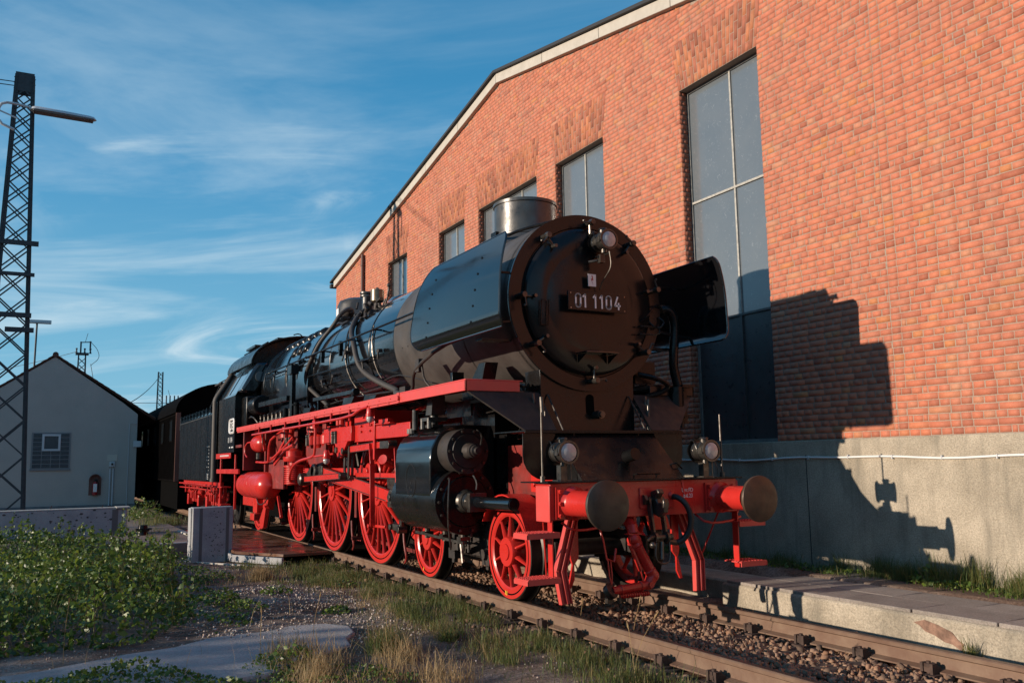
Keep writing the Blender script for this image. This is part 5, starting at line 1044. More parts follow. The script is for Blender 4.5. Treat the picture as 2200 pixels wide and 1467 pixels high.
    def xr(z):
        x = X0+.08+max(0, z-3.0)*.35
        if z < 3.0: d = min(1, (3.0-z)/.26); x += .22*(1-math.sqrt(max(0, 1-d*d)))
        if z > 3.40: d = min(1, (z-3.40)/.285); x += .28*(1-math.sqrt(max(0, 1-d*d)))
        return x
    def xf(z):
        x = X1
        if z > 3.56: d = min(1, (z-3.56)/.13); x -= .10*(1-math.sqrt(max(0, 1-d*d)))
        if z < 2.80: d = min(1, (2.80-z)/.06); x -= .05*(1-math.sqrt(max(0, 1-d*d)))
        return x
    zs_ = list(np.linspace(2.74, 2.90, 9))+list(np.linspace(2.97, 3.38, 6))+list(np.linspace(3.43, 3.68, 10)); K = 10; m = M(); o = 0
    for sh in (0, .012):
        for z in zs_:
            for i in range(K): m.v.append((xr(z)+(xf(z)-xr(z))*i/(K-1), s*(dY(z)-sh), z))
    nz = len(zs_)
    for j_ in range(nz-1):
        for i in range(K-1):
            a = j_*K+i; m.f.append((a, a+1, a+K+1, a+K)); b = nz*K+a; m.f.append((b+K, b+K+1, b+1, b))
    for i in range(K-1): m.f += [(i+1, i, nz*K+i, nz*K+i+1), ((nz-1)*K+i, (nz-1)*K+i+1, nz*K+(nz-1)*K+i+1, nz*K+(nz-1)*K+i)]
    for j_ in range(nz-1): a = j_*K; m.f += [(a, a+K, nz*K+a+K, nz*K+a), (a+K-1+K, a+K-1, nz*K+a+K-1, nz*K+a+K-1+K)]
    dfl = lp('smoke_deflector', m, BLK, ang=40)
    m = M(); edge = [(xr(z), s*(dY(z)-.006), z) for z in zs_]; edge2 = [(xf(z), s*(dY(z)-.006), z) for z in zs_]; m.tube(edge+edge2[::-1]+[edge[0]], .011, 6); part('deflector_rim', m, BLK, dfl)
    m = M()
    for x in (-.78, .42): 
        for z in (2.86, 3.02, 3.18, 3.34, 3.50): m.bolt((x+(z-2.98)*.25, s*dY(z), z), (0, s, 0), .013, .009)
    part('deflector_rivet', m, BLK2, dfl)
    m = M()
    for x in (-.9, .35):
        m.beam((x, s*.95, 3.42), (x, s*1.38, 3.42), .03, .02); m.beam((x, s*.96, 2.90), (x, s*1.42, 2.84), .03, .02)
    m.box((.12, min(s*.9, s*1.25), 2.70), (.28, max(s*.9, s*1.25), 2.72)); part('deflector_bracket', m, BLK2, dfl)
    m = M(); m.tube([(.30, s*.98, 3.15), (.36, s*1.15, 3.17), (.36, s*1.22, 3.0), (.34, s*1.18, 2.6), (.32, s*1.20, 2.45), (.34, s*1.26, 2.2)], .055, 12, 2); m.cyl((.33, s*1.27, 2.30), (.33, s*1.27, 1.80), .035, n=10); lp('exhaust_pipe', m, BLK2) if s > 0 else None
    m = M(); [m.lathe((x, 0, BZ), (x+w_, 0, BZ), [(0, .969), (.1, .974), (.9, .974), (1, .969)], 96, caps=False) for x, w_ in ((-.92, .05), (.22, .06))] if s > 0 else None; part('smokebox_strap', m, GREY, sbx) if s > 0 else None
m = M(); m.box((.22, 1.24, 2.26), (.42, 1.42, 2.29)); m.box((.30, 1.30, 1.84), (.34, 1.36, 2.26)); m.box((.2, .78, 1.92), (.5, 1.34, 1.94)); m.cyl((.34, 1.20, 2.26), (.34, 1.20, 1.9), .09, n=14); m.box((.05, .7, 2.3), (.25, .98, 2.55)); m.tube([(.3, .7, 2.4), (.4, .9, 2.35), (.42, 1.05, 2.28), (.38, 1.0, 2.2), (.3, .8, 2.15)], .03, 8, 2); m.tube([(.4, .95, 3.05), (.46, 1.0, 2.98), (.45, .88, 2.9), (.38, .82, 3.0)], .012, 6, 2)
m.tube([(.40, .62, 2.95), (.50, .70, 3.02), (.5, .82, 3.16), (.42, .95, 3.2), (.38, 1.05, 3.1)], .012, 6, 2); lp('far_side_fittings', m, DRED if False else BLK2)
# underside band of smokebox with cut-out plates
m = M(); m.box((-.6, -.45, 2.14), (.30, .45, 2.35)) ; lp('smokebox_cradle', m, BLK2)
# --- cab
CX0, CX1 = -13.75, -11.72
def cabsec(z): return 1.49 if z < 3.0 else 1.49-(z-3.0)*.55
for s in (-1, 1):
    m = M(); m.box((CX0, min(s*1.49, s*1.475), 1.75), (CX1, max(s*1.49, s*1.475), 3.0)); sd_ = lp('cab_side', m, BLK2, bev=.003)
    m = M()   # upper part with window openings: frame strips
    for xa, xb, za, zb in ((CX0, CX1, 3.0, 3.06), (CX0, CX1, 3.62, 3.74), (CX0, CX0+.12, 3.06, 3.62), (CX1-.10, CX1, 3.06, 3.62), (-12.72, -12.66, 3.06, 3.62)):
        a, b = s*cabsec(za), s*cabsec(zb); m.prism([(a, za), (b, zb), (b-s*.02, zb), (a-s*.02, za)], xa, xb, 'x')
    part('window_surround', m, BLK, sd_)
    for xa, xb in ((CX0+.12, -12.72), (-12.66, CX1-.10)):
        m = M(); a, b = s*(cabsec(3.06)-.012), s*(cabsec(3.62)-.012); m.prism([(a, 3.06), (b, 3.62), (b-s*.006, 3.62), (a-s*.006, 3.06)], xa, xb, 'x'); part('cab_window', m, PGL, sd_)
    m = M(); m.box((CX0-.1, s*1.50-.01, 1.62), (CX1-.3, s*1.50+.01, 1.74)); m.box((CX0, s*1.49-.02, 1.28), (CX1+.6, s*1.49+.02, 1.38)); m.box((CX1-.3, s*1.4-.02, .5), (CX1-.22, s*1.4+.02, 1.7)); m.box((CX0+.3, s*1.46-.02, .5), (CX0+.38, s*1.46+.02, 1.7))
    for z in (.55, .95): m.box((CX0+.25, min(s*1.30, s*1.52), z), (CX0+.75, max(s*1.30, s*1.52), z+.03))
    part('cab_steps', m, RED, sd_, bev=.003)
if True:
    # emblem with rounded outline and the number on the cab side (viewer's side)
    m = M(); cy_ = (-12.05, 2.33)
    def rr_(w_, h, r, n=5): return [(sx*(w_/2-r)+r*math.cos(a0+k*math.pi/2/n), sz*(h/2-r)+r*math.sin(a0+k*math.pi/2/n)) for sx, sz, a0 in ((1, 1, 0), (-1, 1, math.pi/2), (-1, -1, math.pi), (1, -1, 1.5*math.pi)) for k in range(n+1)]
    o_ = rr_(.52, .30, .07); m.tube([(cy_[0]+a, -1.493, cy_[1]+b) for a, b in o_]+[(cy_[0]+o_[0][0], -1.493, cy_[1]+o_[0][1])], .022, 4)
    em = lp('railway_emblem', m, WHT); text('emblem_letters', 'DB', .25, (cy_[0], -1.4935, cy_[1]), (1, 0, 0), (0, 0, 1), WHT, em, .001, 1.15)
    t1 = text('cab_number', '01 1104', .17, (-12.2, -1.4935, 2.02), (1, 0, 0), (0, 0, 1), WHT, loco, .001, .9)
    for i in range(5): m = M() 
    m = M(); 
    for a, b in ((-12.05, .10), (-11.92, .08), (-12.3, .12)): m.box((a, -1.493, 1.845), (a+b, -1.4905, 1.875))
    for i in range(11): m.box((-13.3+i*.1, -1.5125, 1.665), (-13.24+i*.1, -1.5105, 1.70))
    lp('small_lettering', m, WHT, ang=0)
m = M(); arc = [(1.12*math.cos(t), 3.72+.60*math.sin(t)) for t in np.linspace(0, math.pi, 26)]
m.prism([(-1.49, 1.75), (-1.49, 3.0), (-1.10, 3.72)]+arc[::-1]+[(1.10, 3.72), (1.49, 3.0), (1.49, 1.75)], CX1-.02, CX1, 'x'); m.prism([(-1.49, 1.3), (-1.49, 3.0), (-1.10, 3.72)]+arc[::-1]+[(1.10, 3.72), (1.49, 3.0), (1.49, 1.3)], CX0, CX0+.02, 'x'); lp('cab_front', m, BLK2)
m = M(); a1 = [(1.22*math.cos(t), 3.70+.66*math.sin(t)) for t in np.linspace(0, math.pi, 26)]; a0 = [(1.19*math.cos(t), 3.69+.635*math.sin(t)) for t in np.linspace(math.pi, 0, 26)]; m.prism(a1+a0, CX0-.55, CX1+.28, 'x'); rf = lp('cab_roof', m, BLK2)
m = M(); m.box((-13.3, -.45, 4.33), (-12.3, .45, 4.42))
for s in (-1, 1): m.cyl((-14.1, s*.85, 4.19), (-11.5, s*.85, 4.19), .015, n=6); m.box((-13.4, s*.7-.25, 4.19), (-12.4, s*.7+.25, 4.24))
m.tube([(-11.5, -.05, 4.33), (-11.5, -.15, 4.42), (-11.5, -.28, 4.38)], .014, 6, 1); part('roof_vent', m, BLK2, rf)
m = M(); m.prism([(-1.47, 3.05), (-1.12, 3.70), (-.86, 3.72), (-.86, 3.40), (-1.15, 3.0)], -11.72, -11.30, 'x'); wb = lp('wind_deflector', m, BLK, bev=.06)
m = M(); m.lathe((-11.28, -1.05, 3.38), (-11.22, -1.05, 3.38), [(0, .12), (1, .11)], 20); part('spectacle_glass', m, PGL, wb)
m = M(); m.box((-11.7, -1.35, 2.3), (-11.2, -1.02, 2.95)); m.lathe((-11.1, -1.16, 2.72), (-10.5, -1.16, 2.72), [(0, .20), (1, .20)], 20); lp('cab_front_box', m, BLK2, bev=.03)
# ------------------------------------------------------------------ tender
tend = thing('tender', 'black coal tender with red bogies coupled behind the locomotive cab', 'tender')
def tp(name, m, mt, par=None, **k): return part(name, m, mt, par or tend, **k)
TX0, TX1 = -20.35, -14.15
m = M(); m.box((TX0, -1.50, 1.08), (TX1, 1.50, 2.72)); tb = tp('tender_tank', m, BLK2, bev=.012)
m = M(); m.prism([(-1.50, 2.72), (-1.50, 2.74), (-1.40, 2.96), (-1.36, 2.96), (-1.46, 2.72)], TX0, TX1, 'x'); m.prism([(1.50, 2.72), (1.50, 2.74), (1.40, 2.96), (1.36, 2.96), (1.46, 2.72)], TX0, TX1, 'x')
for i in range(11): m.box((TX0+.2+i*.58, -1.50, 2.72), (TX0+.24+i*.58, -1.40, 2.95))
tp('tender_coaming', m, BLK, tb)
m = M(); m.box((TX0, -1.508, 2.715), (TX1, -1.50, 2.73)); m.box((TX0-.01, -1.508, 2.55), (TX0+.02, -1.49, 2.95)); tp('trim_strip', m, STEEL, tb, ang=0)
m = M()
for i in range(7): m.box((TX0+.75+i*.82, -1.503, 1.1), (TX0+.765+i*.82, -1.50, 2.7))
tp('tank_seam', m, BLK, tb, ang=0)
m = M()
for i in range(9): m.box((-14.98, -1.506, 1.25+i*.085), (-14.90, -1.503, 1.275+i*.085)); 
for i in (0, 2, 4, 5, 8): m.box((-15.25, -1.506, 1.25+i*.085), (-15.10, -1.503, 1.28+i*.085))
for i in (0, 1, 2): m.box((-15.25, -1.506, 1.13+i*.05), (-14.95, -1.503, 1.155+i*.05))
m.box((-16.9, -1.506, 1.95), (-15.9, -1.504, 2.12)) if False else None
tp('tank_lettering', m, DIM, tb, ang=0)
m = M(); m.prism([(-1.25, 2.9), (-1.0, 3.6), (-.6, 3.95), (0, 4.08), (.6, 3.95), (1.0, 3.6), (1.25, 2.9)], -16.4, -14.35, 'x'); bk_ = tp('coal_bunker', m, BLK2)
m = M()
for i in range(6): m.beam((-16.3+i*.34, -1.28, 2.98), (-16.3+i*.34, -1.05, 3.58), .05, .03, (1, 0, 0))
m.beam((-16.4, -1.02, 3.60), (-14.2, -1.02, 3.60), .05, .05)
for z, y in ((3.75, -.92), (3.95, -.6)): m.cyl((-17.2, y, z), (-13.9, y, z+.02), .016, n=6)
m.box((-16.8, -1.1, 3.62), (-15.9, -.6, 3.66)); m.box((-15.8, -.9, 3.86), (-14.8, -.3, 3.92)); tp('bunker_frame', m, SOOT, bk_)
m = M(); m.cyl((-14.05, -1.52, 1.14), (-14.05, -1.52, 3.02), .075, n=16); m.tube([(-14.05, -1.52, 3.0), (-14.05, -1.50, 3.1), (-14.0, -1.25, 3.5), (-14.0, -1.15, 3.68)], .075, 14, 2); m.cyl((-14.05, -1.52, 1.08), (-14.05, -1.52, 1.16), .09, n=16); tp('filler_pipe', m, LAG)
m = M(); m.cyl((-13.90, -1.50, 1.6), (-13.90, -1.50, 3.0), .014, n=6); m.cyl((-13.86, -1.44, 1.6), (-13.86, -1.44, 2.9), .02, n=6); m.cyl((TX1+.02, -1.44, 1.2), (TX1+.02, -1.44, 3.05), .014, n=6); tp('grab_rail', m, BLK)
m = M(); m.box((-20.3, -1.35, .92), (-14.2, -1.25, 1.06)); m.tube([(-20.2, -1.48, .98), (-17, -1.48, .99), (-14.3, -1.48, .97)], .022, 8); m.tube([(-20.2, -1.46, .86), (-17, -1.46, .87), (-14.3, -1.46, .85)], .018, 8); m.box((-20.35, -1.3, .7), (-20.25, 1.3, 1.08)); tp('tender_frame', m, RED, bev=.003)
for bx in (-15.6, -18.9):
    m = M()
    for s in (-1, 1):
        m.prism([(bx-1.25, .80), (bx+1.25, .80), (bx+1.25, .62), (bx+.5, .45), (bx-.5, .45), (bx-1.25, .62)], s*1.12, s*1.08)
        for dx in (-.95, .95):
            m.box((bx+dx-.13, s*1.20-.08, .36), (bx+dx+.13, s*1.20+.06, .66)); m.box((bx+dx-.26, s*1.18-.04, .66), (bx+dx-.22, s*1.18+.04, .92)); m.box((bx+dx+.22, s*1.18-.04, .66), (bx+dx+.26, s*1.18+.04, .92))
            for i in range(5): m.box((bx+dx-.32+.05*i, s*1.20-.05, .70+.025*i), (bx+dx+.32-.05*i, s*1.20+.05, .72+.025*i))
        for dx in (-.45, -.2, .2, .45): m.cyl((bx+dx, s*1.2, .45), (bx+dx, s*1.2, .92), .03, n=8); m.box((bx+dx-.05, s*1.24-.04, .55), (bx+dx+.05, s*1.24+.04, .78))
        m.tube([(bx-.6, s*1.3, .86), (bx-.3, s*1.3, .74), (bx+.3, s*1.3, .74), (bx+.6, s*1.3, .86)], .016, 6, 1)
    bg_ = tp('tender_bogie', m, RED, bev=.003)
    for dx in (-.95, .95):
        for s in (-1, 1):
            m = M(); m.lathe((bx+dx, s*.72, .5), (bx+dx, s*.84, .5), [(0, .53), (.2, .53), (.25, .5), (1, .495), (1, .42), (.8, .40), (.7, .2), (1.1, .12), (1.1, 0)], 36); part('tender_wheel', m, TREAD, bg_)
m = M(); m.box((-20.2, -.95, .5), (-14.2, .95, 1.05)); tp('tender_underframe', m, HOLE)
SPLIT['on'] = False
# ------------------------------------------------------------------ carriages behind the tender
def carriage(x1, L, label, zr, wt, rt, yoff=0):
    t = thing('carriage', label, 'carriage', 'old carriages behind the tender'); x0 = x1-L
    sec = [(yoff-1.46, 1.0), (yoff-1.46, 3.18), (yoff+1.46, 3.18), (yoff+1.46, 1.0)]
    m = M(); m.prism(sec, x0, x1, 'x'); bd = part('carriage_body', m, wt, t)
    arc = [(yoff+1.52*math.cos(a), 3.16+(zr-3.16)*math.sin(a)) for a in np.linspace(0, math.pi, 22)]
    m = M(); m.prism(arc, x0-.06, x1+.05, 'x'); part('carriage_roof', m, rt, t)
    m = M(); arc2 = [(yoff+1.44*math.cos(a), 3.18+(zr-3.22)*math.sin(a)) for a in np.linspace(0, math.pi, 22)]; m.prism(arc2, x1+.05, x1+.06, 'x'); part('end_panel', m, wt, t)
    m = M()
    for i in range(int(L/.22)): m.box((x0+.1+i*.22, yoff-1.475, 1.05), (x0+.125+i*.22, yoff-1.46, 3.1))
    part('side_batten', m, wt, bd, ang=0)
    n = int(L/2.4)
    for i in range(n):
        xx = x1-1.6-i*2.3; m = M(); m.box((xx, yoff-1.482, 2.25), (xx+.62, yoff-1.462, 3.0)); wn_ = part('carriage_window', m, DIM if False else WAG, bd, bev=.01)
        m = M(); m.box((xx+.05, yoff-1.487, 2.3), (xx+.57, yoff-1.4825, 2.95)); part('pane', m, PGL, wn_)
    m = M(); m.box((x1, yoff-1.5, 1.0), (x1+.05, yoff-1.36, 3.3)); m.box((x1, yoff+1.36, 1.0), (x1+.05, yoff+1.5, 3.3)); part('corner_post', m, mat('corner_post_brown', (.16, .07, .05), .6), bd)
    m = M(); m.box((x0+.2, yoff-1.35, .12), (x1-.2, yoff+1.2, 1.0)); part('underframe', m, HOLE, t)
    return t
carriage(-21.4, 13.6, 'dark wooden sided carriage with arched roof coupled right behind the tender', 4.12, WAG, WAG)
carriage(-35.6, 14.0, 'second carriage with pale blue grey roof, beyond the dark wooden one', 4.02, WAG, WROOF)
# ------------------------------------------------------------------ small rendered house
HX = -27.0
house = thing('rendered_house', 'small grey rendered house with tiled gable roof and one window', 'house', loc=(HX, -5, 0))
def hp(name, m, mt, par=None, **k):
    o = part(name, m, mt, par or house, **k)
    if par is None: o.location = (-HX, 5, 0)
    return o
ypk, zpk = -4.93, 5.42
m = M(); m.prism([(-2.13, -.3), (-2.13, 3.40), (-2.62, 3.80), (ypk, zpk), (-8.4, 3.0), (-8.4, -.3)], HX-11, HX, 'x'); hw = hp('house_wall', m, PLAS)
m = M(); m.box((HX-11, -8.42, -.3), (HX+.02, -2.11, .16)); hp('house_plinth', m, mat('plinth_grey', (.20, .205, .21), .9, nscale=4, namt=.3))
def slope(y): return zpk-(abs(y-ypk))*(.66 if y > ypk else .70)
for sgn, yend in ((1, -1.35), (-1, -8.7)):
    n = 22
    for c_ in range(1):
        pass
    m = M(); m.prism([(ypk, zpk+.02), (yend, slope(yend)+.02), (yend, slope(yend)+.07), (ypk, zpk+.09)], HX-11.2, HX-.02, 'x'); rfm = hp('house_roof', m, ROOFT)
    rows = 18; Ls = abs(yend-ypk)/rows
    mm_ = None
    for i in range(rows):
        y0 = ypk+sgn*i*Ls; y1 = y0+sgn*(Ls*1.12); off = random.uniform(-.02, .03)
        for q in range(3):
            m = M(); xx = HX+.05+off-q*.30; m.prism([(y0, slope(y0)+.07), (y1, slope(y1)+.075), (y1, slope(y1)+.115), (y0, slope(y0)+.10)], xx-.29, xx, 'x')
            part('roof_tile', m, ROOFT, rfm, ang=0)
m = M(); m.cyl((HX-11, ypk, zpk+.08), (HX+.06, ypk, zpk+.08), .10, n=10); hp('ridge_tiles', m, ROOFT)
# window of glass blocks with a small opening light
y0, y1, z0, z1 = -5.50, -4.34, 1.48, 2.70
m = M(); m.box((HX-.05, y0-.04, z0-.06), (HX+.02, y1+.04, z1+.03)); m.box((HX, y0-.06, z0-.08), (HX+.05, y1+.06, z0-.02)); gwn = hp('glass_block_window', m, mat('dark_window_joint', (.22, .22, .22), .8))
for r_ in range(8):
    for c_ in range(4):
        ya, yb = y0+(y1-y0)*c_/4, y0+(y1-y0)*(c_+1)/4; za, zb = z0+(z1-z0)*r_/8, z0+(z1-z0)*(r_+1)/8
        if c_ in (1, 2) and r_ >= 4: continue
        m = M(); m.box((HX+.005, ya+.012, za+.012), (HX+.03, yb-.012, zb-.012)); part('glass_block', m, GBLK, gwn, bev=.006)
m = M(); ya, yb, za, zb = y0+.29, y1-.29, z0+.60, z1-.03
for a, b in (((ya, za), (ya+.07, zb)), ((yb-.07, za), (yb, zb)), ((ya+.07, za), (yb-.07, za+.07)), ((ya+.07, zb-.07), (yb-.07, zb))): m.box((HX+.0, a[0], a[1]), (HX+.06, b[0], b[1]))
lf = part('opening_light', m, PLAST, gwn, ang=0)
m = M(); m.box((HX+.02, ya+.07, za+.07), (HX+.03, yb-.07, zb-.07)); part('pane', m, GBLK, lf, ang=0)
m = M(); m.tube([(HX+.03, -2.40, .1), (HX+.03, -2.40, 3.05), (HX+.03, -2.16, 3.08)], .012, 6); hp('downpipe', m, PLAST)
m = M(); m.cyl((HX+.03, -2.98, .12), (HX+.03, -2.98, 1.44), .028, n=8); m.cyl((HX+.03, -2.88, .12), (HX+.03, -2.88, 1.44), .028, n=8); hp('cable_pipe', m, ALU)
t = thing('switch_box', 'small switch box with white plate above two pipes on house', 'switch box'); m = M(); m.box((HX+.0, -3.02, 1.50), (HX+.10, -2.84, 1.68)); part('box_body', m, PLAST, t, bev=.01); m = M(); m.cyl((HX+.10, -2.93, 1.59), (HX+.125, -2.93, 1.59), .04, n=12); part('switch_knob', m, RUB, t); m = M(); m.box((HX+.002, -3.10, 1.70), (HX+.02, -2.76, 1.93)); part('sign_plate', m, mat('blank_sign', (.55, .50, .42), .6), t)
m = M(); m.box((HX+.05, -2.25, 2.20), (HX+.10, -1.98, 2.42)); tag(link('wall_box', m.mesh('wall_box', PLAST), bev=.01), 'small white box on the right corner of the rendered house', 'junction box')
t = thing('fire_extinguisher', 'red fire extinguisher hanging on the grey rendered wall', 'extinguisher')
m = M(); m.lathe((HX+.12, -3.46, .50), (HX+.12, -3.46, .98), [(0, .07), (.04, .085), (.82, .085), (.92, .06), (1, .03)], 18); part('cylinder_body', m, EXT, t); m = M(); m.cyl((HX+.12, -3.46, .98), (HX+.12, -3.46, 1.03), .03, n=8); m.box((HX+.08, -3.50, 1.03), (HX+.14, -3.36, 1.06)); m.tube([(HX+.14, -3.42, 1.02), (HX+.14, -3.34, .95), (HX+.14, -3.35, .7)], .012, 6, 1); part('valve_head', m, RUB, t)
m = M(); m.box((HX+.19, -3.52, .62), (HX+.208, -3.40, .90)); part('instruction_label', m, WHT, t)
m = M(); arc = [(-3.46+.20*math.cos(a), 1.05+.20*math.sin(a)) for a in np.linspace(0, math.pi, 14)]; m.prism(arc+[(-3.66, .50), (-3.26, .50)], HX, HX+.03, 'x'); m.prism(arc+[(-3.46+.17*math.cos(a), 1.05+.17*math.sin(a)) for a in np.linspace(math.pi, 0, 14)], HX+.03, HX+.16, 'x'); tag(link('extinguisher_shelter', m.mesh('extinguisher_shelter', mat('shelter_brown', (.15, .06, .045), .6))), 'brown arched shelter board behind the red fire extinguisher', 'shelter')
# ------------------------------------------------------------------ lattice mast with yard lamp
def lattice(name, label, c, wb, wt_, zb, zt, leg, nb, mt, group=None, cross=True):
    t = thing(name, label, 'mast', group, loc=(0, 0, 0)); cx, cy = c
    def hw(z): return (wb+(wt_-wb)*(z-zb)/(zt-zb))/2
    for sx in (-1, 1):
        for sy in (-1, 1):
            m = M(); P = lambda z: Vector((cx+sx*hw(z)*.8, cy+sy*hw(z), z)); m.beam(P(zb), P(zt), leg, leg*.16, (0, 1, 0)) if False else None
            a, b = P(zb), P(zt); m.beam(a, b, leg*.14, leg, (0, 1, 0)); m.beam(a+Vector((0, -sy*leg/2, 0))+Vector((sx*leg*.4, 0, 0)), b+Vector((0, -sy*leg/2, 0))+Vector((sx*leg*.4, 0, 0)), leg, leg*.14, (1, 0, 0)) if False else m.beam(a, b, leg, leg*.14, (0, 1, 0)); part('mast_leg', m, mt, t, ang=0)
    zs = [zb]; 
    while zs[-1] < zt-.25: zs.append(zs[-1]+max(.30, hw(zs[-1])*2*(.95 if cross else .8)))
    for sx in (-1, 1):
        m = M()
        for i, (a, b) in enumerate(zip(zs, zs[1:])):
            if b > zt: break
            for fl_ in ((1,) if not cross else (1, -1)):
                m.beam((cx+sx*hw(a)*.8, cy-fl_*hw(a), a), (cx+sx*hw(b)*.8, cy+fl_*hw(b), b), .008, leg*.38, (1, 0, 0)) if False else m.beam((cx+sx*hw(a)*.8, cy-fl_*hw(a), a), (cx+sx*hw(b)*.8, cy+fl_*hw(b), b), leg*.36, .008, (1, 0, 0))
        part('lattice_bracing', m, mt, t, ang=0)
    for sy in (-1, 1):
        m = M()
        for i, (a, b) in enumerate(zip(zs, zs[1:])):
            if b > zt: break
            f_ = 1 if i % 2 else -1; m.beam((cx-f_*hw(a)*.8, cy+sy*hw(a), a), (cx+f_*hw(b)*.8, cy+sy*hw(b), b), leg*.36, .008, (0, 1, 0))
        part('lattice_bracing', m, mt, t, ang=0)
    return t, hw
TX, TY = -15.5, -6.03
mast, hw = lattice('lattice_mast', 'tall dark steel lattice mast left of the rendered house', (TX, TY), 1.0, .34, -.1, 11.05, .095, 20, PYL)
m = M(); h = hw(10.9); m.box((TX+h*.8-.01, TY-h-.03, 10.62), (TX+h*.8+.014, TY+h+.03, 11.1)); m.box((TX-h*.8-.014, TY-h-.03, 10.62), (TX-h*.8+.01, TY+h+.03, 11.1))
for z in (10.68, 10.82, 10.96):
    for s in (-1, 1): m.cyl((TX+h*.8, TY+s*(h+.02), z), (TX+h*.8, TY+s*(h+.06), z), .012, n=5)
SPLIT['on'] = True; part('mast_head', m, PYL, mast, ang=0); SPLIT['on'] = False
for z, a, b in ((6.75, -.35, .45), (6.0, -.9, .40), (5.0, -.8, .38), (4.65, -.10, .45)):
    m = M(); m.box((TX+hw(z)*.8, TY+a, z), (TX+hw(z)*.8+.08, TY+b+.05, z+.11 if z != 6.0 else z+.08)); part('cross_arm', m, PYL, mast, ang=0)
m = M(); m.box((TX-.5, TY+.30, -.2), (TX+.5, TY+.62, .12)); part('mast_foot', m, PYL, mast)
lamp = thing('yard_lamp', 'long grey street lamp head mounted near the mast top', 'lamp')
lx = TX+.35
m = M(); m.tube([(lx, TY-.16, 9.55), (lx, TY-.50, 9.68), (lx, TY-.52, 10.02), (lx, TY-.42, 10.20), (lx, TY-.10, 10.20), (lx, TY+.24, 10.14)], .032, 10, 1); m.beam((lx, TY-.5, 9.98), (lx, TY-.1, 9.84), .03, .03); part('bracket_tube', m, ALU, lamp)
def lh(y0, y1, zt_, w0, h0):
    m = M(); n = 12; ys = np.linspace(0, 1, 12)
    pr = [(0, .35), (.03, .8), (.08, 1), (.5, .95), (.9, .8), (.96, .65), (1, .15)]
    for u, sc_ in pr:
        y = y0+(y1-y0)*u; z = zt_-(y-y0)*.02
        for a in np.linspace(0, math.pi, 9): m.v.append((lx+math.cos(a)*w0*sc_, y, z+math.sin(a)*h0*sc_))
    for i in range(len(pr)-1):
        for k2 in range(8): a = i*9+k2; m.f.append((a, a+1, a+10, a+9))
        m.f.append((i*9, i*9+9, i*9+17, i*9+8))
    return m
part('lamp_hood', lh(TY+.16, TY+1.62, 10.10, .16, .11), ALU, lamp, ang=60); 
m = M(); m.box((lx-.13, TY+.22, 10.04), (lx+.13, TY+1.55, 10.09), Matrix.Rotation(-.02, 3, 'X')); part('lamp_diffuser', m, LDIF, lamp, bev=.01)
for o in lamp.children: pass
# far masts
f1, h1 = lattice('far_switch_mast', 'distant lattice mast with insulators rising above the house roof', (-58, -3.05), .75, .42, 0, 9.1, .08, 12, PYL)
m = M(); m.box((-58.3, -3.45, 9.1), (-57.7, -2.65, 9.22)); m.box((-58.06, -3.2, 9.2), (-57.94, -3.1, 10.0)); m.box((-58.06, -2.62, 9.4), (-57.94, -2.52, 10.05)); m.beam((-58, -3.15, 9.95), (-58, -2.5, 10.0), .06, .06); m.cyl((-58, -2.9, 9.95), (-58, -2.75, 10.6), .015, n=5)
for y in (-3.4, -2.9, -2.55): m.lathe((-58, y, 9.2), (-58, y, 9.55), [(0, .08), (.5, .04), (1, .07)], 8)
m.tube([(-58, -2.5, 9.95), (-58, -2.1, 9.5), (-58, -1.95, 8.9), (-58, -2.5, 8.4)], .018, 5, 2); m.tube([(-58, -2.5, 8.5), (-58, -2.2, 7.0), (-58, -1.8, 6.0)], .02, 5); m.box((-57.5, -2.0, 6.2), (-57.3, -1.85, 6.9)); part('insulator_rack', m, PYL, f1)
f2, h2 = lattice('far_slim_mast', 'distant slim lattice mast between the house and the tender', (-60, 2.20), .50, .30, 0, 8.3, .065, 14, PYL)
t = thing('far_signal_rack', 'distant steel post with stacked insulator rack beside slim mast', 'mast'); m = M(); m.cyl((-60, 3.05, 0), (-60, 3.05, 6.0), .06, n=8); part('post', m, PYL, t); m = M(); m.box((-60.1, 2.65, 5.95), (-59.9, 3.45, 6.03)); 
for y in (2.65, 2.9, 3.2, 3.45): m.cyl((-60, y, 6.0), (-60, y, 6.6), .045, n=6)
m.beam((-60, 2.4, 5.6), (-60, 3.9, 5.7), .05, .05); m.cyl((-60, 2.9, 6.5), (-60, 2.75, 7.0), .015, n=4); part('insulator_rack', m, PYL, t)
t = thing('far_yard_lamp', 'thin distant lamp post with flat white head above roof', 'lamp'); m = M(); m.cyl((-58, -5.95, 0), (-58, -5.85, 11.1), .06, n=6); part('post', m, PYL, t); m = M(); m.box((-58.2, -6.5, 11.1), (-57.8, -5.0, 11.32)); part('lamp_head', m, ALU, t, bev=.03)
def wire(name, pts, r, label):
    m = M(); P = []
    for a, b, sag in pts:
        a, b = Vector(a), Vector(b); P += [a.lerp(b, i/14)-Vector((0, 0, sag*4*(i/14)*(1-i/14))) for i in range(15)]
    m.tube(P, r, 5); tag(link(name, m.mesh(name, TAR)), label, 'wire', 'overhead wires')
wire('overhead_wire', [((-60, 2.2, 8.1), (-27.5, -2.6, 3.72), .25)], .018, 'wire sloping down from the slim mast to the house roof')
wire('overhead_wire', [((-58, -3.4, 9.3), (-70, -14, 8.0), .3)], .018, 'thin wire running left from the far insulator mast')
wire('overhead_wire', [((-60, -2, 6.0), (-60, 8, 6.1), .0)], .018, 'level wire behind the slim mast above the carriages')
wire('overhead_wire', [((-60, 2.3, 4.6), (-60, -2.5, 5.2), .3)], .015, 'lower sagging wire beside the slim far mast')
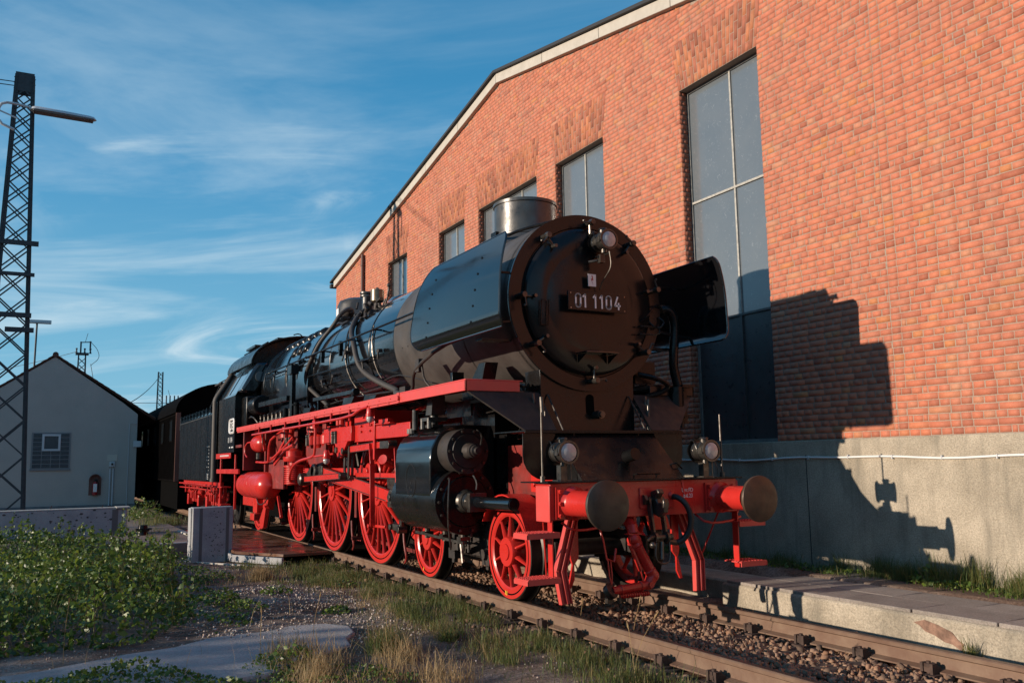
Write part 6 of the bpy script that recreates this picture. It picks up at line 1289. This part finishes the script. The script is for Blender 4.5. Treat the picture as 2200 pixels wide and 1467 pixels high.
wire('overhead_wire', [((TX+.1, TY-.17, 10.85), (TX+2, TY-4, 10.2), .05)], .012, 'upper wire leaving the head of the tall mast leftwards')
wire('overhead_wire', [((TX+.1, TY-.17, 10.75), (TX+2, TY-4, 10.1), .05)], .012, 'lower wire leaving the head of the tall mast leftwards')
# ------------------------------------------------------------------ concrete blocks
t = thing('concrete_block', 'upright white concrete slab block with two dark grooves', 'concrete block')
yl, yr, xa, xb, zt = -2.88, -2.14, -8.32, -8.02, .735
m = M(); m.prism([(yl+.03, -.3), (yr-.02, -.3), (yr-.02, zt), (yl+.03, zt)], xa, xb, 'x'); m.box((xa-.02, yl, -.3), (xb-.07, yl+.03, zt-.01)); part('slab_body', m, WALLC, t, bev=.02)
gm = mat('groove_dark', (.14, .13, .125), .9)
for y in (yl+.17, yr-.12): m = M(); m.box((xb, y-.025, -.22), (xb+.004, y+.028, zt-.02)); part('groove', m, gm, t, ang=0)
m = M(); rr = random.Random(9)
SP = mat('pitted_spots', (.07, .065, .065), .95)
def spots(m, X, ya, yb, za, zb, n, mx_, bias=1.0):
    for i in range(n):
        y = ya+(yb-ya)*rr.random()**bias; z = rr.uniform(za, zb); r = rr.uniform(.3, 1)**2*mx_; k_ = rr.randint(5, 7); ph = rr.random()*6
        m.prism([(y+r*rr.uniform(.6, 1.7)*math.cos(ph+2*math.pi*a/k_), z+r*rr.uniform(.5, 1.1)*math.sin(ph+2*math.pi*a/k_)) for a in range(k_)], X, X+.002+i*2e-6, 'x')
spots(m, xb, yl+.25, yr-.17, -.15, zt-.05, 90, .013, .6); part('surface_pits', m, SP, t, ang=0)
t = thing('concrete_wall', 'long low white concrete retaining wall, pitted and stained', 'wall')
m = M(); m.box((-13.42, -12, -.3), (-13.0, -3.58, .57)); m.box((-13.45, -3.58, -.3), (-12.97, -3.50, .56)); part('wall_body', m, WALLC, t, bev=.02)
m = M(); m.box((-13.5, -3.72, .57), (-12.93, -3.44, .60)); m.box((-13.42, -12, .57), (-13.0, -3.72, .592)); part('wall_cap', m, COPE, t, bev=.006)
m = M(); spots(m, -13.0, -9, -3.7, -.15, .55, 420, .032, 1.6); part('surface_pits', m, SP, t, ang=0)
m = M(); m.box((-12.999, -3.80, -.2), (-12.996, -3.68, .55)); part('groove', m, gm, t, ang=0)
m = M()
for i in range(8): y = -11+i*1.0; m.cyl((-13.2, y, .57), (-13.2, y+.02, .57+rr.uniform(.04, .10)), .008, n=5)
part('rebar_stub', m, RUST, t)
t = thing('bollard_stump', 'small black cast stump at the end of the retaining wall', 'stump'); m = M(); m.box((-12.6, -3.5, -.25), (-12.3, -3.05, -.02)); m.lathe((-12.45, -3.22, -.02), (-12.45, -3.22, .22), [(0, .12), (.4, .10), (.45, .14), (.6, .14), (.65, .10), (1, .09)], 12); m.box((-12.55, -3.36, .12), (-12.35, -3.05, .15)); part('stump_body', m, BLK2, t)
m = M(); m.box((-11.2, -5.2, -.3), (-10.6, -3.45, -.03)); tag(link('low_concrete_kerb', m.mesh('low_concrete_kerb', CONC), bev=.03), 'low mossy concrete kerb block half hidden by brambles', 'concrete block')
# ------------------------------------------------------------------ vegetation
def blades(n, xf, hr, wd, seed, lean=.35, curve=.5, zoff=0):
    g = np.random.default_rng(seed); x, y = xf(g, n); n = len(x); z = gz(x, y)+zoff
    h = g.uniform(hr[0], hr[1], n)*g.uniform(.5, 1, n); a = g.uniform(0, 6.28, n); l = g.normal(0, lean, n); cv = g.uniform(.1, curve, n)
    d = np.stack([np.cos(a), np.sin(a)], 1); pw = np.stack([-np.sin(a+g.normal(0, .8, n)), np.cos(a)], 1)*wd*g.uniform(.6, 1.3, (n, 1))
    P = []
    for u, wsc in ((0, 1), (.45, .85), (.8, .5)):
        off = d*((l*u+cv*u*u)*h)[:, None]; zz = z+h*u*(1-.12*u)
        for s in (-1, 1): P.append(np.stack([x+off[:, 0]+s*pw[:, 0]*wsc/2, y+off[:, 1]+s*pw[:, 1]*wsc/2, zz], 1))
    off = d*((l+cv)*h)[:, None]; P.append(np.stack([x+off[:, 0], y+off[:, 1], z+h*.88], 1)); P.append(np.stack([x+off[:, 0]+.0005, y+off[:, 1], z+h*.88], 1))
    V = np.stack(P, 1).reshape(-1, 3); b = np.array([(0, 1, 3, 2), (2, 3, 5, 4), (4, 5, 7, 6)]); Fq = (b[None]+8*np.arange(n)[:, None, None]).reshape(-1, 4)
    return V, Fq, np.repeat(g.random(n), 8)
def put(name, arr, mt, label, cat, parent=None):
    V, Fq, r = arr; o = link(name, np_mesh(name, V, Fq, mt, r), parent)
    if parent is None: tag(o, label, cat, kind='stuff')
    else: o['kind'] = 'stuff'
    return o
def join(*A):
    V = []; Fq = []; R = []; k = 0
    for v, f, r in A: V.append(v); Fq.append(f+k); R.append(r); k += len(v)
    return np.vstack(V), np.vstack(Fq), np.concatenate(R)
def clump(xr, yr, nc, rad, thr=.45, seed=1, keep=None):
    def f(g, n):
        cx = g.uniform(*xr, nc); cy = g.uniform(*yr, nc)
        i = g.integers(0, nc, n); x = cx[i]+g.normal(0, rad, n); y = cy[i]+g.normal(0, rad*.7, n)
        k = (x < xr[1]+.2)
        if keep is not None: k &= keep(x, y)
        return x[k], y[k]
    return f
off_rail = lambda x, y: (y < -.81)
A = blades(9000, clump((-5.6, 1.4), (-1.7, -.95), 50, .12, keep=off_rail), (.05, .21), .0055, 21)
B_ = blades(3200, clump((-6.8, -3.6), (-2.3, -1.1), 30, .17, keep=off_rail), (.05, .20), .006, 22)
C_ = blades(2600, clump((1.2, 3.6), (-1.75, -1.02), 18, .10, keep=off_rail), (.05, .22), .005, 23)
D_ = blades(1500, lambda g, n: (g.uniform(-6, 3, n), g.uniform(-2.2, -.9, n)), (.04, .12), .005, 24)
put('grass', join(A, B_, C_, D_), GRASS, 'green and straw coloured grass tufts along the near rail', 'grass')
E_ = blades(3800, clump((-6, 9), (2.72, 3.10), 90, .12, keep=lambda x, y: y > 2.58), (.04, .16), .005, 25)
F_ = join(blades(5000, clump((.6, 5.5), (3.0, 3.14), 26, .09, keep=lambda x, y: (y < 3.17) & (y > 2.6)), (.10, .34), .005, 26), blades(1600, clump((1.6, 4.5), (3.0, 3.12), 7, .10, keep=lambda x, y: (y < 3.17) & (y > 2.7)), (.2, .5), .006, 261, .2))
G_ = blades(2500, clump((-6, .6), (2.9, 3.14), 26, .09, keep=lambda x, y: (y < 3.17) & (y > 2.6)), (.08, .25), .005, 27)
put('wall_foot_grass', join(E_, F_, G_), GRASS, 'uneven grass strip growing at the foot of the concrete plinth', 'grass')
put('yard_grass', join(blades(1300, clump((-22, -15.5), (-2.8, -1.9), 12, .2), (.1, .45), .010, 28), blades(900, clump((-14, -10.4), (-3.3, -2.4), 18, .10), (.05, .25), .008, 29)), GRASS, 'tall pale weeds and grass growing from cracks in the paved yard', 'grass')
put('straw_grass', join(blades(2200, clump((-5.6, 1.8), (-1.9, -1.0), 36, .15, keep=off_rail), (.03, .17), .004, 36), blades(2600, clump((.3, 2.2), (-3.6, -2.3), 26, .10), (.10, .34), .0055, 30), blades(500, clump((-5.9, -4.6), (-2.9, -2.2), 12, .12), (.03, .12), .004, 32), blades(160, lambda g, n: (g.uniform(-9, 2, n), g.uniform(-6, -1, n)), (.2, .5), .004, 33)), DRY, 'dry straw coloured grass at the edge of the concrete path', 'grass')
def tuft(name, label, cat, c, n, rad, hr, mt, seed, lean=.5, wd=.005):
    V, Fq, r = blades(n, lambda g, k: (c[0]+g.normal(0, rad, k), c[1]+g.normal(0, rad, k)), hr, wd, seed, lean)
    return tag(link(name, np_mesh(name, V, Fq, mt, r)), label, cat)
tuft('dry_grass_tuft', 'single pale straw tuft standing on bare soil before the tender', 'grass tuft', (-4.95, -2.32), 900, .085, (.12, .30), DRY, 41, .45)
tuft('grass_tussock', 'dark green grass tussock with long stalks beside concrete path', 'grass tuft', (.75, -2.45), 700, .075, (.12, .34), GRASS, 42, .7)
tuft('grass_tussock', 'small low green rosette weed on the gravel', 'weed', (.55, -1.78), 220, .05, (.05, .14), GRASS, 43, 1.1, .012)
tuft('grass_tussock', 'green tuft growing out of the broken platform facing', 'grass tuft', (3.62, 1.50), 130, .03, (.10, .26), GRASS, 44, .3)
m = M()
for x, y, h, l in ((1.9, -.62, .42, .10), (1.05, -.62, .30, .02), (-.05, -2.9, .42, .15), (.5, -3.5, .38, -.1), (-.2, -5.0, .50, .06), (2.6, -1.1, .45, .25), (2.9, -1.3, .38, -.1)):
    z = float(gz(x, y)); m.tube([(x, y, z), (x+l*.3, y, z+h*.5), (x+l, y+.02, z+h)], .0022, 4, 1); m.lathe((x+l, y+.02, z+h), (x+l*1.25, y+.02, z+h+.06), [(0, .003), (.4, .007), (1, .001)], 5)
tag(link('seed_stalks', m.mesh('seed_stalks', DRY)), 'single long seed stalks standing up from the weeds', 'stalks', kind='stuff')
def leaves(P, size, seed, up=.30):
    """P (n,3) leaf centres -> folded pointed leaves"""
    g = np.random.default_rng(seed); n = len(P); L = g.uniform(size[0], size[1], n)
    a = g.uniform(0, 6.28, n); nrm = np.stack([g.normal(0, .55, n), g.normal(0, .55, n)-.12, g.uniform(.25, 1.1, n)*up*2], 1); nrm /= np.linalg.norm(nrm, axis=1)[:, None]
    d = np.stack([np.cos(a), np.sin(a), g.normal(-.15, .35, n)], 1); d -= nrm*(d*nrm).sum(1)[:, None]; d /= np.linalg.norm(d, axis=1)[:, None]; b = np.cross(nrm, d)
    w_ = L*g.uniform(.28, .42, n); f = -.18
    pts = [P-d*(L/2)[:, None], P-d*(L*.1)[:, None]+b*w_[:, None]-nrm*(w_*f)[:, None]*-1, P+d*(L/2)[:, None], P-d*(L*.1)[:, None]-b*w_[:, None]-nrm*(w_*f)[:, None]*-1]
    V = np.stack(pts, 1).reshape(-1, 3); t = np.array([(0, 3, 2, 2), (0, 2, 1, 1)])
    Fq = (np.array([(0, 3, 2), (0, 2, 1)])[None]+4*np.arange(n)[:, None, None]).reshape(-1, 3)
    return V, Fq, np.repeat(g.random(n), 4)
def inpoly(x, y, poly):
    c = np.zeros(len(x), bool); j_ = len(poly)-1
    for i in range(len(poly)):
        xi, yi = poly[i]; xj, yj = poly[j_]; k = ((yi > y) != (yj > y)) & (x < (xj-xi)*(y-yi)/(yj-yi+1e-12)+xi); c ^= k; j_ = i
    return c
def bush(poly, n, hmax, seed, size, edge=.5, base=.05):
    g = np.random.default_rng(seed); P = np.array(poly); x = g.uniform(P[:, 0].min(), P[:, 0].max(), n*3); y = g.uniform(P[:, 1].min(), P[:, 1].max(), n*3); k = inpoly(x, y, poly); x, y = x[k][:n], y[k][:n]
    dmin = np.full(len(x), 9.)
    for i in range(len(poly)):
        a = np.array(poly[i]); b = np.array(poly[(i+1) % len(poly)]); ab = b-a; t = np.clip(((x-a[0])*ab[0]+(y-a[1])*ab[1])/(ab@ab), 0, 1); dmin = np.minimum(dmin, np.hypot(x-a[0]-t*ab[0], y-a[1]-t*ab[1]))
    nn = snoise(x+40, y+40, .6, seed); H = hmax*np.clip(dmin/edge, .12, 1)**.6*(.22+1.0*nn**1.6+.55*(snoise(x+40, y+40, .16, seed+1)-.45).clip(0))
    z = gz(x, y)+base*0+H*(1-g.random(len(x))**2.0*.85)
    return np.stack([x, y, z], 1)
LP = [(-.9, -6.6), (-.75, -5.3), (-.75, -4.35), (-1.5, -3.95), (-2.3, -3.62), (-3.6, -3.66), (-5.2, -3.45), (-6.9, -3.3), (-8.5, -3.05), (-9.3, -3.45), (-10.0, -3.7), (-10.8, -4.1), (-11.4, -4.6), (-11.6, -6.6)]
P1 = bush(LP, 15000, .40, 51, (.03, .07), .5); P1 = P1[snoise(P1[:, 0]+7, P1[:, 1]+7, .22, 91) > .26]
gs = np.random.default_rng(92); PS = []; ms = M()
for i in range(520):
    x, y = gs.uniform(-11.4, -.9), gs.uniform(-6.4, -3.1)
    if not inpoly(np.array([x]), np.array([y]), LP)[0] or snoise(x+3, y+3, .9, 93) < .34: continue
    h = gs.uniform(.22, .70)*(.6+.6*float(snoise(x+40, y+40, .9, 94))); z = float(gz(x, y)); lx, ly = gs.normal(0, .10, 2)
    ms.tube([(x, y, z), (x+lx*.4, y+ly*.4, z+h*.5), (x+lx, y+ly, z+h)], .0035, 3)
    for q in range(int(8+h*26)): u = gs.uniform(.3, 1.02); PS.append((x+lx*u+gs.normal(0, .045*(1.25-u)), y+ly*u+gs.normal(0, .045*(1.25-u)), z+h*u))
P1 = np.vstack([P1, np.array(PS)])
put('bramble_thicket', join(leaves(P1[::2], (.03, .065), 52), leaves(P1[1::2], (.045, .10), 521)), LEAF, 'dense green bramble thicket in front of the white retaining wall', 'bush')
tag(link('bramble_stems', ms.mesh('bramble_stems', STEM, 0)), 'thin brownish stems standing inside the bramble thicket', 'stems', kind='stuff')
put('bramble_stalks', join(blades(1500, lambda g, n: (g.uniform(-10.5, -1.5, n), g.uniform(-6, -3.8, n)), (.25, .62), .005, 37, .25), blades(1800, clump((-9.5, -1.8), (-5.6, -3.7), 40, .10), (.2, .5), .006, 38, .3)), GRASS, 'tall grass blades poking out of the bramble thicket', 'grass')
P6 = bush([(-1.6, -4.0), (-.7, -3.5), (-1.3, -3.2), (-2.6, -3.0), (-4.2, -3.1), (-6.2, -2.9), (-7.2, -2.7), (-7.5, -3.3), (-4, -3.7)], 1500, .10, 151, (.03, .07), .2)
k6 = snoise(P6[:, 0]+9, P6[:, 1]+9, .35, 78) > .42
put('creeping_weeds', leaves(P6[k6], (.025, .065), 152), LEAF, 'low creeping weeds spreading from the brambles over the gravel', 'plant')
LP2 = [(.5, -5.6), (1.3, -5.6), (1.9, -3.9), (1.25, -3.75), (.75, -4.15), (.45, -4.9)]
P2 = bush(LP2, 2600, .17, 53, (.03, .06), .15)
put('low_creeper', leaves(P2, (.022, .055), 54), LEAF, 'low leafy creeper at the very front edge of the path', 'plant')
LP3 = [(.75, -3.72), (1.6, -3.75), (2.3, -2.9), (1.9, -2.55), (.9, -3.1), (.3, -3.05), (.4, -3.4)]
P3 = bush(LP3, 1500, .16, 55, (.02, .05), .12)
put('path_edge_weeds', leaves(P3, (.016, .042), 56), LEAF, 'mixed leafy weeds along the near edge of the concrete path', 'plant')
LP4 = [(.6, 2.75), (5.5, 2.75), (5.5, 3.15), (.6, 3.15)]
P4 = bush(LP4, 2200, .12, 57, (.02, .05), .1); k = snoise(P4[:, 0], P4[:, 1], .5, 77) > .52
P5 = bush([(-6, 2.7), (.6, 2.7), (.6, 3.15), (-6, 3.15)], 2200, .10, 58, (.02, .05), .1)
put('wall_foot_weeds', leaves(np.vstack([P4[k], P5]), (.02, .05), 59), LEAF, 'broad leaved weeds along the foot of the plinth', 'plant')
def weed(c, r, h, n, seed, label, size=(.025, .055)):
    g = np.random.default_rng(seed); a = g.uniform(0, 6.28, n); q = np.sqrt(g.random(n))*r; x = c[0]+q*np.cos(a); y = c[1]+q*np.sin(a); z0 = float(gz(c[0], c[1])); z = z0+h*(1-.7*(q/r)**2)*g.uniform(.25, 1, n)
    t = thing('weed_plant', label, 'weed', loc=(c[0], c[1], z0)); V, Fq, rr_ = leaves(np.stack([x-c[0], y-c[1], z-z0], 1), size, seed+1)
    o = link('foliage', np_mesh('foliage', V, Fq, LEAF, rr_), t); m = M()
    for i in range(7): aa = g.uniform(0, 6.28); m.tube([(0, 0, 0), (r*.4*math.cos(aa), r*.4*math.sin(aa), h*.5), (r*.6*math.cos(aa), r*.6*math.sin(aa), h*.8)], .003, 4)
    part('stem', m, STEM, t)
weed((-2.35, -3.32), .20, .22, 190, 61, 'bright green upright weed on gravel just right of the brambles')
weed((-2.75, -2.62), .20, .11, 130, 62, 'round low green weed on the gravel hump below the block')
weed((-1.6, -2.20), .17, .09, 110, 63, 'flat green weed cluster on gravel near the path end')
weed((-1.95, -3.15), .26, .13, 200, 64, 'dark leafy weed patch at the foot of the gravel hump')
weed((-5.2, -3.0), .35, .22, 260, 65, 'shaded leafy weed beside the small dirt patch')
weed((-8.0, -3.4), .5, .34, 420, 66, 'leafy shrub in shade left of the upright concrete block')
weed((.95, -3.35), .20, .26, 190, 67, 'yellowish green upright weed at the path edge')
weed((-17.5, -2.7), .55, .75, 420, 68, 'tall pale weed clump in the yard beside the tender', (.03, .09))
weed((-11.6, -2.3), .25, .35, 160, 69, 'small bright weed at yard edge behind the block', (.03, .07))
weed((2.1, 3.02), .18, .20, 150, 70, 'leafy green dock by the plinth under the buffer shadow', (.03, .08))
weed((-3.5, -1.55), .2, .12, 120, 71, 'green clover patch in the grass beside the near rail')
# trees and hedge beyond the frame: hedge shaped to throw the dappled shade, trees close the horizon in the reflections
def foliage_mass(name, label, segs, n, size, seed, thick):
    g = np.random.default_rng(seed); P = []
    for (x0, y0, x1, y1, h0) in segs:
        k = int(n*math.hypot(x1-x0, y1-y0)/sum(math.hypot(s_[2]-s_[0], s_[3]-s_[1]) for s_ in segs)); t = g.random(k); u = g.normal(0, thick*.5, k)
        dx, dy = x1-x0, y1-y0; L_ = math.hypot(dx, dy); x = x0+dx*t-dy/L_*u; y = y0+dy*t+dx/L_*u
        H = h0*(.80+.30*snoise(t*L_+100, t*0+seed, 2.2, seed)+.12*(snoise(t*L_+100, t*0+5, .6, seed+2)-.5)); z = -.3+H*(1-g.random(k)**1.6*.98)
        P.append(np.stack([x, y, z], 1))
    return leaves(np.vstack(P), size, seed+3, .25)
put('shade_hedge', foliage_mass('h', '', [(-45, -21, -14, -21, 2.2), (-14, -21, -6.0, -21, 2.75), (-6, -21, -3, -21, 3.5), (-3.0, -21, 16, -21, 3.85)], 30000, (.14, .30), 81, 1.0), TREEL, 'unseen long hedge to the left, shaped to throw dappled shade', 'hedge')
put('far_tree_belt', foliage_mass('t', '', [(-120, -90, 20, -75, 9), (20, -75, 70, -40, 9), (70, -40, 75, 40, 11), (-160, 60, -160, -90, 8)], 26000, (.9, 1.9), 82, 3), TREEL, 'far belt of trees closing the horizon', 'trees')
